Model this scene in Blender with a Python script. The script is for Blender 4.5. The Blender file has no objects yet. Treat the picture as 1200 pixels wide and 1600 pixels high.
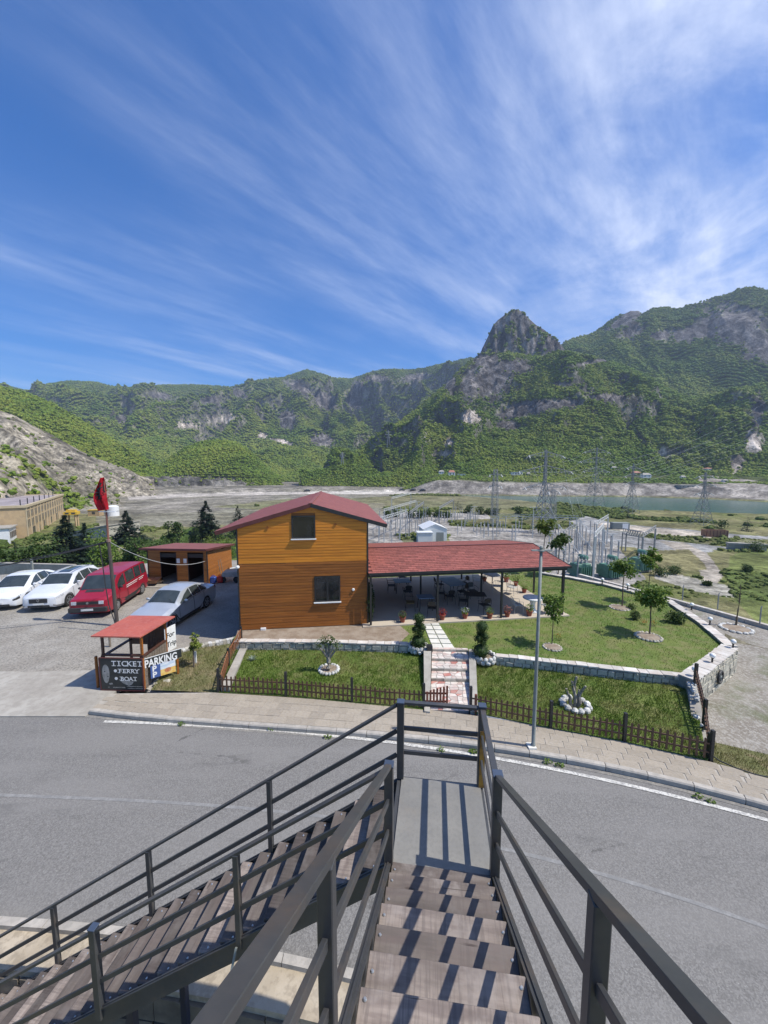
import bpy, bmesh, math, random
import numpy as np
from mathutils import Vector, Matrix
random.seed(7)
rng = np.random.default_rng(11)
SC = bpy.context.scene
COL = SC.collection
PI = math.pi
R = math.radians
# ------------------------------------------------------------------ camera, sky, sun, exposure
CAM_Z = 6.7
PITCH = math.atan(0.1)
SP, CP = math.sin(PITCH), math.cos(PITCH)
cam_d = bpy.data.cameras.new('camera')
cam = bpy.data.objects.new('camera', cam_d)
COL.objects.link(cam)
cam.location = (0, 0, CAM_Z)
cam.rotation_euler = (PI / 2 - PITCH, 0, 0)
cam_d.sensor_fit = 'HORIZONTAL'
cam_d.sensor_width = 36
cam_d.lens = 18
cam_d.clip_start = 0.05
cam_d.clip_end = 30000
SC.camera = cam
SUN_EL = R(56)
SUN_DIR = Vector((math.cos(SUN_EL) * math.cos(R(-12)), math.cos(SUN_EL) * math.sin(R(-12)), math.sin(SUN_EL)))
sun_d = bpy.data.lights.new('sun', 'SUN')
sun_d.energy = 4.1
sun_d.angle = R(0.53)
sun_d.color = (1.0, 0.955, 0.88)
sun = bpy.data.objects.new('sun', sun_d)
COL.objects.link(sun)
sun.location = (30, -10, 60)
sun.rotation_euler = (-SUN_DIR).to_track_quat('-Z', 'Y').to_euler()
SC.view_settings.view_transform = 'Standard'
SC.view_settings.look = 'None'
SC.view_settings.gamma = 1
SC.view_settings.exposure = 0.45
SC.view_settings.use_curve_mapping = False
SC.cycles.max_bounces = 6
SC.cycles.diffuse_bounces = 3
SC.cycles.transparent_max_bounces = 8
SC.cycles.volume_bounces = 0
SC.cycles.caustics_reflective = False
SC.cycles.caustics_refractive = False
class NT:
 """small helper for node trees"""
 def __init__(s, tree):
  s.t = tree
  s.n = tree.nodes
  s.l = tree.links
 def new(s, kind, **kw):
  n = s.n.new(kind)
  for k, v in kw.items():
   setattr(n, k, v)
  return n
 def link(s, a, b):
  s.l.new(a, b)
 def val(s, sock, v):
  if hasattr(v, 'is_linked') or isinstance(v, bpy.types.NodeSocket):
   s.l.new(v, sock)
  else:
   sock.default_value = v
 def math(s, op, a, b=0.0, c=0.0, clamp=False):
  n = s.new('ShaderNodeMath', operation=op)
  n.use_clamp = clamp
  s.val(n.inputs[0], a)
  s.val(n.inputs[1], b)
  if op in ('MULTIPLY_ADD', 'SMOOTH_MIN', 'WRAP', 'COMPARE'):
   s.val(n.inputs[2], c)
  return n.outputs[0]
 def vmath(s, op, a, b=(0, 0, 0)):
  n = s.new('ShaderNodeVectorMath', operation=op)
  s.val(n.inputs[0], a)
  s.val(n.inputs[1], b)
  return n.outputs[0]
 def ramp(s, v, lo, hi, a=0.0, b=1.0, smooth=True):
  n = s.new('ShaderNodeMapRange')
  n.interpolation_type = 'SMOOTHSTEP' if smooth else 'LINEAR'
  s.val(n.inputs[0], v)
  s.val(n.inputs[1], lo)
  s.val(n.inputs[2], hi)
  s.val(n.inputs[3], a)
  s.val(n.inputs[4], b)
  return n.outputs[0]
 def noise(s, vec, scale, detail=4.0, rough=0.55, dist=0.0):
  n = s.new('ShaderNodeTexNoise')
  s.val(n.inputs['Vector'], vec)
  n.inputs['Scale'].default_value = scale
  n.inputs['Detail'].default_value = detail
  n.inputs['Roughness'].default_value = rough
  n.inputs['Distortion'].default_value = dist
  return n.outputs['Fac']
 def voro(s, vec, scale, feature='F1', out='Distance', rand=1.0):
  n = s.new('ShaderNodeTexVoronoi', feature=feature)
  s.val(n.inputs['Vector'], vec)
  n.inputs['Scale'].default_value = scale
  n.inputs['Randomness'].default_value = rand
  return n.outputs[out]
 def mix(s, f, a, b, mode='MIX'):
  n = s.new('ShaderNodeMix', data_type='RGBA', blend_type=mode)
  s.val(n.inputs[0], f)
  s.val(n.inputs[6], a if not isinstance(a, tuple) else (*a[:3], 1))
  s.val(n.inputs[7], b if not isinstance(b, tuple) else (*b[:3], 1))
  return n.outputs[2]
 def mapping(s, vec, scale=(1, 1, 1), rot=(0, 0, 0), loc=(0, 0, 0)):
  n = s.new('ShaderNodeMapping')
  s.val(n.inputs[0], vec)
  n.inputs['Location'].default_value = loc
  n.inputs['Rotation'].default_value = rot
  n.inputs['Scale'].default_value = scale
  return n.outputs[0]
world = bpy.data.worlds.new('World')
SC.world = world
world.use_nodes = True
w = NT(world.node_tree)
w.n.clear()
sky = w.new('ShaderNodeTexSky', sky_type='NISHITA')
sky.sun_disc = False
sky.sun_elevation = SUN_EL
sky.sun_rotation = math.atan2(SUN_DIR.x, SUN_DIR.y)
sky.altitude = 200
sky.air_density = 1.0
sky.dust_density = 0.25
sky.ozone_density = 3.0
hs = w.new('ShaderNodeHueSaturation')
hs.inputs['Saturation'].default_value = 1.55
hs.inputs['Value'].default_value = 1.0
w.link(sky.outputs[0], hs.inputs['Color'])
tc = w.new('ShaderNodeTexCoord').outputs['Generated']
sep = w.new('ShaderNodeSeparateXYZ')
w.link(tc, sep.inputs[0])
zc = w.math('MAXIMUM', sep.outputs[2], 0.03)
zc = w.math('ADD', zc, 0.05)
cu = w.math('DIVIDE', sep.outputs[0], zc)
cv = w.math('DIVIDE', sep.outputs[1], zc)
comb = w.new('ShaderNodeCombineXYZ')
w.link(cu, comb.inputs[0])
w.link(cv, comb.inputs[1])
plane = comb.outputs[0]
# rotate so that local x runs along the streaks (towards 41 degrees right of the view)
st = w.mapping(plane, rot=(0, 0, R(-49)))
warp = w.new('ShaderNodeTexNoise')
w.link(st, warp.inputs['Vector'])
warp.inputs['Scale'].default_value = 0.35
warp.inputs['Detail'].default_value = 3
wv = w.vmath('SUBTRACT', warp.outputs['Color'], (0.5, 0.5, 0.5))
wsc = w.new('ShaderNodeVectorMath', operation='SCALE')
w.link(wv, wsc.inputs[0])
wsc.inputs[3].default_value = 0.45
st2 = w.vmath('ADD', st, wsc.outputs[0])
band = w.noise(w.mapping(st2, scale=(0.16, 0.75, 1), loc=(3.1, 0.35, 0)), 1.0, 3, 0.5)
fib = w.noise(w.mapping(st2, scale=(0.50, 2.0, 1), loc=(1.7, 4.2, 0)), 1.0, 9, 0.66)
fine = w.noise(w.mapping(st2, scale=(3.0, 8.0, 1), rot=(0, 0, R(16))), 1.0, 6, 0.65)
soft = w.noise(w.mapping(plane, loc=(5.0, 2.0, 0)), 1.1, 9, 0.66, 0.5)
bandm = w.ramp(band, 0.42, 0.64)
fibm = w.ramp(fib, 0.40, 0.72)
c1 = w.math('MULTIPLY', bandm, w.math('MULTIPLY_ADD', fibm, 0.8, 0.15))
c1 = w.math('MULTIPLY', c1, w.math('MULTIPLY_ADD', fine, 0.9, 0.40))
# the veil of thicker cirrus to the right
hyp = w.math('SQRT', w.math('ADD', w.math('MULTIPLY', sep.outputs[0], sep.outputs[0]), w.math('MULTIPLY', sep.outputs[1], sep.outputs[1])))
rightm = w.ramp(w.math('DIVIDE', sep.outputs[0], w.math('MAXIMUM', hyp, 0.001)), 0.12, 0.70)
rightm = w.math('MULTIPLY', rightm, w.ramp(sep.outputs[2], 0.12, 0.34, 0.15, 1.0))
veil = w.math('MULTIPLY', rightm, w.ramp(soft, 0.34, 0.68, 0.12, 1.0))
veil = w.math('MULTIPLY', veil, w.math('MULTIPLY_ADD', fib, 0.85, 0.42))
lowm = w.ramp(sep.outputs[2], 0.02, 0.34, 0.55, 0.0)
thin = w.math('MULTIPLY', lowm, w.ramp(fib, 0.35, 0.7))
cl = w.math('ADD', w.math('MULTIPLY', c1, 0.60), w.math('MULTIPLY', veil, 0.95))
cl = w.math('ADD', cl, w.math('MULTIPLY', thin, 0.40), clamp=True)
tint = w.mix(1.0, hs.outputs['Color'], (0.65, 0.86, 1.09), 'MULTIPLY')
cloudcol = w.mix(cl, tint, (5.9, 6.5, 8.1))
bg = w.new('ShaderNodeBackground')
bg.inputs['Strength'].default_value = 0.11
w.link(cloudcol, bg.inputs['Color'])
wo = w.new('ShaderNodeOutputWorld')
w.link(bg.outputs[0], wo.inputs['Surface'])
# ------------------------------------------------------------------ geometry helpers
FPX = 600.0
def ray(px, py):
 v = -(py - 800)
 return (px - 600.0, FPX * CP + v * SP, v * CP - FPX * SP)
def at(px, py, z=0.0):
 """world point on the level z that the photograph shows at (px, py)"""
 x, f, u = ray(px, py)
 k = (z - CAM_Z) / u
 return Vector((x * k, f * k, z))
def at_y(px, py, y):
 x, f, u = ray(px, py)
 k = y / f
 return Vector((x * k, y, CAM_Z + u * k))
def on_plane(px, py, p0, d):
 """(distance along d, height) where the sight line meets the upright plane through p0 along d"""
 x, f, u = ray(px, py)
 n = (-d[1], d[0])
 k = (p0[0] * n[0] + p0[1] * n[1]) / (x * n[0] + f * n[1])
 return ((x * k - p0[0]) * d[0] + (f * k - p0[1]) * d[1], CAM_Z + u * k)
def top_z(px, py, base):
 """height of the point shown at row py that stands over base"""
 x, f, u = ray(px, py)
 return CAM_Z + u * base[1] / f
WM = {}
class MB:
 def __init__(s):
  s.v = []
  s.f = []
  s.m = []
  s.M = Matrix.Identity(4)
  s.cur = 0
 def add(s, vs, fs):
  o = len(s.v)
  M = s.M
  s.v += [tuple(M @ Vector(p)) for p in vs]
  s.f += [tuple(i + o for i in f) for f in fs]
  s.m += [s.cur] * len(fs)
  return s
 def box(s, x0, y0, z0, x1, y1, z1):
  return s.add([(x0, y0, z0), (x1, y0, z0), (x1, y1, z0), (x0, y1, z0),
      (x0, y0, z1), (x1, y0, z1), (x1, y1, z1), (x0, y1, z1)],
      [(3, 2, 1, 0), (4, 5, 6, 7), (0, 1, 5, 4), (1, 2, 6, 5), (2, 3, 7, 6), (3, 0, 4, 7)])
 def cbox(s, c, sx, sy, sz, rz=0.0):
  """box on its base centre c"""
  M = Matrix.Translation(Vector(c)) @ Matrix.Rotation(rz, 4, 'Z')
  o = s.M
  s.M = o @ M
  s.box(-sx / 2, -sy / 2, 0, sx / 2, sy / 2, sz)
  s.M = o
  return s
 def bar(s, a, b, wd, ht, up=(0, 0, 1)):
  """rectangular bar from a to b, ht along up, wd across"""
  a, b, up = Vector(a), Vector(b), Vector(up)
  d = (b - a).normalized()
  r = d.cross(up)
  if r.length < 1e-5:
   r = d.cross(Vector((1, 0, 0)))
  r.normalize()
  u = r.cross(d).normalized()
  vs = []
  for p in (a, b):
   for i, j in ((-1, -1), (1, -1), (1, 1), (-1, 1)):
    vs.append(tuple(p + r * (wd / 2 * i) + u * (ht / 2 * j)))
  return s.add(vs, [(0, 1, 2, 3), (7, 6, 5, 4), (0, 4, 5, 1), (1, 5, 6, 2), (2, 6, 7, 3), (3, 7, 4, 0)])
 def tube(s, pts, rad, n=6, cap=True):
  pts = [Vector(p) for p in pts]
  rs = rad if isinstance(rad, (list, tuple)) else [rad] * len(pts)
  vs, fs = [], []
  ref = None
  for i, p in enumerate(pts):
   d = (pts[min(i + 1, len(pts) - 1)] - pts[max(i - 1, 0)])
   if d.length < 1e-9:
    d = Vector((0, 0, 1))
   d.normalize()
   if ref is None:
    ref = Vector((1, 0, 0)) if abs(d.x) < 0.8 else Vector((0, 1, 0))
   a = d.cross(ref).normalized()
   b = d.cross(a).normalized()
   ref = -(d.cross(a))
   ref = b.cross(d) if False else ref
   a2 = d.cross(Vector((0, 0, 1)))
   if a2.length > 0.05:
    a = a2.normalized()
    b = d.cross(a).normalized()
   for k in range(n):
    t = 2 * PI * k / n
    vs.append(tuple(p + a * (rs[i] * math.cos(t)) + b * (rs[i] * math.sin(t))))
  for i in range(len(pts) - 1):
   for k in range(n):
    k2 = (k + 1) % n
    fs.append((i * n + k, i * n + k2, (i + 1) * n + k2, (i + 1) * n + k))
  if cap:
   fs.append(tuple(range(n - 1, -1, -1)))
   fs.append(tuple((len(pts) - 1) * n + k for k in range(n)))
  return s.add(vs, fs)
 def lathe(s, prof, c=(0, 0, 0), n=12):
  vs, fs = [], []
  for r, z in prof:
   for k in range(n):
    t = 2 * PI * k / n
    vs.append((c[0] + r * math.cos(t), c[1] + r * math.sin(t), c[2] + z))
  for i in range(len(prof) - 1):
   for k in range(n):
    k2 = (k + 1) % n
    fs.append((i * n + k, i * n + k2, (i + 1) * n + k2, (i + 1) * n + k))
  fs.append(tuple(range(n - 1, -1, -1)))
  fs.append(tuple((len(prof) - 1) * n + k for k in range(n)))
  return s.add(vs, fs)
 def prism(s, poly, z0, z1):
  """upright prism over a plan polygon (x, y)"""
  n = len(poly)
  a = sum(poly[i][0] * poly[(i + 1) % n][1] - poly[(i + 1) % n][0] * poly[i][1] for i in range(n))
  if a < 0:
   poly = poly[::-1]
  vs = [(p[0], p[1], z0) for p in poly] + [(p[0], p[1], z1) for p in poly]
  fs = [tuple(range(n - 1, -1, -1)), tuple(range(n, 2 * n))]
  fs += [(i, (i + 1) % n, n + (i + 1) % n, n + i) for i in range(n)]
  return s.add(vs, fs)
 def quad(s, a, b, c, d):
  return s.add([tuple(a), tuple(b), tuple(c), tuple(d)], [(0, 1, 2, 3)])
 def ball(s, c, rx, ry=None, rz=None, nu=10, nv=6, jit=0.0):
  ry = rx if ry is None else ry
  rz = rx if rz is None else rz
  vs = [(c[0], c[1], c[2] - rz)]
  for i in range(1, nv):
   p = PI * i / nv
   for k in range(nu):
    t = 2 * PI * k / nu
    j = 1 + random.uniform(-jit, jit)
    vs.append((c[0] + rx * j * math.sin(p) * math.cos(t), c[1] + ry * j * math.sin(p) * math.sin(t), c[2] - rz * j * math.cos(p)))
  vs.append((c[0], c[1], c[2] + rz))
  fs = [(0, 1 + (k + 1) % nu, 1 + k) for k in range(nu)]
  for i in range(nv - 2):
   for k in range(nu):
    k2 = (k + 1) % nu
    a = 1 + i * nu
    fs.append((a + k, a + k2, a + nu + k2, a + nu + k))
  a = 1 + (nv - 2) * nu
  fs += [(a + k, a + (k + 1) % nu, len(vs) - 1) for k in range(nu)]
  return s.add(vs, fs)
 def build(s, name, mats, parent=None, smooth=False, kind=None, bevel=0.0):
  me = bpy.data.meshes.new(name)
  vs = s.v
  if parent is not None:
   inv = WM[parent.name].inverted()
   vs = [tuple(inv @ Vector(p)) for p in vs]
  me.from_pydata(vs, [], s.f)
  if not isinstance(mats, (list, tuple)):
   mats = [mats]
  for m in mats:
   me.materials.append(m)
  if len(mats) > 1:
   me.polygons.foreach_set('material_index', s.m)
  if smooth:
   me.polygons.foreach_set('use_smooth', [True] * len(me.polygons))
  me.update()
  o = bpy.data.objects.new(name, me)
  COL.objects.link(o)
  if parent is not None:
   o.parent = parent
   WM[o.name] = WM[parent.name].copy()
  else:
   WM[o.name] = Matrix.Identity(4)
  if kind:
   o['kind'] = kind
  if bevel:
   bv = o.modifiers.new('bevel', 'BEVEL')
   bv.width = bevel
   bv.segments = 1
   bv.limit_method = 'ANGLE'
  return o
def tag(o, label=None, cat=None, group=None):
 if label:
  o['label'] = label
 if cat:
  o['category'] = cat
 if group:
  o['group'] = group
 return o
def thing(name, label, cat, loc=(0, 0, 0), rz=0.0, group=None):
 o = bpy.data.objects.new(name, None)
 o.empty_display_size = 0.2
 COL.objects.link(o)
 o.location = loc
 o.rotation_euler = (0, 0, rz)
 WM[o.name] = Matrix.Translation(Vector(loc)) @ Matrix.Rotation(rz, 4, 'Z')
 return tag(o, label, cat, group)
def local(o):
 """a builder that works in the local axes of thing o"""
 b = MB()
 b.M = WM[o.name].copy()
 return b
def dup(o, loc, rz=None, label=None, scale=None, parent=None):
 c = o.copy()
 COL.objects.link(c)
 if parent is not None:
  c.parent = parent
 else:
  if loc is not None:
   c.location = loc
  if rz is not None:
   c.rotation_euler = (0, 0, rz)
  if scale is not None:
   c.scale = (scale, scale, scale) if not isinstance(scale, tuple) else scale
  if label:
   c['label'] = label
 for ch in list(o.children):
  dup(ch, None, parent=c)
 return c
def shared(name, src, M, parent):
 """another piece with the mesh of src, placed by the world matrix M"""
 o = bpy.data.objects.new(name, src.data)
 COL.objects.link(o)
 o.parent = parent
 o.matrix_local = (WM[parent.name].inverted() @ M) if parent is not None else M
 return o
# ------------------------------------------------------------------ materials
MATS = {}
def mat(name, c1, c2=None, scale=3.0, detail=5, rough=0.8, bump=0.0, bscale=None, stretch=(1, 1, 1), metal=0.0,
  lo=0.35, hi=0.65, c3=None, s3=20.0, f3=0.3, coord='Object', per=0.0, spec=0.5, bdist=0.01, dirt=None, trans=0.0):
 m = bpy.data.materials.new(name)
 m.use_nodes = True
 t = NT(m.node_tree)
 bs = t.n['Principled BSDF']
 bs.inputs['Roughness'].default_value = rough
 bs.inputs['Metallic'].default_value = metal
 bs.inputs['Specular IOR Level'].default_value = spec
 vec = t.mapping(t.new('ShaderNodeTexCoord').outputs[coord], scale=stretch)
 if c2 is None:
  c2 = tuple(x * 0.8 for x in c1)
 oi = t.new('ShaderNodeObjectInfo')
 if per:
  off = t.new('ShaderNodeVectorMath', operation='SCALE')
  off.inputs[0].default_value = (37.0, 17.0, 53.0)
  t.link(oi.outputs['Random'], off.inputs[3])
  vec = t.vmath('ADD', vec, off.outputs[0])
 n1 = t.noise(vec, scale, detail, 0.6)
 col = t.mix(t.ramp(n1, lo, hi), c1, c2)
 if c3 is not None:
  n2 = t.noise(vec, s3, 3, 0.6)
  col = t.mix(t.math('MULTIPLY', t.ramp(n2, 0.45, 0.62), f3), col, c3)
 if dirt is not None:
  dc, ds, df = dirt
  n3 = t.noise(t.new('ShaderNodeTexCoord').outputs[coord], ds, 6, 0.62)
  col = t.mix(t.math('MULTIPLY', t.ramp(n3, 0.48, 0.70), df), col, dc)
 if per:
  g = t.new('ShaderNodeHueSaturation')
  t.link(col, g.inputs['Color'])
  t.val(g.inputs['Value'], t.ramp(oi.outputs['Random'], 0.0, 1.0, 1 - per, 1 + per, smooth=False))
  col = g.outputs['Color']
 t.link(col, bs.inputs['Base Color'])
 if bump:
  b = t.new('ShaderNodeBump')
  b.inputs['Strength'].default_value = bump
  b.inputs['Distance'].default_value = bdist
  t.link(t.noise(vec, bscale or scale * 4, 4, 0.6), b.inputs['Height'])
  t.link(b.outputs[0], bs.inputs['Normal'])
 if trans:
  bs.inputs['Transmission Weight'].default_value = 0
 MATS[name] = m
 return m
def paint(name, c, rough=0.35, metal=0.0, coat=0.0):
 m = mat(name, c, tuple(x * 0.93 for x in c), scale=2.0, rough=rough, metal=metal)
 if coat:
  m.node_tree.nodes['Principled BSDF'].inputs['Coat Weight'].default_value = coat
 return m
def leafmat(name, c1, c2, c3, scale=1.5, rough=0.55):
 m = mat(name, c1, c2, scale=scale, detail=3, rough=rough, c3=c3, s3=9.0, f3=0.6, spec=0.3)
 t = NT(m.node_tree)
 bs = t.n['Principled BSDF']
 col = bs.inputs['Base Color'].links[0].from_socket
 tr = t.new('ShaderNodeBsdfTranslucent')
 t.link(col, tr.inputs['Color'])
 mx = t.new('ShaderNodeMixShader')
 mx.inputs[0].default_value = 0.28
 t.link(bs.outputs[0], mx.inputs[1])
 t.link(tr.outputs[0], mx.inputs[2])
 t.link(mx.outputs[0], t.n['Material Output'].inputs['Surface'])
 return m
M_steel = mat('charcoal_painted_steel', (0.047, 0.049, 0.052), (0.060, 0.062, 0.064), scale=3, rough=0.42, bump=0.05,
    c3=(0.10, 0.095, 0.09), s3=35, f3=0.10, dirt=((0.13, 0.09, 0.06), 3.1, 0.38))
M_plate = mat('platform_plate', (0.185, 0.18, 0.165), (0.235, 0.225, 0.20), scale=1.3, rough=0.6, bump=0.1,
    bscale=60, dirt=((0.23, 0.20, 0.16), 2.1, 0.45), c3=(0.14, 0.135, 0.125), s3=28, f3=0.25, coord='Object')
M_rustpaint = mat('rusty_yellow_primer', (0.36, 0.20, 0.03), (0.22, 0.11, 0.02), scale=8, rough=0.7, dirt=((0.05, 0.03, 0.02), 7, 0.7))
M_cap = mat('blue_grey_cap', (0.055, 0.075, 0.115), (0.045, 0.06, 0.09), rough=0.4)
M_black = mat('black_metal', (0.018, 0.018, 0.020), (0.028, 0.027, 0.027), rough=0.5)
M_bolt = mat('zinc_bolt', (0.65, 0.65, 0.66), (0.5, 0.5, 0.5), rough=0.3, metal=0.7)
M_tread = None
def treadmat(nm_='weathered_plank', q=1.0):
 m = mat(nm_, (0.28 * q, 0.232 * q, 0.198 * q), (0.16 * q, 0.13 * q, 0.110 * q), scale=2.2, detail=6, rough=0.75, stretch=(0.9, 5.0, 5.0),
   lo=0.3, hi=0.7, c3=(0.12, 0.09, 0.08), s3=3, f3=0.5, per=0.42, bump=0.35, bscale=6, bdist=0.006)
 t = NT(m.node_tree)
 bs = t.n['Principled BSDF']
 col = bs.inputs['Base Color'].links[0].from_socket
 oc = t.new('ShaderNodeTexCoord').outputs['Object']
 # saw marks across the plank and dark cracks along it
 orr = t.new('ShaderNodeObjectInfo').outputs['Random']
 oc2 = t.new('ShaderNodeVectorMath', operation='ADD')
 t.link(oc, oc2.inputs[0])
 t.link(t.math('MULTIPLY', orr, 40.0), oc2.inputs[1])
 oc = oc2.outputs[0]
 wv = t.noise(t.mapping(oc, scale=(60, 2.5, 1)), 1.0, 4, 0.7)
 col = t.mix(t.math('MULTIPLY', t.ramp(wv, 0.46, 0.60), 0.5), col, (0.11, 0.09, 0.08))
 bl = t.noise(oc, 5.0, 4, 0.6)
 col = t.mix(t.math('MULTIPLY', t.ramp(bl, 0.52, 0.68), 0.4), col, (0.34 * q, 0.30 * q, 0.27 * q))
 kn = t.voro(t.mapping(oc, scale=(1.6, 5.0, 1)), 1.3)
 col = t.mix(t.ramp(kn, 0.05, 0.10, 0.75, 0.0), col, (0.06, 0.042, 0.035))
 ck = t.noise(t.mapping(oc, scale=(1.1, 28, 12)), 1.0, 4, 0.6, 0.6)
 col = t.mix(t.ramp(ck, 0.66, 0.72), col, (0.05, 0.035, 0.03))
 t.link(col, bs.inputs['Base Color'])
 return m
M_tread = treadmat()
M_tread2 = treadmat('dark_weathered_plank', 0.50)
def asphalt(name, base, hi_c, patch):
 m = bpy.data.materials.new(name)
 m.use_nodes = True
 t = NT(m.node_tree)
 bs = t.n['Principled BSDF']
 bs.inputs['Roughness'].default_value = 0.85
 bs.inputs['Specular IOR Level'].default_value = 0.35
 oc = t.new('ShaderNodeTexCoord').outputs['Object']
 v = t.voro(oc, 52.0, out='Color')
 bw = t.new('ShaderNodeRGBToBW')
 t.link(v, bw.inputs[0])
 col = t.mix(t.ramp(bw.outputs[0], 0.25, 0.8), base, hi_c)
 sp = t.noise(oc, 36, 4, 0.75)
 col = t.mix(t.ramp(sp, 0.56, 0.70), col, tuple(x * 1.55 for x in hi_c))
 sp2 = t.noise(t.mapping(oc, loc=(4, 9, 0)), 34, 4, 0.75)
 col = t.mix(t.math('MULTIPLY', t.ramp(sp2, 0.56, 0.70), 0.8), col, tuple(x * 0.5 for x in base))
 big = t.noise(t.mapping(oc, scale=(0.25, 1.2, 1)), 0.9, 5, 0.6)
 col = t.mix(t.math('MULTIPLY', t.ramp(big, 0.42, 0.62), 0.45), col, patch)
 ed = t.voro(t.vmath('ADD', t.mapping(oc, scale=(0.5, 0.8, 1)), t.new('ShaderNodeVectorMath').outputs[0]), 0.55, 'DISTANCE_TO_EDGE')
 wn = t.noise(oc, 2.6, 5, 0.7)
 crk = t.ramp(t.math('ADD', ed, t.math('MULTIPLY', t.math('SUBTRACT', wn, 0.5), 0.12)), 0.0, 0.012, 1.0, 0.0)
 crk = t.math('MULTIPLY', crk, t.ramp(t.noise(oc, 0.35, 2), 0.52, 0.62))
 col = t.mix(t.math('MULTIPLY', crk, 0.65), col, (0.035, 0.034, 0.032))
 oil = t.noise(t.mapping(oc, scale=(0.35, 1.6, 1), loc=(7, 3, 0)), 1.3, 6, 0.65)
 col = t.mix(t.math('MULTIPLY', t.ramp(oil, 0.56, 0.72), 0.35), col, (0.075, 0.073, 0.070))
 t.link(col, bs.inputs['Base Color'])
 b = t.new('ShaderNodeBump')
 b.inputs['Strength'].default_value = 0.6
 b.inputs['Distance'].default_value = 0.006
 t.link(bw.outputs[0], b.inputs['Height'])
 t.link(b.outputs[0], bs.inputs['Normal'])
 return m
M_road = asphalt('asphalt', (0.150, 0.143, 0.132), (0.215, 0.206, 0.190), (0.225, 0.215, 0.198))
M_gravel = mat('lot_gravel', (0.26, 0.235, 0.195), (0.335, 0.31, 0.265), scale=0.8, detail=8, rough=0.95, bump=0.8, bscale=22, bdist=0.03,
    c3=(0.13, 0.12, 0.105), s3=14, f3=0.7, dirt=((0.36, 0.34, 0.30), 0.35, 0.7))
M_gravel2 = mat('rough_gravel', (0.27, 0.245, 0.205), (0.20, 0.175, 0.14), scale=1.2, detail=8, rough=0.95, bump=0.9, bscale=18, bdist=0.04,
    c3=(0.40, 0.38, 0.34), s3=12, f3=0.6, dirt=((0.095, 0.115, 0.035), 0.5, 0.75))
M_conc = mat('pale_concrete', (0.40, 0.375, 0.325), (0.33, 0.305, 0.26), scale=1.0, detail=7, rough=0.9, bump=0.3, bscale=30,
    c3=(0.22, 0.20, 0.17), s3=5, f3=0.35, dirt=((0.24, 0.215, 0.18), 0.6, 0.5))
M_nearwalk = mat('tan_concrete', (0.46, 0.39, 0.29), (0.36, 0.30, 0.215), scale=1.4, detail=8, rough=0.9, bump=0.5, bscale=25,
     c3=(0.22, 0.18, 0.13), s3=9, f3=0.5, dirt=((0.50, 0.45, 0.36), 0.9, 0.5))
M_kerb = mat('kerb_concrete', (0.43, 0.395, 0.34), (0.35, 0.32, 0.275), scale=3, detail=7, rough=0.9, bump=0.3, bscale=30, per=0.07,
    c3=(0.25, 0.235, 0.205), s3=9, f3=0.4)
M_paver = mat('paver', (0.34, 0.29, 0.222), (0.29, 0.25, 0.195), scale=5, detail=6, rough=0.9, bump=0.3, bscale=40, per=0.09,
    c3=(0.38, 0.345, 0.295), s3=7, f3=0.35)
M_sand = mat('joint_sand', (0.40, 0.365, 0.31), (0.33, 0.30, 0.25), scale=8, rough=0.95)
M_line = mat('worn_white_paint', (0.60, 0.58, 0.52), (0.40, 0.385, 0.35), scale=5, detail=8, rough=0.8, c3=(0.24, 0.235, 0.225), s3=22, f3=0.75, lo=0.45, hi=0.7)
M_lawn = mat('lawn', (0.085, 0.140, 0.018), (0.135, 0.170, 0.034), scale=0.9, detail=8, rough=0.95, bump=0.8, bscale=18, bdist=0.04,
    c3=(0.20, 0.18, 0.075), s3=2.2, f3=0.55)
M_lawn2 = mat('rough_grass', (0.115, 0.125, 0.038), (0.17, 0.155, 0.07), scale=1.2, detail=8, rough=0.95, bump=0.8, bscale=18, bdist=0.04,
    c3=(0.26, 0.20, 0.12), s3=1.6, f3=0.7)
M_stonecap = mat('pale_cap_stone', (0.50, 0.46, 0.40), (0.58, 0.55, 0.50), scale=4, rough=0.85, bump=0.3, bscale=20, per=0.16,
     c3=(0.42, 0.32, 0.26), s3=2.5, f3=0.35)
M_stone = mat('wall_stone', (0.36, 0.335, 0.28), (0.50, 0.46, 0.37), scale=5, rough=0.9, bump=0.5, bscale=16, per=0.25,
    c3=(0.24, 0.25, 0.20), s3=6, f3=0.5)
M_mortar = mat('mortar', (0.34, 0.32, 0.28), (0.26, 0.24, 0.21), scale=4, rough=0.95, bump=0.4)
M_white_stone = mat('whitewashed_stone', (0.62, 0.61, 0.57), (0.50, 0.49, 0.45), scale=8, rough=0.9, bump=0.4, per=0.12, c3=(0.28, 0.27, 0.24), s3=8, f3=0.4)
M_flagst = mat('flagstone', (0.55, 0.48, 0.42), (0.62, 0.58, 0.52), scale=3, rough=0.8, bump=0.3, per=0.18, c3=(0.45, 0.22, 0.18), s3=1.8, f3=0.4)
M_flagred = mat('red_flagstone', (0.42, 0.16, 0.13), (0.50, 0.27, 0.22), scale=3, rough=0.8, bump=0.3, per=0.15)
M_slabw = mat('white_paving_slab', (0.66, 0.64, 0.57), (0.58, 0.56, 0.49), scale=5, rough=0.85, per=0.05, bump=0.2)
def woodmat(name, c1, c2, per=0.14):
 return mat(name, c1, c2, scale=2.0, detail=6, rough=0.5, stretch=(0.6, 14, 14), lo=0.35, hi=0.65, per=per,
    c3=tuple(x * 0.5 for x in c2), s3=1.6, f3=0.25, bump=0.15, bscale=4, bdist=0.004, coord='Object')
M_wood_o = woodmat('orange_stained_board', (0.66, 0.245, 0.020), (0.53, 0.175, 0.013), per=0.10)
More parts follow.
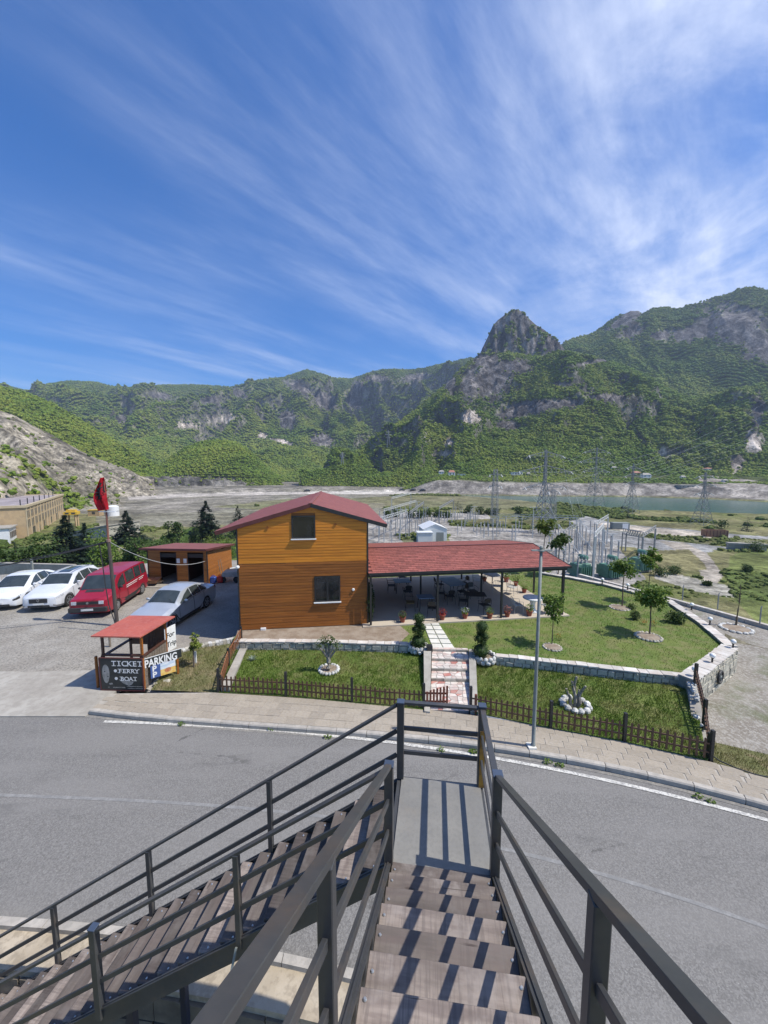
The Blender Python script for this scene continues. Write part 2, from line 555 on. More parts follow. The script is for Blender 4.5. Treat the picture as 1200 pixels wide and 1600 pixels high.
M_wood_b = woodmat('brown_stained_board', (0.34, 0.115, 0.016), (0.235, 0.074, 0.010))
M_wood_s = woodmat('shed_board', (0.42, 0.16, 0.032), (0.30, 0.105, 0.02))
M_wood_f = woodmat('fence_wood', (0.135, 0.070, 0.040), (0.085, 0.045, 0.028))
M_wood_g = woodmat('gate_wood', (0.20, 0.060, 0.035), (0.14, 0.042, 0.026))
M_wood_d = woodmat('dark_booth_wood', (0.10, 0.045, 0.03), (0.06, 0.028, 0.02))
M_wood_old = woodmat('grey_old_wood', (0.24, 0.20, 0.16), (0.16, 0.13, 0.10))
M_roofmetal = mat('red_metal_roof', (0.235, 0.076, 0.058), (0.19, 0.060, 0.048), scale=2.0, rough=0.55, c3=(0.33, 0.11, 0.09), s3=12, f3=0.3)
M_shingle = mat('red_shingle', (0.265, 0.086, 0.064), (0.19, 0.058, 0.046), scale=5, rough=0.9, bump=0.4, bscale=60, per=0.20, c3=(0.36, 0.11, 0.09), s3=18, f3=0.5)
M_boothroof = mat('faded_red_sheet', (0.43, 0.105, 0.07), (0.37, 0.085, 0.06), scale=2.5, rough=0.6, c3=(0.5, 0.2, 0.15), s3=10, f3=0.3)
M_darkred = mat('dark_red_trim', (0.12, 0.035, 0.03), (0.09, 0.025, 0.022), rough=0.6)
M_soil = mat('bare_soil', (0.22, 0.165, 0.115), (0.30, 0.245, 0.185), scale=3, detail=8, rough=0.95, bump=0.6, bscale=15, bdist=0.03)
M_terrfloor = mat('terrace_concrete', (0.50, 0.43, 0.33), (0.44, 0.38, 0.30), scale=0.7, detail=7, rough=0.85, bump=0.15, dirt=((0.28, 0.25, 0.21), 0.5, 0.4))
M_bark = mat('bark', (0.16, 0.125, 0.09), (0.09, 0.07, 0.05), scale=12, rough=0.95, bump=0.6, stretch=(1, 1, 0.3))
M_bark2 = mat('pale_bark', (0.30, 0.27, 0.22), (0.20, 0.175, 0.14), scale=12, rough=0.95, bump=0.6, stretch=(1, 1, 0.3))
M_leaf = leafmat('broad_leaf', (0.12, 0.195, 0.028), (0.18, 0.25, 0.045), (0.065, 0.115, 0.02))
M_leafdk = leafmat('dark_leaf', (0.055, 0.095, 0.020), (0.085, 0.135, 0.03), (0.032, 0.058, 0.015))
M_leafyel = leafmat('yellow_green_leaf', (0.16, 0.20, 0.03), (0.11, 0.16, 0.03), (0.20, 0.23, 0.05))
M_needle = leafmat('conifer_needle', (0.022, 0.042, 0.022), (0.034, 0.058, 0.028), (0.015, 0.028, 0.016))
M_box = leafmat('clipped_cypress', (0.030, 0.058, 0.014), (0.05, 0.088, 0.018), (0.018, 0.036, 0.011), scale=6)
M_flower = leafmat('red_flower', (0.42, 0.02, 0.03), (0.28, 0.02, 0.03), (0.10, 0.10, 0.03))
M_flowerp = leafmat('pink_flower', (0.35, 0.12, 0.13), (0.16, 0.09, 0.06), (0.10, 0.12, 0.04))
M_flowero = leafmat('orange_flower', (0.60, 0.15, 0.02), (0.5, 0.12, 0.02), (0.2, 0.15, 0.03))
M_terracotta = mat('terracotta', (0.33, 0.095, 0.055), (0.26, 0.075, 0.045), rough=0.85)
M_grass_tuft = leafmat('grass_blade', (0.105, 0.175, 0.022), (0.27, 0.26, 0.085), (0.07, 0.12, 0.018), scale=0.75)
M_grass_tuft.node_tree.nodes['Map Range'].inputs[1].default_value = 0.44
M_whitep = paint('white_metal', (0.78, 0.78, 0.76), rough=0.4)
M_globe = mat('opal_globe', (0.85, 0.84, 0.80), (0.80, 0.79, 0.76), rough=0.3)
M_galv = mat('galvanised_steel', (0.24, 0.26, 0.24), (0.19, 0.205, 0.19), scale=5, rough=0.65)
M_lattice = mat('weathered_lattice_steel', (0.30, 0.31, 0.31), (0.22, 0.225, 0.23), scale=2, rough=0.6, metal=0.2)
M_pale_steel = mat('pale_steel', (0.50, 0.51, 0.50), (0.42, 0.43, 0.42), scale=2, rough=0.6)
M_glassdk = mat('dark_glass', (0.012, 0.014, 0.016), (0.02, 0.023, 0.026), rough=0.08, spec=0.8)
M_carglass = mat('tinted_car_glass', (0.030, 0.038, 0.038), (0.045, 0.055, 0.055), rough=0.04, spec=0.9)
M_tyre = mat('tyre_rubber', (0.022, 0.022, 0.022), (0.032, 0.031, 0.03), rough=0.9)
M_rim = mat('alloy_rim', (0.34, 0.34, 0.35), (0.28, 0.28, 0.29), rough=0.35, metal=0.6)
M_plastic = mat('black_plastic', (0.022, 0.022, 0.024), (0.035, 0.034, 0.034), rough=0.6)
M_platewht = mat('number_plate_white', (0.66, 0.66, 0.64), (0.6, 0.6, 0.58), rough=0.4)
M_lamp = mat('headlamp_lens', (0.62, 0.65, 0.68), (0.38, 0.40, 0.42), scale=14, rough=0.12, spec=0.8)
M_tail = mat('red_lens', (0.4, 0.02, 0.02), rough=0.15)
M_signblack = mat('sign_black', (0.018, 0.022, 0.022), (0.030, 0.034, 0.033), rough=0.5)
M_signwhite = mat('sign_white', (0.80, 0.80, 0.77), (0.70, 0.70, 0.67), rough=0.6, scale=5)
M_signgrey = mat('sign_grey_print', (0.22, 0.22, 0.20), (0.34, 0.33, 0.31), scale=9, rough=0.5)
M_signblue = mat('sign_blue', (0.055, 0.10, 0.28), (0.07, 0.12, 0.30), rough=0.5)
M_bluetop = mat('pale_blue_table_top', (0.13, 0.20, 0.30), (0.17, 0.24, 0.33), rough=0.4)
M_blackseat = mat('black_wicker', (0.03, 0.028, 0.026), (0.05, 0.045, 0.04), scale=30, rough=0.7)
M_chairpale = mat('pale_chair_metal', (0.45, 0.44, 0.41), (0.36, 0.35, 0.33), rough=0.5)
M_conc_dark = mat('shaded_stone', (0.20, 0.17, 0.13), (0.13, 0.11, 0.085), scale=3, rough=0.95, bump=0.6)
# ------------------------------------------------------------------ terrain: near slope, valley floor, mountains
_perm = rng.permutation(4096)
_gx = np.cos(rng.random(4096) * 2 * np.pi)
_gy = np.sin(rng.random(4096) * 2 * np.pi)
def pnoise(x, y):
 xi = np.floor(x).astype(np.int64)
 yi = np.floor(y).astype(np.int64)
 xf, yf = x - xi, y - yi
 u = xf * xf * xf * (xf * (xf * 6 - 15) + 10)
 v = yf * yf * yf * (yf * (yf * 6 - 15) + 10)
 def g(ix, iy, dx, dy):
  h = _perm[(_perm[ix & 4095] + iy) & 4095]
  return _gx[h] * dx + _gy[h] * dy
 a = g(xi, yi, xf, yf)
 b = g(xi + 1, yi, xf - 1, yf)
 c = g(xi, yi + 1, xf, yf - 1)
 d = g(xi + 1, yi + 1, xf - 1, yf - 1)
 return (a + (b - a) * u + (c - a) * v + (a - b - c + d) * u * v) * 1.4
def fbm(x, y, o=5, g=0.5):
 s, a, t = 0, 1.0, 0
 for i in range(o):
  s = s + a * pnoise(x + 17.3 * i, y - 9.1 * i)
  t += a
  a *= g
  x, y = x * 2.03, y * 2.03
 return s / t
def ridged(x, y, o=5, g=0.5):
 s, a, t = 0, 1.0, 0
 for i in range(o):
  s = s + a * (1 - np.abs(pnoise(x + 31.7 * i, y + 5.3 * i)) * 2)
  t += a
  a *= g
  x, y = x * 2.05, y * 2.05
 return s / t
def sstep(a, b, x):
 t = np.clip((x - a) / (b - a), 0, 1)
 return t * t * (3 - 2 * t)
def sky_pts(pts):
 az, tn, rr = [], [], []
 for px, py, r in pts:
  x, f, u = ray(px, py)
  az.append(math.atan2(x, f))
  tn.append(u / math.hypot(x, f))
  rr.append(r)
 return np.array(az), np.array(tn), np.array(rr, float)
def az_of(px, py=745):
 x, f, u = ray(px, py)
 return math.atan2(x, f)
VZ = -14.0   # valley floor
def layer(az, r, pts, rb, zb, p=1.0, back=0.7, wob=0.0):
 a, tn, rr = sky_pts(pts)
 o = np.argsort(a)
 a, tn, rr = a[o], tn[o], rr[o]
 tni = np.interp(az, a, tn)
 rri = np.interp(az, a, rr)
 if isinstance(rb, list):
  rbi = np.interp(az, [az_of(q[0]) for q in rb], [q[1] for q in rb])
 else:
  rbi = rb
 zr = CAM_Z + tni * rri
 t = np.clip((r - rbi) / np.maximum(rri - rbi, 5), 0, 1)
 z = zb + (zr - zb) * t ** p
 z = np.where(r > rri, zr - (r - rri) * back, z)
 z = np.where(r < rbi, zb - (rbi - r) * 0.6, z)
 inside = (az >= a[0] - 0.002) & (az <= a[-1] + 0.002)
 z = np.where(inside, z, -60)
 return z, np.where(r > rri, 0, t) * inside, zr
SK_FAR = [(-500, 640, 2400), (-200, 622, 2400), (0, 601, 2400), (30, 607, 2400), (52, 612, 2400), (75, 600, 2400), (110, 595, 2400), (150, 597, 2400), (175, 603, 2400), (190, 608, 2400),
   (215, 603, 2400), (250, 602, 2400), (300, 601, 2400), (330, 602, 2400), (360, 604, 2350), (385, 598, 2300), (410, 594, 2300), (440, 590, 2250), (462, 583, 2200), (480, 577, 2200), (500, 583, 2200),
   (520, 590, 2200), (545, 592, 2150), (560, 588, 2100), (580, 580, 2100), (600, 577, 2050), (640, 577, 2000), (665, 574, 2000), (700, 566, 1950), (735, 559, 1900), (800, 560, 1900)]
SK_RIGHTFAR = [(740, 660, 1500), (860, 556, 1500), (884, 533, 1550), (905, 527, 1600), (925, 522, 1600), (940, 512, 1600), (952, 501, 1600), (965, 494, 1600), (985, 486, 1600), (998, 485, 1600), (1003, 490, 1600), (1020, 482, 1600), (1040, 480, 1600),
    (1055, 483, 1600), (1075, 477, 1600), (1095, 472, 1600), (1110, 466, 1650), (1135, 460, 1650), (1155, 452, 1650), (1172, 448, 1650), (1190, 450, 1650), (1205, 456, 1650), (1260, 450, 1650), (1400, 480, 1650), (1900, 520, 1650)]
SK_FRONT = [(470, 752, 640), (500, 736, 660), (540, 713, 700), (580, 692, 760), (620, 662, 820), (650, 640, 870), (680, 615, 910), (705, 592, 940), (725, 572, 970), (745, 556, 990), (760, 549, 1000), (800, 545, 1000),
   (850, 547, 1000), (884, 549, 1000), (920, 556, 1000), (960, 566, 1000), (1000, 582, 990), (1040, 606, 960), (1075, 622, 940), (1110, 618, 970), (1150, 606, 1020), (1200, 598, 1080), (1300, 580, 1150), (1500, 560, 1250), (1900, 600, 1400)]
SK_PEAK = [(744, 566, 985), (753, 547, 985), (757, 536, 985), (764, 522, 985), (770, 508, 985), (778, 499, 985), (790, 490, 985), (801, 484, 985), (808, 482, 985), (816, 486, 985), (828, 498, 985), (838, 507, 985), (850, 514, 985),
   (866, 527, 985), (878, 539, 985), (884, 548, 985), (890, 566, 985)]
SK_LEFT = [(-900, 500, 820), (-300, 560, 820), (-100, 585, 820), (0, 603, 800), (40, 613, 790), (80, 630, 780), (120, 652, 770), (160, 676, 760), (190, 694, 750), (215, 712, 740), (240, 728, 730), (262, 744, 720)]
SK_QUARRY = [(-900, 560, 520), (-200, 615, 510), (-60, 632, 500), (0, 641, 495), (25, 650, 490), (50, 664, 490), (75, 676, 490), (100, 690, 490), (125, 704, 490), (150, 716, 495), (175, 724, 500), (200, 733, 505), (225, 748, 510), (240, 758, 515)]
SK_SPUR = [(-900, 600, 340), (-200, 650, 340), (-60, 678, 335), (0, 694, 335), (30, 703, 340), (60, 719, 345), (85, 733, 350), (110, 742, 355), (140, 752, 362), (165, 762, 368), (185, 773, 375)]
SK_HILL = [(203, 753, 690), (225, 741, 690), (250, 728, 690), (272, 711, 690), (290, 699, 690), (310, 691, 690), (335, 687, 690), (360, 689, 690), (385, 700, 690), (402, 716, 690), (418, 733, 690), (430, 746, 690), (440, 756, 690)]
SK_HILLROCK = [(196, 771, 560), (204, 757, 565), (212, 751, 570), (235, 748, 580), (270, 747, 585), (320, 748, 590), (380, 752, 590), (420, 757, 590), (450, 765, 590)]
SK_MID = [(300, 745, 1100), (360, 722, 1200), (420, 700, 1250), (450, 697, 1250), (480, 700, 1250), (510, 712, 1150), (540, 724, 1050), (580, 735, 950)]
SK_MID2 = [(380, 690, 1650), (420, 655, 1750), (455, 634, 1850), (475, 630, 1850), (500, 642, 1800), (530, 668, 1700), (560, 690, 1600), (590, 705, 1500)]
SK_MID3 = [(0, 690, 1500), (40, 668, 1600), (90, 655, 1700), (140, 652, 1750), (190, 660, 1750), (240, 668, 1700), (290, 690, 1600), (330, 710, 1500)]
def terrain(x, y):
 r = np.hypot(x, y)
 az = np.arctan2(x, y)
 d = np.degrees(az)
 # --- terrace by the road, slope down to the valley
 re = np.interp(d, [-60, -45, -38, -30, -20, -10, 0, 12, 20, 26, 32, 38, 45, 60], [26, 28, 30, 33, 33, 28, 24.5, 25.5, 25.6, 24.6, 23.2, 21.8, 21.0, 21.0])
 rbm = np.interp(d, [-60, -40, -20, 0, 20, 30, 45, 60], [95, 95, 88, 66, 52, 50, 50, 50])
 sl = np.clip((r - re) / (rbm - re), 0, 1)
 base = VZ * (sl ** 0.85)
 base = base + fbm(x * 0.12, y * 0.12, 4) * 0.9 * np.clip((r - re) / 12, 0, 1) * (1 - 0.6 * sstep(45, 70, r))
 base = np.where(r < re, -0.25, base)
 # right-hand gravel yard drops a little
 base = base - 0.35 * sstep(7.5, 10.5, x) * (r < re)
 base = base + fbm(x * 0.02, y * 0.02, 3) * 0.5 * sstep(60, 100, r)
 # --- river and far bank (to the right)
 rn = np.interp(d, [-60, -10, 5, 9.5, 16, 23.5, 33.8, 45.1, 60], [420, 420, 400, 380, 325, 265, 218, 197, 185])
 rf = np.interp(d, [-60, -10, 5, 9.5, 16, 23.5, 33.8, 39.9, 45.1, 60], [425, 425, 408, 400, 390, 378, 368, 340, 304, 280])
 inr = sstep(0, 8, y - rn) * sstep(0, 8, rf - y) * sstep(4, 8, d)
 base = base - 3.2 * inr
 bank = sstep(0, 30, y - rf) * sstep(2, 9, d) * 11.0
 bank = bank * (1 + 0.10 * fbm(x * 0.05, y * 0.05, 4))
 rise = np.clip((y - 405) / 90, 0, 1) * 10 * sstep(0, 9, d)
 base = base + bank + rise
 # low rubble bank to the left of the river
 base = base + 4.0 * sstep(430, 470, r) * sstep(6, 0, d) + 0.8 * fbm(x * 0.03, y * 0.03, 4) * sstep(200, 300, r) * sstep(8, 2, d)
 # pit of the quarry road to the left
 zs = [base]
 ts = [np.zeros_like(r)]
 rocks = [np.zeros_like(r)]
 kinds = []
 def push(z, t, amp, rock, rough=1.0, freq=1.0, gully=1.0):
  env = np.clip(t * 4, 0, 1) * np.clip((1 - t) * 3.0, 0.0, 1)
  wx = x * freq / 260 + 0.8 * fbm(x * freq / 400, y * freq / 400, 3)
  wy = y * freq / 420 + 0.8 * fbm(x * freq / 400 + 50, y * freq / 400, 3)
  n = ridged(wx, wy, 5, 0.44) * gully
  n2 = fbm(x * freq / 60, y * freq / 60, 5, 0.6)
  z = z + env * amp * ((n - 0.45) * 1.0 + n2 * 0.13 * rough)
  z = z + np.clip(t * 8, 0, 1) * amp * 0.03 * fbm(x * freq / 22, y * freq / 22, 4, 0.6) * rough
  zs.append(z)
  ts.append(t)
  rocks.append(np.full_like(r, rock) if np.isscalar(rock) else rock)
 z, t, _ = layer(az, r, SK_FAR, [(-500, 1150), (200, 1100), (500, 1000), (735, 1000), (800, 1000)], -10, 1.05)
 push(z, t, 210, 0.0, 1.0, 0.75)
 z, t, _ = layer(az, r, SK_MID3, 950, -10, 0.95)
 push(z, t, 75, 0.0, 1.0, 0.9)
 z, t, _ = layer(az, r, SK_MID2, 1000, -10, 1.0)
 push(z, t, 80, 0.05, 1.0, 0.9)
 z, t, _ = layer(az, r, SK_MID, 760, -10, 0.9)
 push(z, t, 60, 0.05, 1.0, 1.2)
 z, t, _ = layer(az, r, SK_RIGHTFAR, [(740, 1050), (1000, 1080), (1200, 1250), (1900, 1300)], 150, 0.95)
 push(z, t, 80, 0.0, 1.0, 0.9)
 z, t, _ = layer(az, r, SK_FRONT, [(470, 560), (560, 520), (700, 480), (860, 505), (1000, 560), (1200, 650), (1900, 900)], 3, 1.12, back=0.25)
 # cliff bands on the front mountain: steps in the slope
 pxx = 600 + 600 * np.tan(az)
 a1 = np.exp(-((pxx - 775) / 75) ** 2)
 a2 = np.exp(-((pxx - 880) / 110) ** 2)
 z = z - 46 * a1 * sstep(0.85, 0.60, t) * sstep(0.22, 0.62, t) * 0.6 * (1 + 0.5 * fbm(x / 45, y / 45, 4))
 z = z + 26 * a2 * sstep(0.50, 0.56, t) * sstep(1.0, 0.62, t)
 push(z, t, 78, 0.0, 1.3, 1.7)
 pa1, pa2 = sky_pts([(744, 562, 950), (817, 556, 950), (890, 562, 950)])[:2]
 zpb = CAM_Z + np.interp(az, pa1, pa2) * 950
 zpk = CAM_Z + np.interp(az, *sky_pts(SK_PEAK)[:2]) * 985
 z, t, _ = layer(az, r, SK_PEAK, 950, np.minimum(zpb, zpk - 2), 0.80, back=1.6)
 zp = np.where((r > 944) & (r < 1120), z + np.clip(t * 6, 0, 1) * np.clip((1 - t) * 5, 0.12, 1) * (34 * ridged(x / 30, y / 60, 5, 0.62) - 20 + 13 * fbm(x / 12, y / 12, 4, 0.65)), -60)
 zs.append(zp)
 ts.append(t)
 rocks.append(np.full_like(r, 1.0))
 z, t, _ = layer(az, r, SK_LEFT, [(-900, 470), (0, 480), (262, 600)], 0, 1.0)
 push(z, t, 32, 0.0, 1.0, 2.0)
 z, t, _ = layer(az, r, SK_QUARRY, [(-900, 350), (0, 360), (240, 420)], -10, 0.95, back=0.2)
 push(z, t, 20, 0.85, 1.6, 3.0)
 z, t, _ = layer(az, r, SK_SPUR, [(-900, 190), (0, 205), (60, 255), (95, 285), (140, 300), (185, 315)], -12, 0.85, back=0.45)
 push(z, t, 17, 0.8, 2.2, 4.0)
 z, t, _ = layer(az, r, SK_HILL, 585, 0, 0.62, back=0.5)
 push(z, t, 12, 0.0, 1.0, 3.0)
 z, t, _ = layer(az, r, SK_HILLROCK, [(196, 550), (450, 575)], -12, 0.5, back=0.02)
 zr_ = z + np.clip(t * 5, 0, 1) * 5 * ridged(x / 20, y / 20, 4)
 zs.append(np.where(r > 640, -60, zr_))
 ts.append(t)
 rocks.append(np.full_like(r, 0.9))
 Z = np.stack(zs)
 k = np.argmax(Z, axis=0)
 zz = np.take_along_axis(Z, k[None], 0)[0]
 rk = np.take_along_axis(np.stack(rocks), k[None], 0)[0]
 return zz, k, rk, inr
NA = 900
AZ = np.linspace(R(-57), R(57), NA)
RR = np.concatenate([np.geomspace(11, 60, 90, endpoint=False), np.geomspace(60, 480, 230, endpoint=False),
      np.geomspace(480, 1180, 270, endpoint=False), np.geomspace(1180, 2700, 170), np.array([3000, 3600.])])
NR = len(RR)
A2, R2 = np.meshgrid(AZ, RR)
TX, TY = R2 * np.sin(A2), R2 * np.cos(A2)
TZ, TK, TROCK, TRIV = terrain(TX, TY)
def px_of(x, y, z):
 zz = z - CAM_Z
 zcam = y * CP - zz * SP
 yc = zz * CP + y * SP
 return 600 + FPX * x / zcam, 800 - FPX * yc / zcam
PX, PY = px_of(TX, TY, TZ)
# slope
dzr = np.gradient(TZ, axis=0) / np.gradient(R2, axis=0)
dza = np.gradient(TZ, axis=1) / (np.gradient(A2, axis=1) * R2)
SLOPE = np.hypot(dzr, dza)
n_a = fbm(TX / 40, TY / 40, 5, 0.6)
n_b = fbm(TX / 12 + 9, TY / 12, 4, 0.6)
n_c = fbm(TX / 150 + 40, TY / 150, 4, 0.55)
ismtn = TK > 0
def ell(cx, cy, rx, ry, rot=0.0, soft=0.35):
 c, s = math.cos(R(rot)), math.sin(R(rot))
 dx, dy = PX - cx, PY - cy
 q = np.hypot((dx * c + dy * s) / rx, (-dx * s + dy * c) / ry)
 return sstep(1 + soft, 1 - soft, q + 0.65 * n_a + 0.55 * n_b + 0.1)
rock = TROCK * 1.0
rock = rock * (TK > 0) + np.where(TK > 0, sstep(1.75, 2.5, SLOPE + 0.6 * n_a + 0.35 * n_b) * 0.8, 0)
front = (TK == 6)
# cliffs and slides that the photograph shows on the mountains
for cx, cy, rx, ry, rot in [(770, 590, 42, 42, 30), (735, 600, 22, 36, 0), (800, 572, 40, 14, 0), (850, 632, 90, 10, -3), (820, 640, 60, 14, -8), (960, 622, 60, 9, 5), (760, 560, 30, 22, 0),
       (795, 664, 26, 9, 0), (735, 652, 16, 13, 0), (702, 690, 10, 9, 0), (698, 708, 18, 7, 0), (705, 601, 12, 20, 0),
       (1040, 707, 14, 10, 0), (1185, 640, 12, 34, 0), (1178, 690, 16, 20, 0), (1150, 725, 16, 18, 0), (925, 566, 40, 4, -10), (880, 600, 20, 5, 0)]:
 rock = np.maximum(rock, ell(cx, cy, rx, ry, rot) * front)
rf_ = (TK == 5)
for cx, cy, rx, ry, rot in [(1150, 510, 70, 42, 15), (1190, 540, 40, 32, 0), (1090, 520, 60, 16, -10), (985, 520, 26, 12, -20), (985, 495, 22, 14, -35), (1035, 525, 18, 12, 0), (965, 505, 26, 8, -35)]:
 rock = np.maximum(rock, ell(cx, cy, rx, ry, rot) * rf_)
fr_ = (TK == 1) | (TK == 2) | (TK == 3) | (TK == 4)
for cx, cy, rx, ry, rot in [(505, 625, 34, 18, 30), (555, 628, 16, 18, -40), (450, 655, 20, 22, 20), (505, 688, 26, 14, 10), (590, 592, 26, 8, 0), (350, 655, 26, 7, -10), (290, 665, 22, 6, 0), (470, 605, 30, 12, 20),
       (250, 618, 26, 7, 12), (190, 655, 10, 10, 0), (330, 625, 22, 8, -8), (410, 680, 10, 6, 0), (440, 690, 26, 5, 15), (375, 615, 16, 9, 20), (650, 590, 30, 8, -10), (560, 605, 12, 16, 0)]:
 rock = np.maximum(rock, ell(cx, cy, rx, ry, rot) * fr_)
# green patches inside the bare slopes on the left
qk = (TK == 9)
rock = np.where(qk & (n_c + n_a * 0.5 > 0.28), rock * 0.2, rock)
sk = (TK == 10)
rock = np.where(sk & (n_a * 0.8 + n_b * 0.4 > 0.16), rock * 0.25, rock)
pk = (TK == 7)
rock = np.where(pk & (n_a + 0.8 * n_b > 0.02) & (SLOPE < 2.6), 0.05, rock)
rock = np.clip(rock, 0, 1)
# land colours (albedo), blended by masks
G_FOREST = np.array([0.040, 0.066, 0.014])
C = np.zeros(TX.shape + (3,))
gdark = np.array([0.070, 0.100, 0.022])
glight = np.array([0.135, 0.155, 0.038])
mm = sstep(-0.35, 0.35, n_c + 0.5 * n_a)[..., None]
C[:] = gdark * (1 - mm) + glight * mm
rk_a = np.array([0.165, 0.15, 0.14])
rk_b = np.array([0.085, 0.078, 0.075])
rk_p = np.array([0.40, 0.345, 0.295])
rm = sstep(-0.3, 0.3, n_a + n_b)[..., None]
rc = rk_b * (1 - rm) + rk_a * rm
pale = np.clip(sum(ell(*q) for q in [(735, 652, 18, 15, 0), (702, 690, 12, 10, 0), (698, 708, 20, 9, 0), (1150, 725, 18, 18, 0), (1178, 690, 18, 20, 0), (350, 655, 28, 8, -10), (290, 665, 24, 7, 0),
          (410, 680, 12, 7, 0), (440, 690, 28, 6, 15), (1040, 707, 16, 10, 0)]), 0, 1)[..., None]
rc = rc * (1 - pale) + rk_p * pale
# the quarry benches: tan scree
tan_ = (np.isin(TK, [9, 10]).astype(float) * sstep(-0.25, 0.25, n_c + 0.3 * n_b))[..., None]
qk2 = np.isin(TK, [9, 10])[..., None]
rc = np.where(qk2, rc * 0.55 + np.array([0.17, 0.142, 0.11]), rc)
rc = rc * (1 - 0.8 * tan_) + np.array([0.36, 0.31, 0.255]) * 0.8 * tan_
C = C * (1 - rock[..., None]) + rc * rock[..., None]
# valley floor
val = (TK == 0)
d2 = np.degrees(A2)
vm = sstep(-0.25, 0.3, n_a + 0.4 * n_b)[..., None]
vgrass = np.array([0.125, 0.140, 0.045]) * vm + np.array([0.19, 0.175, 0.085]) * (1 - vm)
vgrav = np.array([0.275, 0.25, 0.21]) * vm + np.array([0.19, 0.175, 0.135]) * (1 - vm)
vdark = np.array([0.060, 0.085, 0.022]) * vm + np.array([0.10, 0.12, 0.035]) * (1 - vm)
VC = vgrass.copy()
def blend(m, c):
 global VC
 m = m[..., None] if m.ndim == 2 else m
 VC = VC * (1 - m) + c * m
def poly(pts, soft=0.0, warp=1.0):
 """1 inside the polygon of photograph points (lying on the terrain)"""
 qx = PX + warp * (4 * n_a + 2 * n_b)
 qy = PY + warp * (1.2 * n_a + 0.6 * n_b)
 ins = np.zeros(PX.shape, bool)
 n = len(pts)
 for i in range(n):
  x1, y1 = pts[i]
  x2, y2 = pts[(i + 1) % n]
  if y1 == y2:
   continue
  c = ((y1 > qy) != (y2 > qy)) & (qx < (x2 - x1) * (qy - y1) / (y2 - y1) + x1)
  ins ^= c
 return ins.astype(float) * (R2 > 30)
blend(sstep(0.05, 0.3, n_c + 0.4 * n_a) * sstep(150, 220, R2) * 0.7, vdark)
# pale gravel plain and river bed, left and middle
blend(poly([(-300, 797), (-300, 758), (230, 756), (430, 752), (640, 750), (760, 752), (762, 771), (640, 774), (520, 780), (400, 792), (330, 800), (200, 803)], 0, 2.2), vgrav)
blend(poly([(150, 800), (330, 790), (600, 786), (600, 812), (380, 818), (150, 830)], 0, 2.5) * 0.75, vgrav * 0.92)
blend(poly([(330, 792), (440, 780), (560, 779), (560, 787), (420, 797)], 0, 2) * 0.7, vgrass)
blend(poly([(480, 768), (600, 766), (700, 766), (830, 768), (830, 772), (700, 771), (560, 772), (480, 772)], 0, 0.5), np.array([0.50, 0.46, 0.40]))
blend(poly([(200, 775), (330, 770), (480, 768), (480, 772), (330, 775), (200, 781)], 0, 0.8), np.array([0.42, 0.38, 0.33]))
blend(poly([(480, 780), (600, 777), (760, 775), (870, 777), (870, 796), (640, 795), (480, 792)], 0, 1.5) * 0.55, np.array([0.20, 0.18, 0.115]))
# yard of the switch station
blend(poly([(570, 880), (570, 806), (640, 800), (760, 803), (770, 812), (820, 828), (905, 826), (960, 850), (1010, 905), (960, 925), (900, 905), (820, 895)], 0, 0.6), np.array([0.31, 0.288, 0.255]))
blend(poly([(700, 812), (890, 808), (905, 816), (890, 826), (800, 826), (705, 822)], 0, 0.8), vgrass * 0.85)
blend(poly([(620, 835), (700, 832), (705, 855), (640, 860)], 0, 0.8) * 0.8, vgrass * 0.95)
# roads and concrete on the right
greyroad = np.array([0.30, 0.295, 0.28])
blend(poly([(900, 812), (915, 806), (960, 818), (1060, 826), (1160, 836), (1200, 838), (1200, 843), (1150, 841), (1190, 847), (1190, 856), (1150, 858), (1100, 860), (1040, 858), (960, 853), (940, 843), (905, 826), (890, 815)], 0, 0.7), greyroad)
blend(poly([(925, 822), (950, 826), (1040, 832), (1110, 838), (1195, 845), (1160, 858), (1100, 851), (1000, 845), (960, 836)], 0, 0.8) * sstep(-0.2, 0.2, n_a), vgrass * 0.9)
blend(poly([(940, 817), (1100, 832), (1120, 838), (1110, 841), (1000, 833), (925, 823)], 0, 0.3), np.array([0.50, 0.44, 0.36]))
blend(poly([(985, 838), (1055, 846), (1110, 852), (1115, 862), (1080, 866), (1000, 858), (975, 850)], 0, 0.8), greyroad * 0.95)
blend(poly([(1030, 845), (1070, 848), (1105, 865), (1118, 882), (1132, 900), (1120, 912), (1096, 905), (1090, 880)], 0, 1.0), np.array([0.34, 0.30, 0.245]))
blend(poly([(1025, 860), (1075, 858), (1100, 880), (1105, 890), (1040, 895), (1015, 885)], 0, 1.2), np.array([0.215, 0.195, 0.095]))
blend(poly([(1020, 893), (1060, 897), (1090, 905), (1150, 918), (1150, 935), (1090, 925), (1020, 903)], 0, 2.0) * 0.8, np.array([0.42, 0.39, 0.34]))
blend(poly([(1135, 900), (1140, 868), (1200, 850), (1300, 850), (1300, 990), (1200, 990), (1150, 940)], 0, 1.5) * 0.8, vdark * 1.6)
# far bank riprap
bk = (TY - np.interp(d2, [-60, -10, 5, 9.5, 16, 23.5, 33.8, 39.9, 45.1, 60], [425, 425, 408, 400, 390, 378, 368, 340, 304, 280]))
blend(sstep(-3, 1, bk) * sstep(34, 26, bk + 6 * n_a) * sstep(2, 5, d2), np.array([0.235, 0.212, 0.182]) * (0.65 + 0.7 * sstep(-0.3, 0.3, n_b))[..., None])
blend(sstep(24, 36, bk + 8 * n_a) * sstep(2, 5, d2), vdark * 0.9)
blend(poly([(1100, 742), (1180, 750), (1200, 760), (1200, 778), (1120, 775), (1150, 768), (1090, 752)], 0, 1.5), np.array([0.36, 0.32, 0.27]))
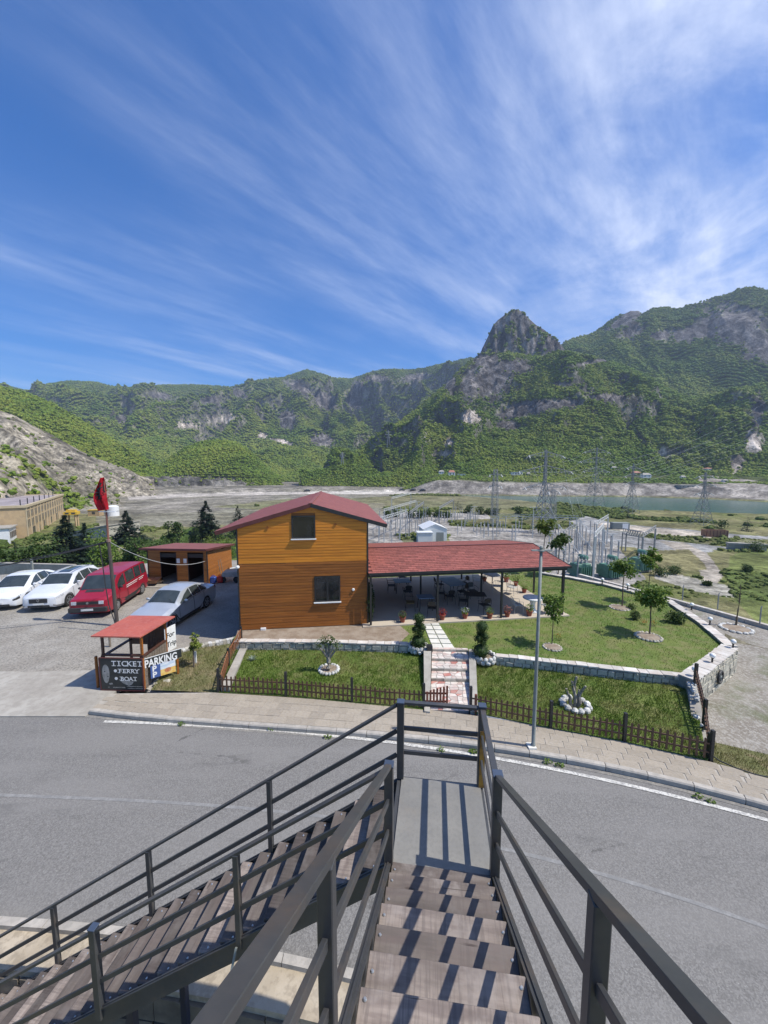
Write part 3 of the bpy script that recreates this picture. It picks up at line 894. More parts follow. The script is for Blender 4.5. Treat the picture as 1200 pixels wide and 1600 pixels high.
# near left slope behind the parking
blend(poly([(225, 905), (225, 868), (350, 842), (380, 842), (380, 905)], 0, 0.5), np.array([0.105, 0.135, 0.03]))
blend(poly([(-400, 905), (-400, 873), (60, 880), (225, 906), (225, 918)], 0, 0.5), np.array([0.33, 0.31, 0.275]))
near_v = np.where(R2 < 30, 1.0, 0.0)
blend(near_v, np.array([0.17, 0.155, 0.11]))
C = np.where(val[..., None], VC, C)
C = np.where((TK == 11)[..., None], C * 1.0, C)
# mesh
nv = NR * NA
co = np.empty((nv, 3), np.float32)
co[:, 0], co[:, 1], co[:, 2] = TX.ravel(), TY.ravel(), TZ.ravel()
def grid_mesh(name, i0, i1):
 rows = i1 - i0 + 1
 sl = slice(i0 * NA, (i1 + 1) * NA)
 me = bpy.data.meshes.new(name)
 me.vertices.add(rows * NA)
 me.vertices.foreach_set('co', co[sl].ravel())
 ii = np.arange(rows - 1)[:, None] * NA + np.arange(NA - 1)[None]
 f = np.stack([ii, ii + 1, ii + NA + 1, ii + NA], -1).reshape(-1, 4)[:, ::-1]
 nf = len(f)
 me.loops.add(nf * 4)
 me.loops.foreach_set('vertex_index', f.ravel().astype(np.int32))
 me.polygons.add(nf)
 me.polygons.foreach_set('loop_start', np.arange(0, nf * 4, 4, dtype=np.int32))
 me.polygons.foreach_set('loop_total', np.full(nf, 4, np.int32))
 me.polygons.foreach_set('use_smooth', np.ones(nf, bool))
 me.update(calc_edges=True)
 ca = me.color_attributes.new('land', 'FLOAT_COLOR', 'POINT')
 cc = np.ones((rows * NA, 4), np.float32)
 cc[:, :3] = C.reshape(-1, 3)[sl]
 ca.data.foreach_set('color', cc.ravel())
 ra = me.attributes.new('rock', 'FLOAT', 'POINT')
 ra.data.foreach_set('value', rock.ravel()[sl].astype(np.float32))
 o = bpy.data.objects.new(name, me)
 COL.objects.link(o)
 o['kind'] = 'structure'
 return o
def landmat(name, fine, mid, bump, bd):
 m = bpy.data.materials.new(name)
 m.use_nodes = True
 t = NT(m.node_tree)
 bs = t.n['Principled BSDF']
 bs.inputs['Roughness'].default_value = 0.95
 bs.inputs['Specular IOR Level'].default_value = 0.15
 a = t.new('ShaderNodeAttribute', attribute_name='land')
 ro = t.new('ShaderNodeAttribute', attribute_name='rock')
 oc = t.new('ShaderNodeTexCoord').outputs['Object']
 n1 = t.noise(oc, fine, 6, 0.7)
 n2 = t.noise(oc, mid, 6, 0.65)
 k = t.math('MULTIPLY', t.ramp(n1, 0.3, 0.7, 0.55, 1.45), t.ramp(n2, 0.3, 0.7, 0.55, 1.45))
 # vertical streaks and fissures on bare rock
 n3 = t.noise(t.mapping(oc, scale=(1, 1, 0.28)), mid * 2.4, 7, 0.72)
 kr = t.ramp(n3, 0.36, 0.62, 0.35, 1.5)
 kk = t.new('ShaderNodeMix', data_type='FLOAT')
 t.link(ro.outputs['Fac'], kk.inputs[0])
 t.link(k, kk.inputs[2])
 t.link(t.math('MULTIPLY', k, kr), kk.inputs[3])
 sc = t.new('ShaderNodeVectorMath', operation='SCALE')
 t.link(a.outputs['Color'], sc.inputs[0])
 t.link(kk.outputs[0], sc.inputs[3])
 t.link(sc.outputs[0], bs.inputs['Base Color'])
 b = t.new('ShaderNodeBump')
 b.inputs['Strength'].default_value = bump
 b.inputs['Distance'].default_value = bd
 t.link(t.math('ADD', n1, t.math('MULTIPLY', n3, 2.0)), b.inputs['Height'])
 t.link(b.outputs[0], bs.inputs['Normal'])
 return m
i1 = int(np.searchsorted(RR, 60))
i2 = int(np.searchsorted(RR, 470))
g1 = grid_mesh('ground', 0, i1)
g1.data.materials.append(landmat('near_slope_land', 3.0, 0.5, 0.8, 0.1))
g2 = grid_mesh('valley_floor', i1, i2)
g2.data.materials.append(landmat('valley_land', 0.5, 0.09, 0.8, 0.6))
g3 = grid_mesh('mountains', i2, NR - 1)
g3.data.materials.append(landmat('mountain_land', 0.11, 0.025, 1.0, 4.0))
# land under and behind the viewpoint
b = MB()
b.box(-60, -60, -2.0, 60, 11.6, -1.25)
b.build('ground_behind', M_lawn2, kind='structure')
# river
M_water = mat('river_water', (0.045, 0.105, 0.090), (0.06, 0.125, 0.105), scale=0.02, rough=0.22, bump=0.5, bscale=0.9, bdist=0.08)
b = MB()
b.add([(30, 130, VZ - 1.5), (520, 90, VZ - 1.5), (520, 460, VZ - 1.5), (20, 460, VZ - 1.5)], [(0, 1, 2, 3)])
b.build('river', M_water, kind='structure')
def ground_z(x, y):
 z, k, rk, inr = terrain(np.array([float(x)]), np.array([float(y)]))
 return float(z[0])
def on_land(px, py, rmin=30.0, rmax=3000.0):
 """first point of the terrain on the sight line through (px, py)"""
 x, f, u = ray(px, py)
 h = math.hypot(x, f)
 rs = np.geomspace(rmin, rmax, 1500)
 xs, ys = x / h * rs, f / h * rs
 zz = CAM_Z + u / h * rs
 tz = terrain(xs, ys)[0]
 hit = np.nonzero(tz >= zz)[0]
 if len(hit) == 0:
  return None
 i = hit[0]
 return Vector((xs[i], ys[i], tz[i]))
# ------------------------------------------------------------------ forest on the mountains (one mass: nobody could count it)
def scatter(name, label, pts, size, mats, kind='stuff', squash=0.85, noise=0.9):
 n = len(pts)
 me = bpy.data.meshes.new(name)
 me.vertices.add(n)
 me.vertices.foreach_set('co', np.asarray(pts, np.float32).ravel())
 at_ = me.attributes.new('size', 'FLOAT', 'POINT')
 at_.data.foreach_set('value', np.asarray(size, np.float32))
 rot = me.attributes.new('turn', 'FLOAT_VECTOR', 'POINT')
 rv = np.zeros((n, 3), np.float32)
 rv[:, 2] = rng.random(n) * 6.28
 rv[:, 0] = (rng.random(n) - 0.5) * 0.7
 rot.data.foreach_set('vector', rv.ravel())
 me.update()
 o = bpy.data.objects.new(name, me)
 COL.objects.link(o)
 o['kind'] = kind
 tag(o, label)
 ng = bpy.data.node_groups.new(name, 'GeometryNodeTree')
 ng.interface.new_socket('Geometry', in_out='INPUT', socket_type='NodeSocketGeometry')
 ng.interface.new_socket('Geometry', in_out='OUTPUT', socket_type='NodeSocketGeometry')
 N = ng.nodes
 L = ng.links
 gi, go = N.new('NodeGroupInput'), N.new('NodeGroupOutput')
 ico = N.new('GeometryNodeMeshIcoSphere')
 ico.inputs['Radius'].default_value = 0.5
 ico.inputs['Subdivisions'].default_value = 2
 nt = N.new('ShaderNodeTexNoise')
 nt.inputs['Scale'].default_value = 2.6
 nt.inputs['Detail'].default_value = 2
 sb = N.new('ShaderNodeVectorMath')
 sb.operation = 'SUBTRACT'
 sb.inputs[1].default_value = (0.5, 0.5, 0.5)
 L.new(nt.outputs['Color'], sb.inputs[0])
 ml = N.new('ShaderNodeVectorMath')
 ml.operation = 'MULTIPLY'
 ml.inputs[1].default_value = (noise, noise, noise * 0.8)
 L.new(sb.outputs[0], ml.inputs[0])
 sp = N.new('GeometryNodeSetPosition')
 L.new(ico.outputs['Mesh'], sp.inputs['Geometry'])
 L.new(ml.outputs[0], sp.inputs['Offset'])
 tr = N.new('GeometryNodeTransform')
 tr.inputs['Scale'].default_value = (1, 1, squash)
 tr.inputs['Translation'].default_value = (0, 0, 0.22)
 L.new(sp.outputs[0], tr.inputs['Geometry'])
 sm = N.new('GeometryNodeSetMaterial')
 sm.inputs['Material'].default_value = mats
 L.new(tr.outputs[0], sm.inputs['Geometry'])
 m2p = N.new('GeometryNodeMeshToPoints')
 L.new(gi.outputs[0], m2p.inputs['Mesh'])
 iop = N.new('GeometryNodeInstanceOnPoints')
 L.new(m2p.outputs[0], iop.inputs['Points'])
 L.new(sm.outputs[0], iop.inputs['Instance'])
 na = N.new('GeometryNodeInputNamedAttribute')
 na.data_type = 'FLOAT'
 na.inputs['Name'].default_value = 'size'
 L.new(na.outputs['Attribute'], iop.inputs['Scale'])
 nb = N.new('GeometryNodeInputNamedAttribute')
 nb.data_type = 'FLOAT_VECTOR'
 nb.inputs['Name'].default_value = 'turn'
 L.new(nb.outputs['Attribute'], iop.inputs['Rotation'])
 L.new(iop.outputs[0], go.inputs[0])
 md = o.modifiers.new('scatter', 'NODES')
 md.node_group = ng
 return o
def crownmat(name, a, b, c):
 m = bpy.data.materials.new(name)
 m.use_nodes = True
 t = NT(m.node_tree)
 bs = t.n['Principled BSDF']
 bs.inputs['Roughness'].default_value = 0.9
 bs.inputs['Specular IOR Level'].default_value = 0.15
 oi = t.new('ShaderNodeObjectInfo')
 geo = t.new('ShaderNodeNewGeometry')
 big = t.noise(geo.outputs['Position'], 0.008, 6, 0.65)
 col = t.mix(t.ramp(big, 0.38, 0.62), a, b)
 col = t.mix(t.ramp(oi.outputs['Random'], 0.55, 1.0, 0, 0.7), col, c)
 v = t.noise(geo.outputs['Position'], 0.9, 3, 0.7)
 g = t.new('ShaderNodeHueSaturation')
 t.link(col, g.inputs['Color'])
 t.link(t.math('MULTIPLY', t.ramp(oi.outputs['Random'], 0, 1, 0.72, 1.3, smooth=False), t.ramp(v, 0.3, 0.7, 0.65, 1.35)), g.inputs['Value'])
 t.link(g.outputs[0], bs.inputs['Base Color'])
 return m
M_crown = crownmat('forest_crown', (0.118, 0.172, 0.026), (0.205, 0.235, 0.040), (0.066, 0.115, 0.022))
# visible part of the land only: rows whose horizon angle has not been passed
ang = (TZ - CAM_Z) / R2
vis = ang >= np.maximum.accumulate(ang, axis=0) - 0.004
dens = np.where(ismtn, (1 - rock) ** 1.5, 0)
dens = np.where(np.isin(TK, [9, 10]), dens * 0.35, dens)
dens = np.where(pk, dens * 0.9, dens)
farbank = (TK == 0) & (bk > 32) & (d2 > 3)
dens = np.where(farbank & (n_a + n_c > -0.12), 0.75, dens)
dens = dens * vis * (R2 < 2600) * (np.abs(d2) < 52)
open_ = ((n_b + 0.5 * n_a > 0.34) & (n_c > -0.1))
dens = dens * np.where(open_, 0.25, 1.0)
# weight by the solid angle of each cell, then by distance
cell = np.gradient(R2, axis=0) * np.gradient(A2, axis=1) * R2
facing = np.clip(0.10 + np.gradient(ang, axis=0) / np.gradient(R2, axis=0) * R2, 0.04, 3)
wgt = dens * cell / (R2 ** 2) * (0.25 + facing) * np.clip(R2 / 700, 0.6, 1.6)
pr = wgt.ravel() / wgt.sum()
NF = 290000
pick = rng.choice(len(pr), NF, p=pr)
fx = TX.ravel()[pick] + (rng.random(NF) - 0.5) * 5
rj_ = (rng.random(NF) - 0.5) * np.where(R2.ravel()[pick] > 1150, 14, 7)
fx = fx * (1 + rj_ / R2.ravel()[pick])
fy = TY.ravel()[pick] * (1 + rj_ / R2.ravel()[pick])
rr_ = np.hypot(fx, fy)
fz = TZ.ravel()[pick] - 0.8
fs = (1.7 + 4.2 * rng.random(NF) ** 2.5) * np.clip(rr_ / 850, 0.62, 1.45)
scatter('mountain_forest', 'green broadleaf forest covering the mountain slopes', np.stack([fx, fy, fz], 1), fs, M_crown)
# scrub and ground cover in the valley, on the near slope and the far bank
m = (TK == 0) & (R2 > 34) & (TRIV < 0.1)
dn = np.where(m & (n_a + 0.7 * n_c > 0.16), 1.0, 0.0)
dn = np.where(m & (R2 < 170) & (d2 > 25) & (n_a + 0.6 * n_b > 0.10), 0.35, dn)
dn *= (C[..., 1] > C[..., 0] * 1.02)
dn *= vis
dn *= 1 - 0.0
wv_ = dn * cell / (R2 ** 1.75)
pr = wv_.ravel() / max(wv_.sum(), 1e-9)
NS = 14000
pick = rng.choice(len(pr), NS, p=pr)
sx = TX.ravel()[pick] + (rng.random(NS) - 0.5) * 0.8
sy = TY.ravel()[pick] + (rng.random(NS) - 0.5) * 0.8
sz = TZ.ravel()[pick] - 0.08
ss = (0.30 + 1.0 * rng.random(NS) ** 3) * np.clip(np.hypot(sx, sy) / 110, 0.6, 2.6)
M_scrub = crownmat('valley_scrub', (0.095, 0.120, 0.032), (0.145, 0.160, 0.05), (0.06, 0.085, 0.024))
scatter('valley_scrub', 'low green scrub dotted over the valley floor', np.stack([sx, sy, sz], 1), ss, M_scrub, squash=0.7)
# ------------------------------------------------------------------ road, pavement, kerbs
def smooth_line(pts, z, n=40):
 """evenly spaced points of a smooth curve through photograph points on level z"""
 p = [at(a, b_, z) if not isinstance(a, Vector) else a for a, b_ in pts]
 xs = np.array([q.x for q in p])
 ys = np.array([q.y for q in p])
 c = np.polyfit(xs, ys, 3)
 return c
kerb_c = smooth_line([(135, 1112), (250, 1117), (400, 1131), (520, 1145), (620, 1154), (720, 1160), (800, 1170), (900, 1186), (1000, 1205), (1100, 1232), (1200, 1260)], 0.13)
line_c = smooth_line([(0, 1124), (180, 1130), (300, 1132), (450, 1143), (560, 1153), (640, 1165), (780, 1188), (900, 1208), (1000, 1232), (1100, 1256), (1200, 1282)], 0)
mid_c = smooth_line([(0, 1243), (150, 1247), (300, 1255), (470, 1275), (815, 1330), (900, 1355), (1000, 1385), (1100, 1415), (1200, 1450)], 0)
near_c = smooth_line([(0, 1440), (100, 1447), (180, 1455), (390, 1487), (520, 1515), (620, 1540)], 0)
def cv_at(c, x):
 return float(np.polyval(c, x))
X0, X1 = -24.0, 16.0
def strip(name, m, c_a, off_a, c_b, off_b, z, x0=X0, x1=X1, n=80, kind='structure'):
 vs, fs = [], []
 for i in range(n + 1):
  x = x0 + (x1 - x0) * i / n
  vs += [(x, cv_at(c_a, x) + off_a, z), (x, cv_at(c_b, x) + off_b, z)]
 for i in range(n):
  fs.append((2 * i, 2 * i + 2, 2 * i + 3, 2 * i + 1))
 o = MB().add(vs, fs).build(name, m, kind=kind)
 return o
xs_ = np.linspace(-9, 8, 40)
# beyond the fitted range let the curves run on parallel to the white line
def extend(c, lo, hi):
 return c
b = MB()
vs, fs = [], []
N_ = 100
for i in range(N_ + 1):
 x = X0 + (X1 - X0) * i / N_
 xc = min(max(x, -11.5), 9.5)
 yk = cv_at(kerb_c, xc) + (x - xc) * (-0.75 if x > 9.5 else 0.05)
 xn = min(max(x, -6.5), 0.6)
 yn = cv_at(near_c, xn) + (x - xn) * (-0.50 if x > 0.6 else -0.02)
 if x < -8.3:
  yk = 10.02
 vs += [(x, yn, 0.0), (x, yk - 0.02, 0.0)]
for i in range(N_):
 fs.append((2 * i, 2 * i + 2, 2 * i + 3, 2 * i + 1))
b.add(vs, fs)
b.build('road', M_road, kind='structure')
def paint_line(name, c, wd, z, x0, x1, m):
 vs, fs = [], []
 n = 60
 for i in range(n + 1):
  x = x0 + (x1 - x0) * i / n
  y = cv_at(c, x)
  vs += [(x, y - wd / 2, z), (x, y + wd / 2, z)]
 for i in range(n):
  fs.append((2 * i, 2 * i + 2, 2 * i + 3, 2 * i + 1))
 MB().add(vs, fs).build(name, m, kind='structure')
M_faint = mat('faint_centre_paint', (0.27, 0.265, 0.25), (0.19, 0.188, 0.18), scale=6, detail=8, rough=0.85, c3=(0.185, 0.18, 0.172), s3=22, f3=0.7)
paint_line('road_edge_line', line_c, 0.10, 0.011, -7.6, 8.2, M_line)
paint_line('road_centre_line', mid_c, 0.075, 0.004, -9.5, 6.5, M_faint)
M_gutter = mat('gutter_dust', (0.27, 0.25, 0.215), (0.19, 0.18, 0.165), scale=6, detail=8, rough=0.95, c3=(0.13, 0.125, 0.115), s3=20, f3=0.5)
vs, fs = [], []
for i in range(61):
 x = -8.6 + 17.9 * i / 60
 y = cv_at(kerb_c, x)
 vs += [(x, y - 0.11, 0.006), (x, y - 0.02, 0.008)]
 if i < 60:
  fs.append((2 * i, 2 * i + 2, 2 * i + 3, 2 * i + 1))
MB().add(vs, fs).build('gutter', M_gutter, kind='structure')
# fence line of the garden (plan)
FENCE_PX = [(342, 1081), (447, 1087), (550, 1097), (662, 1107), (735, 1112), (860, 1137), (975, 1158), (1110, 1188)]
FENCE = [at(a, c_, 0.12) for a, c_ in FENCE_PX]
fence_c = np.polyfit([p.x for p in FENCE], [p.y for p in FENCE], 3)
# pavement slab, edged by kerb stones, laid with pavers
PX0, PX1 = -8.25, 9.6
def pav_far(x):
 xx = min(max(x, -5.2), 7.5)
 y = float(np.polyval(fence_c, xx)) - 0.04
 if x < -5.2:
  y += (x + 5.2) * 0.02
 if x > 7.5:
  y += (x - 7.5) * (-0.62)
 return y
vs, fs = [], []
for i in range(81):
 x = PX0 + (PX1 - PX0) * i / 80
 y0, y1 = cv_at(kerb_c, x) + 0.125, pav_far(x)
 vs += [(x, y0, 0.112), (x, y1, 0.112), (x, y1, -0.2), (x, y0, -0.2)]
 if i < 80:
  a = 4 * i
  fs += [(a, a + 4, a + 5, a + 1), (a + 1, a + 5, a + 6, a + 2)]
pav = MB().add(vs, fs).build('pavement', M_sand, kind='structure')
WM[pav.name] = Matrix.Identity(4)
kx = PX0
k = 0
while kx < PX1 - 0.3:
 ln = 0.78
 x1 = kx + ln
 y0, y1 = cv_at(kerb_c, kx), cv_at(kerb_c, x1)
 d = Vector((x1 - kx, y1 - y0, 0)).normalized()
 nrm = Vector((-d.y, d.x, 0))
 a, c_ = Vector((kx, y0, 0)) + d * 0.006, Vector((x1, y1, 0)) - d * 0.006
 j = random.uniform(-0.004, 0.004)
 pr_ = [(0, -0.05), (0.0, 0.10), (0.022, 0.128), (0.125, 0.128), (0.125, -0.05)]
 vs = [tuple(a + nrm * q[0] + Vector((0, 0, q[1] + j))) for q in pr_] + [tuple(c_ + nrm * q[0] + Vector((0, 0, q[1] + j))) for q in pr_]
 fs = [(0, 1, 2, 3, 4)[::-1], (5, 6, 7, 8, 9)] + [(i, i + 1, i + 6, i + 5) for i in range(4)]
 MB().add(vs, fs).build('kerb_stone', M_kerb, parent=pav)
 kx = x1
 k += 1
# pavers
rows = 4
x = PX0 + 0.02
psrc = None
while x < PX1 - 0.3:
 wl = 0.40
 xm = x + wl / 2
 ya, yb = cv_at(kerb_c, xm) + 0.135, pav_far(xm) - 0.02
 sl = math.atan2(cv_at(kerb_c, xm + 0.2) - cv_at(kerb_c, xm - 0.2), 0.4)
 hh = (yb - ya) / rows
 for r_ in range(rows):
  ox = (0.2 if r_ % 2 else 0.0)
  cx = xm + ox
  cy = ya + hh * (r_ + 0.5) + ox * math.tan(sl)
  if psrc is None:
   psrc = MB().box(-0.5, -0.5, -0.5, 0.5, 0.5, 0.5)
   psrc = psrc.build('paver', M_paver, parent=pav)
   o = psrc
  else:
   o = bpy.data.objects.new('paver', psrc.data)
   COL.objects.link(o)
   o.parent = pav
  o.matrix_local = Matrix.Translation((cx, cy, 0.1065 + random.uniform(-0.002, 0.003))) @ Matrix.Rotation(sl + random.uniform(-0.01, 0.01), 4, 'Z') @ Matrix.Diagonal((wl - random.uniform(0.004, 0.013), hh - random.uniform(0.004, 0.012), 0.03, 1))
 x += wl
# driveway apron to the parking, and the gravel lot
b = MB()
ap = [at(-500, 1112), at(-500, 1070), at(-300, 1052), at(0, 1040), at(150, 1035), at(215, 1040), at(240, 1077)]
b.prism([(-24, 10.0), (PX0 - 0.01, 10.0), (PX0 - 0.01, pav_far(PX0) + 0.9), (-7.2, pav_far(-7.2) + 0.02 + 0.25), (-7.4, 12.6), (-12, 12.4), (-24, 12.6)], -0.1, 0.030)
b.build('driveway', M_conc, kind='structure')
b = MB()
lot = [(-24, 12.2), (-7.3, 12.2), (-7.3, 11.2), (-4.9, 11.15), (-4.75, 13.6), (-4.3, 14.6), (-5.4, 16), (-5.4, 27.5), (-8, 29.5), (-16, 29.0), (-24, 25.5), (-31, 23)]
b.prism(lot, -0.3, 0.012)
b.build('parking_lot', M_gravel, kind='structure')
M_lotpave = mat('lot_asphalt', (0.27, 0.24, 0.20), (0.33, 0.30, 0.25), scale=0.9, detail=8, rough=0.95, bump=0.5, bscale=30, c3=(0.14, 0.13, 0.12), s3=18, f3=0.5, dirt=((0.32, 0.30, 0.26), 0.5, 0.6))
b = MB()
b.prism([(-10.2, 12.9), (-7.6, 13.2), (-5.3, 14.2), (-5.3, 27.0), (-8.8, 27.0), (-9.0, 20)], -0.1, 0.020)
b.build('lot_asphalt_patch', M_lotpave, kind='structure')
# near pavement below the stairs and its low wall
b = MB()
vs, fs = [], []
pts = []
for i in range(41):
 x = -14 + 15.2 * i / 40
 xn = min(max(x, -6.5), 0.6)
 yn = cv_at(near_c, xn) + (x - xn) * (-0.50 if x > 0.6 else -0.02)
 pts.append((x, yn))
far = [(p[0], p[1] - 0.003) for p in pts]
near_edge = [(x, y - 0.56) for x, y in pts]
b.prism(far + near_edge[::-1], -0.2, 0.05)
np_ = b.build('near_pavement', M_nearwalk, kind='structure')
for i in range(19):
 x = -12.9 + i * 0.72
 xn = min(max(x, -6.5), 0.6)
 y0 = cv_at(near_c, xn) + (x - xn) * (-0.50 if x > 0.6 else -0.02)
 x1 = x + 0.71
 xn = min(max(x1, -6.5), 0.6)
 y1 = cv_at(near_c, xn) + (x1 - xn) * (-0.50 if x1 > 0.6 else -0.02)
 MB().add([(x, y0, -0.05), (x1, y1, -0.05), (x1, y1 - 0.13, -0.05), (x, y0 - 0.13, -0.05), (x, y0 - 0.01, 0.11), (x1, y1 - 0.01, 0.11), (x1, y1 - 0.13, 0.12), (x, y0 - 0.13, 0.12)],
    [(3, 2, 1, 0), (4, 5, 6, 7), (0, 1, 5, 4), (1, 2, 6, 5), (2, 3, 7, 6), (3, 0, 4, 7)][::1]).build('kerb_stone', M_kerb, parent=np_)
# low retaining wall under the near pavement: rough stone face seen in the shade below the stairs
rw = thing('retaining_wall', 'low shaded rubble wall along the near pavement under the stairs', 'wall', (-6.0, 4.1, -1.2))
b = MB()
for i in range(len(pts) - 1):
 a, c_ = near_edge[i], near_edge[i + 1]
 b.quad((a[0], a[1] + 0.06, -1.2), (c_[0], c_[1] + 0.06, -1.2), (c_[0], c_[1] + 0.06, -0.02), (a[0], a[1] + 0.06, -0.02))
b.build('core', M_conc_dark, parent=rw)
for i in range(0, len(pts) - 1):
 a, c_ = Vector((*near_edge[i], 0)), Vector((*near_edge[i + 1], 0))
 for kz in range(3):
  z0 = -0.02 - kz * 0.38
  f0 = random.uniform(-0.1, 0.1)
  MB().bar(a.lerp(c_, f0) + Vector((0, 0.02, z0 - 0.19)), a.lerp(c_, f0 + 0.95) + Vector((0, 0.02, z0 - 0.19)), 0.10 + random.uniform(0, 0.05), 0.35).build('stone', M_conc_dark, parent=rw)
# ------------------------------------------------------------------ the metal staircase
SH = R(7.6)
sd = Vector((math.sin(SH), math.cos(SH), 0))
rd = Vector((math.cos(SH), -math.sin(SH), 0))
ZP = 3.47
def SP_(s, r, z):
 return sd * s + rd * r + Vector((0, 0, z))
RL, RR_ = -0.335, 0.505
S0, S1 = 2.90, 3.80
TA, TB = 0.618, 0.70
stair = thing('staircase', 'charcoal steel staircase with plank treads, a landing and a second flight down to the left', 'staircase', tuple(SP_(3.35, 0.0, 0.0)))
UPz = Vector((0, 0, 1))
# landing plate
b = MB()
b.prism([tuple(SP_(s, r, 0)[:2]) for s, r in ((S0 - 0.02, RL + 0.02), (S0 - 0.02, RR_ - 0.0), (S1, RR_), (S1, RL + 0.02))], ZP - 0.012, ZP)
b.build('landing_plate', M_plate, parent=stair)
b = MB()
for (a, c_) in (((S0, RL), (S1, RL)), ((S0, RR_), (S1, RR_)), ((S1, RL), (S1, RR_)), ((S0, RL), (S0, RR_))):
 b.bar(SP_(*a, ZP - 0.07), SP_(*c_, ZP - 0.07), 0.05, 0.11)
b.build('landing_frame', M_steel, parent=stair)
def stair_post(s, r, z0, z1, wd=0.072, m=None, cap=True):
 b = MB()
 b.M = Matrix.Translation(SP_(s, r, 0)) @ Matrix.Rotation(-SH, 4, 'Z')
 b.box(-wd / 2, -wd / 2, z0, wd / 2, wd / 2, z1)
 o = b.build('post', m or M_steel, parent=stair, bevel=0.004)
 if cap:
  b = MB()
  b.M = Matrix.Translation(SP_(s, r, 0)) @ Matrix.Rotation(-SH, 4, 'Z')
  b.box(-wd / 2 - 0.004, -wd / 2 - 0.004, z1 + 0.0015, wd / 2 + 0.004, wd / 2 + 0.004, z1 + 0.016)
  b.build('post_cap', M_cap, parent=o, bevel=0.003)
 return o
PH = 0.865
stair_post(S0 - 0.01, RL - 0.01, ZP - 0.30, ZP + PH)
stair_post(S0 - 0.01, RR_ + 0.01, ZP - 0.30, ZP + PH + 0.01)
stair_post(S1, RL + 0.005, ZP, ZP + PH - 0.02)
pr_post = stair_post(S1, RR_, ZP + 0.0, ZP + PH + 0.005)
b = MB()
b.M = Matrix.Translation(SP_(S1, RR_, 0)) @ Matrix.Rotation(-SH, 4, 'Z')
b.box(-0.020, -0.0385, ZP + 0.003, 0.032, -0.0362, ZP + 0.62)
b.build('rust_patch', M_rustpaint, parent=pr_post)
# landing guard rails: three bars each side
for (a, c_) in (((S1, RL + 0.04), (S1, RR_ - 0.04)), ((S0 + 0.03, RR_), (S1 - 0.04, RR_))):
 side = c_[0] - a[0] > 0.3
 MB().bar(SP_(*a, ZP + PH - 0.02), SP_(*c_, ZP + PH - 0.02), 0.05, 0.028).build('top_rail', M_steel, parent=stair, bevel=0.002)
 for h in (0.56, 0.29):
  MB().bar(SP_(*a, ZP + h), SP_(*c_, ZP + h), 0.022, 0.045).build('mid_rail', M_steel, parent=stair, bevel=0.002)
# upper flight: rails from the landing posts up past the viewer
def rail_pt(s, r, h):
 return SP_(s, r, ZP + (S0 - s) * TA + h)
SE = -1.2
for r, nm in ((RL - 0.012, 'l'), (RR_ + 0.012, 'r')):
 MB().bar(rail_pt(S0 - 0.035, r, PH - 0.012), rail_pt(SE, r, PH - 0.012), 0.05, 0.030).build('handrail', M_steel, parent=stair, bevel=0.002)
 for h in (0.545, 0.275):
  MB().bar(rail_pt(S0 - 0.035, r, h), rail_pt(SE, r, h), 0.020, 0.042).build('mid_rail', M_steel, parent=stair, bevel=0.002)
 MB().bar(rail_pt(S0 + 0.05, r, -0.115), rail_pt(SE, r, -0.115), 0.012, 0.20).build('stringer', M_steel, parent=stair)
 MB().bar(rail_pt(S0 + 0.05, r, -0.012), rail_pt(SE, r, -0.012), 0.05, 0.008).build('stringer_flange', M_steel, parent=stair)
 for sp in (1.13, -0.62):
  z0, z1 = rail_pt(sp, r, -0.10).z, rail_pt(sp, r, PH - 0.02).z
  stair_post(sp, r, z0, z1, wd=0.055, cap=False)
tsrc = None
def darken(o):
 o.material_slots[0].link = 'OBJECT'
 o.material_slots[0].material = M_tread2
for n in range(16):
 se = [2.885, 2.70, 2.49, 2.27, 2.03, 1.80, 1.55][n] if n < 7 else 1.55 - (n - 6) * 0.237
 s = se - 0.125
 z = ZP + (S0 - se) * TA - 0.004
 dz = random.uniform(-0.004, 0.004)
 if tsrc is None:
  tsrc = MB().box(-0.405, -0.125, -0.042, 0.405, 0.125, 0.0).build('tread', M_tread, bevel=0.005)
  tsrc.parent = stair
  o = tsrc
 else:
  o = bpy.data.objects.new('tread', tsrc.data)
  COL.objects.link(o)
  o.parent = stair
  bv = o.modifiers.new('bevel', 'BEVEL')
  bv.width = 0.005
  bv.segments = 1
 M = Matrix.Translation(SP_(s, (RL + RR_) / 2 + random.uniform(-0.004, 0.004), z + dz + 0.0)) @ Matrix.Rotation(-SH + random.uniform(-0.012, 0.012), 4, 'Z') @ Matrix.Rotation(random.uniform(-0.01, 0.02), 4, 'X')
 o.matrix_local = WM[stair.name].inverted() @ M
 WM[o.name] = M
 if n in (2, 4, 9):
  darken(o)
 for e in (-1, 1):
  b = MB()
  b.M = M
  b.lathe([(0.010, 0), (0.010, 0.003), (0.006, 0.008)], (e * 0.375, random.uniform(0.03, 0.08), 0.001), 8)
  b.build('bolt', M_bolt, parent=o)
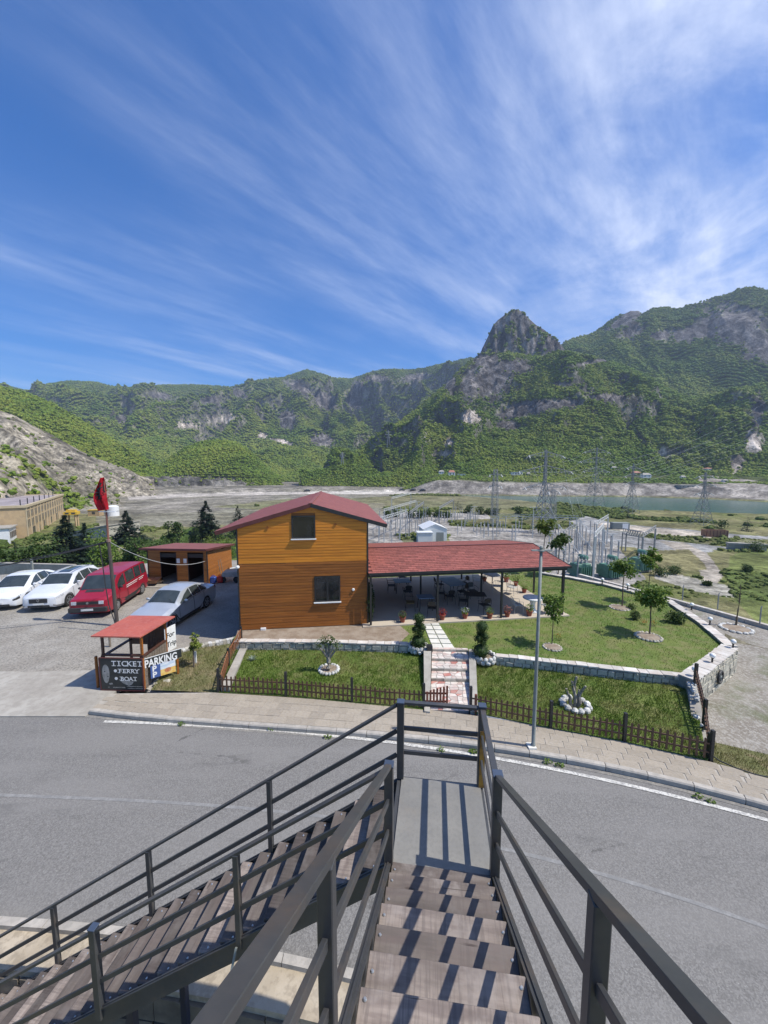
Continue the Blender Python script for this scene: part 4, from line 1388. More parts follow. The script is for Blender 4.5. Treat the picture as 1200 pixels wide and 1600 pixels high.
# lower flight, down to the left from the landing
def bpt(run, s, h):
 return SP_(s, RL - run, ZP - run * TB + h)
def run_at(px, py, s):
 x, f, u = ray(px, py)
 k = s / (x * sd.x + f * sd.y)
 return RL - k * (x * rd.x + f * rd.y)
RE = 6.4
for s, pxs in ((S1, [(421, 1238), (232, 1338), (85, 1438)]), (S0, [(369, 1343), (147, 1462)])):
 MB().bar(bpt(0.035, s, PH - 0.03), bpt(RE, s, PH - 0.03), 0.045, 0.026).build('handrail', M_steel, parent=stair, bevel=0.002)
 for h in (0.545, 0.275):
  MB().bar(bpt(0.035, s, h), bpt(RE, s, h), 0.020, 0.045).build('mid_rail', M_steel, parent=stair, bevel=0.002)
 MB().bar(bpt(-0.02, s, -0.12), bpt(RE, s, -0.12), 0.012, 0.19).build('stringer', M_steel, parent=stair)
 MB().bar(bpt(-0.02, s, -0.02), bpt(RE, s, -0.02), 0.045, 0.008).build('stringer_flange', M_steel, parent=stair)
 runs = [run_at(px, py, s) for px, py in pxs]
 runs += [4.75, 6.1] if s == S0 else [6.1]
 for q in runs:
  if q > RE:
   continue
  big = (s == S0 and abs(q - runs[1]) < 0.01)
  stair_post(s, RL - q, bpt(q, s, -0.12).z, bpt(q, s, PH - (0.035 if not big else -0.01)).z, wd=0.052 if not big else 0.066, cap=big)
q = 0.14
while q < 6.4:
 z = ZP - q * TB - 0.055
 o = bpy.data.objects.new('tread', tsrc.data)
 COL.objects.link(o)
 o.parent = stair
 bv = o.modifiers.new('bevel', 'BEVEL')
 bv.width = 0.005
 bv.segments = 1
 M = Matrix.Translation(SP_((S0 + S1) / 2, RL - q, z)) @ Matrix.Rotation(-SH + PI / 2 + random.uniform(-0.01, 0.01), 4, 'Z') @ Matrix.Diagonal((1.06, 1, 1, 1))
 o.matrix_local = WM[stair.name].inverted() @ M
 WM[o.name] = M
 if random.random() < 0.6:
  darken(o)
 for e in (-1, 1):
  b = MB()
  b.M = M
  b.lathe([(0.010, 0), (0.010, 0.003), (0.006, 0.008)], (e * 0.365, random.uniform(0.01, 0.06), 0.001), 8)
  b.build('bolt', M_bolt, parent=o)
 q += 0.222
# supports under the landing and under the lower flight
M_bluesteel = mat('blue_black_steel', (0.018, 0.024, 0.05), (0.02, 0.022, 0.035), rough=0.45)
for s, r in ((S0 + 0.10, RL + 0.12), (S0 + 0.10, RR_ - 0.12)):
 b = MB()
 b.bar(SP_(s, r, 0.0), SP_(s, r, ZP - 0.12), 0.09, 0.09, up=sd)
 b.build('column', M_steel, parent=stair)
qs = run_at(250, 1560, S0)
for s in (S0 + 0.08, S1 - 0.08):
 MB().bar(SP_(s, RL - 2.62, -1.2 if s < 3.2 else -1.2), SP_(s, RL - 2.62, ZP - 2.62 * TB - 0.2), 0.07, 0.07, up=sd).build('column', M_bluesteel, parent=stair)
MB().bar(SP_(S0 + 0.12, RL - 2.62, ZP - 2.62 * TB - 0.25), SP_(S0 + 0.12, RL - 3.35, -0.9), 0.045, 0.045, up=sd).build('brace', M_bluesteel, parent=stair)
MB().bar(bpt(run_at(369, 1455, S0 - 0.04), S0 - 0.05, -0.05), SP_(S0 - 0.75, RL - 1.55, 0.9), 0.018, 0.018, up=sd).build('tie_rod', M_galv, parent=stair)
# ------------------------------------------------------------------ the timber house
HB = 0.45
h0 = at(376, 985, HB)
h1 = at(574.5, 975.5, HB)
hu = (h1 - h0)
HW = hu.length
hu.normalize()
hv = Vector((-hu.y, hu.x, 0))
HA = math.atan2(hu.y, hu.x)
HD = 9.6
house = thing('timber_house', 'two-storey timber house, orange boards above brown boards, under a red gable roof', 'house', tuple(h0), HA)
EZ, EZR, RZ = 4.60 - HB, 4.79 - HB, 5.42 - HB       # wall height at the corners and at the ridge, above the base
RX = HW * 0.56
splitz = 3.12 - HB
def gable(x):
 return EZ + (RZ - EZ) * (x / RX) if x < RX else EZR + (RZ - EZR) * (HW - x) / (HW - RX)
b = local(house)
b.add([(0.03, 0.03, -0.5), (HW - 0.03, 0.03, -0.5), (HW - 0.03, 0.03, EZR), (RX, 0.03, RZ - 0.02), (0.03, 0.03, EZ),
  (0.03, HD, -0.5), (HW - 0.03, HD, -0.5), (HW - 0.03, HD, EZR), (RX, HD, RZ - 0.02), (0.03, HD, EZ)],
  [(0, 1, 2, 3, 4), (9, 8, 7, 6, 5), (0, 5, 6, 1), (1, 6, 7, 2), (0, 4, 9, 5)])
b.build('wall', M_wood_b, parent=house)
# windows: place of the openings on the front wall
hp0 = (h0.x, h0.y)
hdv = (hu.x, hu.y)
def hw_(px, py):
 s, z = on_plane(px, py, hp0, hdv)
 return s, z - HB
wins = []
for (xa, ya, xb, yb) in ((455, 806, 493, 841), (491, 901, 532, 939)):
 s0, z1 = hw_(xa, ya)
 s1, z0 = hw_(xb, yb)
 wins.append((s0, z0, s1, z1))
bh = 0.117
z = 0.02
while z < RZ:
 zt = z + bh - 0.006
 m = M_wood_b if z + bh / 2 < splitz else M_wood_o
 # horizontal extent at this height
 kl = [min(1, max(0, (q_ - EZ) / (RZ - EZ))) for q_ in (z, zt)]
 kr = [min(1, max(0, (q_ - EZR) / (RZ - EZR))) for q_ in (z, zt)]
 xa, xa2 = [q_ * RX for q_ in kl]
 xb, xb2 = [HW - q_ * (HW - RX) for q_ in kr]
 segs = [(xa, xb, xa2, xb2)]
 for (s0, z0, s1, z1) in wins:
  if zt > z0 and z < z1:
   new = []
   for (p, q, p2, q2) in segs:
    if p < s0 < q:
     new.append((p, s0, p2, s0))
     new.append((s1, q, s1, q2))
    else:
     new.append((p, q, p2, q2))
   segs = new
 for (p, q, p2, q2) in segs:
  # boards are butted here and there
  cuts = []
  if q - p > 3:
   cuts = [p + (q - p) * random.uniform(0.25, 0.75)]
  xs = [p] + cuts + [q]
  xs2 = [p2] + cuts + [q2]
  for i in range(len(xs) - 1):
   g0 = 0.002 if i else 0
   b = local(house)
   yo = random.uniform(-0.003, 0.003)
   b.add([(xs[i] + g0, 0.0 + yo, z), (xs[i + 1], 0.0 + yo, z), (xs2[i + 1], -0.0 + yo + 0.004, zt), (xs2[i] + g0, yo + 0.004, zt),
     (xs[i] + g0, 0.028, z), (xs[i + 1], 0.028, z), (xs2[i + 1], 0.028, zt), (xs2[i] + g0, 0.028, zt)],
     [(0, 1, 2, 3), (3, 2, 6, 7), (0, 4, 5, 1), (1, 5, 6, 2), (4, 0, 3, 7)])
   b.build('board', m, parent=house)
 z += bh
b = local(house)
for x in (-0.012, HW + 0.012):
 b.box(x - 0.028, -0.012, -0.45, x + 0.028, 0.05, (EZ if x < 1 else EZR) + 0.02)
b.build('corner_trim', M_black, parent=house)
b = local(house)
b.box(0, -0.02, -0.5, HW, 0.02, 0.0)
b.build('plinth', M_conc_dark, parent=house)
for i, (s0, z0, s1, z1) in enumerate(wins):
 b = local(house)
 f = 0.055
 b.box(s0, -0.03, z0, s0 + f, 0.03, z1)
 b.box(s1 - f, -0.03, z0, s1, 0.03, z1)
 b.box(s0 + f, -0.03, z1 - f, s1 - f, 0.03, z1)
 b.box(s0 + f, -0.03, z0, s1 - f, 0.03, z0 + f)
 if i == 1:
  b.box((s0 + s1) / 2 - 0.04, -0.028, z0 + f, (s0 + s1) / 2 + 0.04, 0.03, z1 - f)
 wo_ = b.build('window', M_black, parent=house)
 if i == 0:
  tag(wo_, 'square upper window of one dark pane')
 else:
  tag(wo_, 'lower window of two dark panes')
 cuts = [(s0 + f, s1 - f)] if i == 0 else [(s0 + f, (s0 + s1) / 2 - 0.04), ((s0 + s1) / 2 + 0.04, s1 - f)]
 for a, c_ in cuts:
  b = local(house)
  b.box(a, 0.008, z0 + f, c_, 0.020, z1 - f)
  b.build('pane', M_glassdk, parent=wo_)
 b = local(house)
 b.box(s0 - 0.03, -0.085, z0 - 0.045, s1 + 0.03, 0.0, z0 - 0.004)
 b.build('sill', M_whitep, parent=wo_)
# roof: two slopes of profiled sheet with ridges, dark barge boards
OV = 0.80
fr = -0.06
pit = (RZ - EZ) / RX
for sgn, lab in ((-1, 'l'), (1, 'r')):
 b = local(house)
 xr = RX
 run_ = (RX if sgn < 0 else HW - RX) + OV
 xe = xr + sgn * run_
 zr_, ze = RZ + 0.10, RZ + 0.10 - pit * run_
 n = 44
 L = HD + 0.5
 vs, fs = [], []
 nn = n * 2
 for i in range(nn + 1):
  y = fr + (L - fr) * i / nn
  bump_ = 0.018 if i % 2 else 0.0
  for (xx, zz_) in ((xr, zr_), (xe, ze)):
   vs.append((xx, y, zz_ + bump_))
 # stepped tiles across the slope
 steps = 10
 vs, fs = [], []
 for i in range(nn + 1):
  y = fr + (L - fr) * i / nn
  bump_ = 0.018 if i % 2 else 0.0
  for k in range(steps):
   for e in (0, 1):
    t_ = (k + e) / steps
    vs.append((xr + (xe - xr) * t_, y, zr_ + (ze - zr_) * t_ + bump_ + (0.014 if e else 0.0)))
 st_ = steps * 2
 for i in range(nn):
  for k in range(st_ - 1):
   a = i * st_ + k
   q_ = (a, a + 1, a + st_ + 1, a + st_)
   fs.append(q_ if sgn < 0 else q_[::-1])
 b.add(vs, fs)
 b.add([(xr, fr, zr_ - 0.03), (xe, fr, ze - 0.03), (xe, L, ze - 0.03), (xr, L, zr_ - 0.03)], [(0, 1, 2, 3)])
 b.build('roof_slope', M_roofmetal, parent=house)
 b = local(house)
 b.bar((xr, fr - 0.01, zr_ - 0.07), (xe, fr - 0.01, ze - 0.07), 0.03, 0.15)
 b.bar((xr, L + 0.01, zr_ - 0.07), (xe, L + 0.01, ze - 0.07), 0.03, 0.15)
 b.bar((xe, fr, ze - 0.04), (xe, L, ze - 0.04), 0.03, 0.09)
 b.build('barge_board', M_darkred if sgn < 0 else M_black, parent=house)
b = local(house)
b.bar((RX, fr - 0.02, RZ + 0.115), (RX, HD + 0.52, RZ + 0.115), 0.16, 0.03)
b.build('ridge_cap', M_roofmetal, parent=house)
# small round knots/vents, camera lamp on the corner, white box at the foot
for (px, py) in ((418, 824), (524, 819)):
 s, z = hw_(px, py)
 b = local(house)
 b.M = b.M @ Matrix.Translation((s, -0.012, z)) @ Matrix.Rotation(PI / 2, 4, 'X')
 b.lathe([(0.055, 0), (0.055, 0.02), (0.035, 0.02), (0.035, 0.012)], (0, 0, 0), 12)
 b.build('vent', M_wood_b, parent=house)
s, z = hw_(552, 921)
b = local(house)
b.M = b.M @ Matrix.Translation((s, -0.01, z)) @ Matrix.Rotation(PI / 2, 4, 'X')
b.lathe([(0.06, 0), (0.06, 0.03), (0.03, 0.045)], (0, 0, 0), 12)
b.build('wall_socket', M_signwhite, parent=house)
s, z = hw_(412, 984)
b = local(house)
b.box(s - 0.10, -0.10, z - 0.03, s + 0.10, -0.02, z + 0.10)
b.build('meter_box', M_signwhite, parent=house)
fl = thing('floodlight', 'white floodlight on a short arm at the left corner of the timber house', 'light', tuple(h0 + hu * (-0.05) + Vector((0, 0, hw_(377, 885)[1]))), HA)
b = local(fl)
b.bar((0.05, -0.02, 0), (-0.22, -0.16, -0.03), 0.03, 0.03)
b.build('arm', M_whitep, parent=fl)
b = local(fl)
b.ball((0.06, -0.12, 0.0), 0.075, 0.075, 0.07)
b.build('lamp_head', M_globe, parent=fl, smooth=True)
# ------------------------------------------------------------------ covered terrace
TZ0 = 0.49
f0 = at(580, 976.5, TZ0)
f1 = at(879, 960, TZ0)
tu = (f1 - f0).normalized()
tv = Vector((-tu.y, tu.x, 0))
TL = (f1 - f0).length
TA_ = math.atan2(tu.y, tu.x)
TD = 6.3
ter = thing('covered_terrace', 'open dining terrace with black posts under a low red shingle roof', 'pavilion', tuple(f0), TA_)
EAVE, RIDGE = 2.66 - TZ0, 3.08 - TZ0
b = local(ter)
b.box(-0.35, -0.14, -0.25, TL + 0.25, TD + 0.8, 0.0)
b.build('floor_slab', M_terrfloor, parent=ter)
# posts at the places the photograph shows
def tloc(px, py):
 p = at(px, py, TZ0) - f0
 return p.dot(tu), p.dot(tv)
posts = [(580, 978), (683, 970.5), (783.5, 966), (879, 961)]
mid = [(661, 939), (750, 928), (831, 924)]
bk_ = [(645, 912), (724, 907), (795, 905)]
for i, (px, py) in enumerate(posts + mid + bk_):
 x, y = tloc(px, py)
 y = 0.0 if i < 4 else (TD / 2 if i < 7 else TD - 0.15)
 b = local(ter)
 hgt = (EAVE if (i < 4 or i >= 7) else RIDGE) - 0.08
 wd = 0.075 if i != 3 else 0.095
 b.box(x - wd / 2, y - wd / 2, 0, x + wd / 2, y + wd / 2, hgt)
 b.build('post', M_black, parent=ter)
# beams
b = local(ter)
b.box(-0.1, -0.05, EAVE - 0.16, TL + 0.1, 0.05, EAVE - 0.04)
b.box(-0.1, TD / 2 - 0.05, RIDGE - 0.20, TL + 0.1, TD / 2 + 0.05, RIDGE - 0.05)
b.box(-0.1, TD - 0.2, EAVE - 0.16, TL + 0.1, TD - 0.1, EAVE - 0.04)
b.build('beam', M_black, parent=ter)
x0r, x1r = -0.10, TL + 0.25
yf, yb_ = -0.12, TD + 0.25
b = local(ter)
b.add([(x0r, yf, EAVE), (x1r, yf, EAVE), (x1r, TD / 2, RIDGE), (x0r, TD / 2, RIDGE), (x1r, yb_, EAVE + 0.02), (x0r, yb_, EAVE + 0.02)], [(0, 1, 2, 3), (3, 2, 4, 5)])
b.add([(x0r, yf, EAVE - 0.04), (x1r, yf, EAVE - 0.04), (x1r, TD / 2, RIDGE - 0.04), (x0r, TD / 2, RIDGE - 0.04), (x1r, yb_, EAVE - 0.02), (x0r, yb_, EAVE - 0.02)], [(3, 2, 1, 0), (5, 4, 2, 3)])
b.build('roof_deck', M_darkred, parent=ter)
b = local(ter)
b.bar((x0r, yf, EAVE - 0.01), (x1r, yf, EAVE - 0.01), 0.03, 0.09)
b.bar((x1r, yf, EAVE - 0.01), (x1r, TD / 2, RIDGE - 0.01), 0.03, 0.09)
b.bar((x1r, TD / 2, RIDGE - 0.01), (x1r, yb_, EAVE), 0.03, 0.09)
b.bar((x0r, yb_, EAVE), (x1r, yb_, EAVE), 0.03, 0.09)
b.build('fascia', M_black, parent=ter)
b = local(ter)
b.bar((x0r, TD / 2, RIDGE + 0.03), (x1r, TD / 2, RIDGE + 0.03), 0.13, 0.02)
b.build('ridge_cap', M_darkred, parent=ter)
# shingles: courses of tabs, the lowest ones laid piece by piece
slope_l = math.hypot(TD / 2 - yf, RIDGE - EAVE)
an = math.atan2(RIDGE - EAVE, TD / 2 - yf)
ch = 0.215
ssrc = None
npc = 0
rest = local(ter)
ncourse = int(slope_l / ch)
for side in (0, 1):
 sl_ = slope_l if side == 0 else math.hypot(yb_ - TD / 2, RIDGE - EAVE - 0.02)
 an_ = an if side == 0 else math.atan2(RIDGE - EAVE - 0.02, yb_ - TD / 2)
 for c_ in range(int(sl_ / ch) + 1):
  dd = c_ * ch
  hgt = min(ch + 0.03, sl_ - dd)
  if hgt < 0.05:
   continue
  x = x0r + (0.17 if c_ % 2 else 0.0)
  while x < x1r - 0.03:
   wl = min(0.335, x1r - x - 0.012)
   lift = 0.006 + 0.004 * random.random()
   if side == 0:
    y0, z0 = yf - 0.01 + dd * math.cos(an), EAVE + 0.006 + dd * math.sin(an)
    y1, z1 = y0 + hgt * math.cos(an), z0 + hgt * math.sin(an)
   else:
    y0, z0 = yb_ + 0.01 - dd * math.cos(an_), EAVE + 0.026 + dd * math.sin(an_)
    y1, z1 = y0 - hgt * math.cos(an_), z0 + hgt * math.sin(an_)
   vs = [(x, y0, z0 + lift + 0.010), (x + wl, y0, z0 + lift + 0.010), (x + wl, y1, z1 + 0.002), (x, y1, z1 + 0.002),
     (x, y0, z0 - 0.004), (x + wl, y0, z0 - 0.004)]
   fs = [(0, 1, 2, 3), (4, 5, 1, 0), (4, 0, 3), (1, 5, 2)]
   if side:
    fs = [f[::-1] for f in fs]
   if npc < 300 and side == 0:
    bb = local(ter)
    bb.add(vs, fs)
    bb.build('shingle', M_shingle, parent=ter)
    npc += 1
   else:
    rest.add(vs, fs)
   x += 0.345
rest.build('upper_shingles', M_shingle, parent=ter, kind='stuff')
# downpipe at the house end
b = local(ter)
b.tube([(x0r + 0.06, yf - 0.02, EAVE - 0.05), (x0r + 0.06, yf + 0.05, EAVE - 0.3), (x0r + 0.06, -0.08, EAVE - 0.4), (x0r + 0.06, -0.08, 0.05)], 0.03, 8)
b.build('downpipe', M_black, parent=ter)
def tpos(x, y):
 return f0 + tu * x + tv * y
# ------------------------------------------------------------------ tables and chairs on the terrace
def table(name, label, px, py, top, w_, d_, h_=0.62, rz=0.0, cat='table', group=None):
 p = at(px, py, TZ0)
 t = thing(name, label, cat, (p.x, p.y, TZ0), TA_ + rz, group)
 b = local(t)
 b.box(-w_ / 2, -d_ / 2, h_ - 0.03, w_ / 2, d_ / 2, h_)
 b.build('table_top', top, parent=t, bevel=0.004)
 for sx in (-1, 1):
  for sy in (-1, 1):
   b = local(t)
   b.bar((sx * w_ * 0.42, sy * d_ * 0.40, 0), (sx * w_ * 0.36, sy * d_ * 0.34, h_ - 0.03), 0.025, 0.025)
   b.build('leg', M_black, parent=t)
 return t
table('dining_table', 'small pale blue table at the back left of the terrace', 628, 925, M_bluetop, 0.85, 0.7)
table('dining_table', 'large pale blue table in the middle of the terrace', 706, 926, M_bluetop, 0.95, 1.5, rz=0.15)
table('dining_table', 'pale blue table beside the second front post', 664, 952, M_bluetop, 0.72, 0.6)
table('dining_table', 'black-topped table near the third front post', 742, 948, M_blackseat, 0.95, 0.65, rz=-0.2)
table('dining_table', 'pale grey table at the back right of the terrace', 769, 914, M_chairpale, 0.8, 0.9, rz=0.3)
# round stone table
p = at(832, 956, TZ0)
t = thing('round_table', 'round white pedestal table at the sunny right end of the terrace', 'table', (p.x, p.y, TZ0))
b = local(t)
b.lathe([(0.21, 0), (0.21, 0.05), (0.13, 0.12), (0.10, 0.35), (0.15, 0.55), (0.20, 0.62)], n=20)
b.build('pedestal', M_whitep, parent=t, smooth=True)
b = local(t)
b.lathe([(0.42, 0.62), (0.44, 0.635), (0.44, 0.67), (0.42, 0.685)], n=28)
b.build('table_top', M_whitep, parent=t)
def chair(label, px, py, face, pale=False, seatm=None):
 p = at(px, py, TZ0)
 t = thing('chair', label, 'chair', (p.x, p.y, TZ0), face, 'chairs on the covered terrace')
 fm = M_chairpale if pale else M_black
 sm_ = seatm or (M_chairpale if pale else M_blackseat)
 b = local(t)
 b.box(-0.20, -0.20, 0.36, 0.20, 0.20, 0.385)
 b.build('seat', sm_, parent=t, bevel=0.005)
 b = local(t)
 # curved back of uprights under a hoop
 hoop = [(-0.19, 0.19, 0.37), (-0.20, 0.235, 0.58), (-0.14, 0.255, 0.70), (0, 0.265, 0.735), (0.14, 0.255, 0.70), (0.20, 0.235, 0.58), (0.19, 0.19, 0.37)]
 b.tube(hoop, 0.011, 5)
 if pale:
  for x in (-0.09, 0, 0.09):
   b.tube([(x, 0.20, 0.38), (x, 0.25, 0.71)], 0.007, 4)
 else:
  b.bar((0, 0.215, 0.50), (0, 0.262, 0.71), 0.30, 0.012, up=(0, -1, 0.2))
 b.build('backrest', fm, parent=t)
 for sx in (-1, 1):
  for sy in (-1, 1):
   b = local(t)
   b.tube([(sx * 0.21, sy * 0.22, 0), (sx * 0.18, sy * 0.18, 0.36)], 0.011, 5)
   b.build('leg', fm, parent=t)
  b = local(t)
  b.tube([(sx * 0.20, -0.19, 0.37), (sx * 0.225, -0.17, 0.55), (sx * 0.225, 0.1, 0.57), (sx * 0.20, 0.23, 0.58)], 0.010, 5)
  b.build('armrest', fm, parent=t)
 return t
chair('black chair in front of the small back left table', 637, 935, TA_ + PI)
chair('black chair left of the small back left table', 612, 925, TA_ + 1.5)
chair('black chair behind the small back left table', 628, 911, TA_ + 0.1)
chair('black chair left of the large blue table, nearer the viewer', 688, 938, TA_ + 1.4)
chair('black chair left of the large blue table, towards the back', 686, 923, TA_ + 1.6)
chair('dark chair right of the large blue table, nearer the viewer', 722, 935, TA_ - 1.5)
chair('dark chair right of the large blue table, towards the back', 724, 921, TA_ - 1.4)
chair('dark chair with its back to the viewer at the end of the large blue table', 703, 943, TA_ + PI)
chair('yellowish chair left of the blue table by the second front post', 641, 953, TA_ + 1.4, seatm=mat('ochre_seat', (0.20, 0.13, 0.04), rough=0.7))
chair('dark chair in front of the blue table by the second front post', 675, 962, TA_ + PI - 0.3)
chair('black chair left of the black-topped table', 724, 950, TA_ + 1.3)
chair('black chair in front of the black-topped table', 757, 957, TA_ + PI + 0.2)
chair('black chair behind the black-topped table, back against a post', 738, 934, TA_ + 0.1)
chair('pale metal armchair left of the round white table', 808, 957, TA_ + 1.5, pale=True)
chair('pale metal chair right of the round white table', 855, 958, TA_ - 1.3, pale=True)
chair('pale chair in front of the grey table at the back right', 776, 926, TA_ + PI - 0.4, pale=True)
chair('pale chair left of the grey table at the back right', 745, 917, TA_ + 1.2, pale=True)
chair('pale chair behind the round white table, by the right back pots', 800, 928, TA_ + 0.6, pale=True)
# ------------------------------------------------------------------ garden ground
LZ = 0.44
up_px = [(368, 1001), (500, 1002), (640, 1006), (672, 1013), (733, 1016), (775, 1024), (870, 1034), (1000, 1048), (1083, 1056), (1146, 1013), (1100, 974), (1045, 938), (1000, 926), (950, 913), (900, 903), (845, 893), (700, 890), (560, 893)]
up = [at(a, c_, LZ) for a, c_ in up_px]
poly_up = [(p.x, p.y) for p in up] + [(-5.9, 23.5), (-5.75, 14.0)]
b = MB()
b.prism(poly_up, -1.3, LZ)
b.build('upper_lawn', M_lawn, kind='structure')
b = MB()
pth = [at(a, c_, LZ) for a, c_ in [(368, 1000), (500, 1001), (625, 1004), (640, 990), (625, 978), (575, 974), (372, 983)]]
b.prism([(p.x, p.y) for p in pth] + [(-5.75, 14.4)], LZ - 0.02, LZ + 0.006)
b.build('sandy_path', M_soil, kind='structure')
def lerp_poly(pts, t):
 L_ = [0]
 for i in range(len(pts) - 1):
  L_.append(L_[-1] + (pts[i + 1] - pts[i]).length)
 d = t * L_[-1]
 for i in range(len(pts) - 1):
  if d <= L_[i + 1] + 1e-9:
   k = (d - L_[i]) / max(L_[i + 1] - L_[i], 1e-9)
   return pts[i].lerp(pts[i + 1], k)
 return pts[-1]
def sheet(name, low, high, m, nu=40, nv=10, bumpz=0.02):
 vs, fs = [], []
 for j in range(nv + 1):
  for i in range(nu + 1):
   a, c_ = lerp_poly(low, i / nu), lerp_poly(high, i / nu)
   p = a.lerp(c_, j / nv)
   vs.append((p.x, p.y, p.z + random.uniform(-1, 1) * bumpz * (0 < j < nv)))
 for j in range(nv):
  for i in range(nu):
   a = j * (nu + 1) + i
   fs.append((a, a + 1, a + nu + 2, a + nu + 1))
 return MB().add(vs, fs).build(name, m, kind='structure', smooth=True)
lowL = [at(a, c_, 0.125) for a, c_ in [(340, 1082), (447, 1088), (550, 1098), (672, 1110)]]
higL = [at(a, c_, 0.24) for a, c_ in [(362, 1016), (500, 1016), (640, 1020), (674, 1022)]]
sheet('lower_lawn', lowL, higL, M_lawn)
lowR = [at(a, c_, 0.125) for a, c_ in [(734, 1113), (860, 1138), (975, 1159), (1106, 1189)]]
higR = [at(a, c_, 0.24) for a, c_ in [(740, 1032), (870, 1047), (1000, 1061), (1082, 1069)]]
sheet('lower_lawn', lowR, higR, M_lawn)
# rough patch beside the ticket booth
lowB = [at(a, c_, 0.10) for a, c_ in [(236, 1078), (290, 1080), (343, 1083)]]
higB = [at(a, c_, 0.28) for a, c_ in [(275, 1022), (315, 1012), (374, 1004)]]
sheet('rough_patch', lowB, higB, M_lawn2, 20, 8, 0.03)
# gravel yard on the right and its verge
b = MB()
yk = [at(a, c_, -0.28) for a, c_ in [(905, 901), (1034, 936), (1120, 960), (1215, 987), (1330, 1018)]]
b.prism([(7.62, 8.1), (9.4, 7.1), (16, 5.0)] + [(p.x, p.y) for p in yk[::-1]] + [(p.x - 0.2, p.y - 0.6) for p in [at(905, 915, -0.3)]] + [(9.2, 11.2), (8.6, 10.6)], -1.25, -0.28)
b.build('gravel_yard', M_gravel2, kind='structure')
vg_lo = [Vector((7.6, 8.19, 0.09)), Vector((9.5, 7.06, 0.07)), Vector((13, 5.2, 0.0))]
vg_hi = [Vector((8.1, 9.6, -0.27)), Vector((10.3, 8.6, -0.27)), Vector((14, 6.8, -0.27))]
sheet('verge', vg_lo, vg_hi, M_lawn2, 20, 8, 0.03)
b = MB()
b.prism([(11.4, 16.6), (12.8, 15.4), (14.6, 17.2), (13.0, 18.4)], -0.3, -0.265)
b.build('light_gravel', M_gravel, kind='structure')
# ------------------------------------------------------------------ grass blades on the lawns
def pip(px_, py_, poly_):
 ins = np.zeros(px_.shape, bool)
 n = len(poly_)
 for i in range(n):
  x1, y1 = poly_[i]
  x2, y2 = poly_[(i + 1) % n]
  if y1 == y2:
   continue
  ins ^= ((y1 > py_) != (y2 > py_)) & (px_ < (x2 - x1) * (py_ - y1) / (y2 - y1) + x1)
 return ins
def blades(name, label, P3, h, wdt, m):
 n = len(P3)
 ang_ = rng.random(n) * 6.283
 lean = (rng.random((n, 2)) - 0.5) * 1.1
 hh = h * (0.5 + rng.random(n))
 ww = wdt * (0.6 + 0.8 * rng.random(n))
 dx, dy = np.cos(ang_) * ww / 2, np.sin(ang_) * ww / 2
 v = np.empty((n, 3, 3))
 v[:, 0] = P3 + np.stack([dx, dy, 0 * dx - 0.01], 1)
 v[:, 1] = P3 - np.stack([dx, dy, 0 * dx + 0.01], 1)
 v[:, 2] = P3 + np.stack([lean[:, 0] * hh, lean[:, 1] * hh, hh], 1)
 me = bpy.data.meshes.new(name)
 me.vertices.add(n * 3)
 me.vertices.foreach_set('co', v.reshape(-1).astype(np.float32))
 me.loops.add(n * 3)
 me.loops.foreach_set('vertex_index', np.arange(n * 3, dtype=np.int32))
 me.polygons.add(n)
 me.polygons.foreach_set('loop_start', np.arange(0, n * 3, 3, dtype=np.int32))
 me.polygons.foreach_set('loop_total', np.full(n, 3, np.int32))
 me.update(calc_edges=True)
 me.materials.append(m)
 o = bpy.data.objects.new(name, me)
 COL.objects.link(o)
 o['kind'] = 'stuff'
 tag(o, label)
 return o
def rand_in(poly_, n, z):
 a = np.array(poly_)
 lo, hi_ = a.min(0), a.max(0)
 q = lo + rng.random((n * 3, 2)) * (hi_ - lo)
 q = q[pip(q[:, 0], q[:, 1], poly_)][:n]
 return np.column_stack([q, np.full(len(q), z)])
tf_poly = [tuple(tpos(-0.4, -0.2)[:2]), tuple(tpos(TL + 0.3, -0.2)[:2]), tuple(tpos(TL + 0.3, TD + 0.9)[:2]), tuple(tpos(-0.4, TD + 0.9)[:2])]
sp_poly = [(p.x, p.y) for p in pth] + [(-5.75, 14.4)]
hs_poly = [tuple(h0[:2]), tuple(h1[:2]), tuple((h1 + hv * HD)[:2]), tuple((h0 + hv * HD)[:2])]
g = rand_in(poly_up, 60000, LZ)
keep = ~(pip(g[:, 0], g[:, 1], tf_poly) | pip(g[:, 0], g[:, 1], sp_poly) | pip(g[:, 0], g[:, 1], hs_poly))
bare = fbm(g[:, 0] * 0.7, g[:, 1] * 0.7, 3)
keep &= (bare < 0.22) | (rng.random(len(g)) < 0.35)
slabq = [at(a, c_, LZ) for a, c_ in [(657, 969), (686, 969), (714, 1016), (672, 1016)]]
keep &= ~pip(g[:, 0], g[:, 1], [(p.x, p.y) for p in slabq])
blades('upper_lawn_grass', 'green mown grass of the upper lawn around the terrace', g[keep], 0.05, 0.016, M_grass_tuft)
def rand_sheet(low, high, n):
 t_, s_ = rng.random(n), rng.random(n)
 out = np.empty((n, 3))
 tab_l = [lerp_poly(low, i / 60) for i in range(61)]
 tab_h = [lerp_poly(high, i / 60) for i in range(61)]
 tl = np.array([tuple(p) for p in tab_l])
 th = np.array([tuple(p) for p in tab_h])
 idx = t_ * 60
 for k in range(3):
  a = np.interp(idx, range(61), tl[:, k])
  c_ = np.interp(idx, range(61), th[:, k])
  out[:, k] = a + (c_ - a) * s_
 return out
blades('lower_lawn_grass', 'longer green grass of the lower lawn left of the steps', rand_sheet(lowL, higL, 30000), 0.065, 0.014, M_grass_tuft)
blades('lower_lawn_grass', 'longer green grass of the lower lawn right of the steps', rand_sheet(lowR, higR, 34000), 0.065, 0.014, M_grass_tuft)
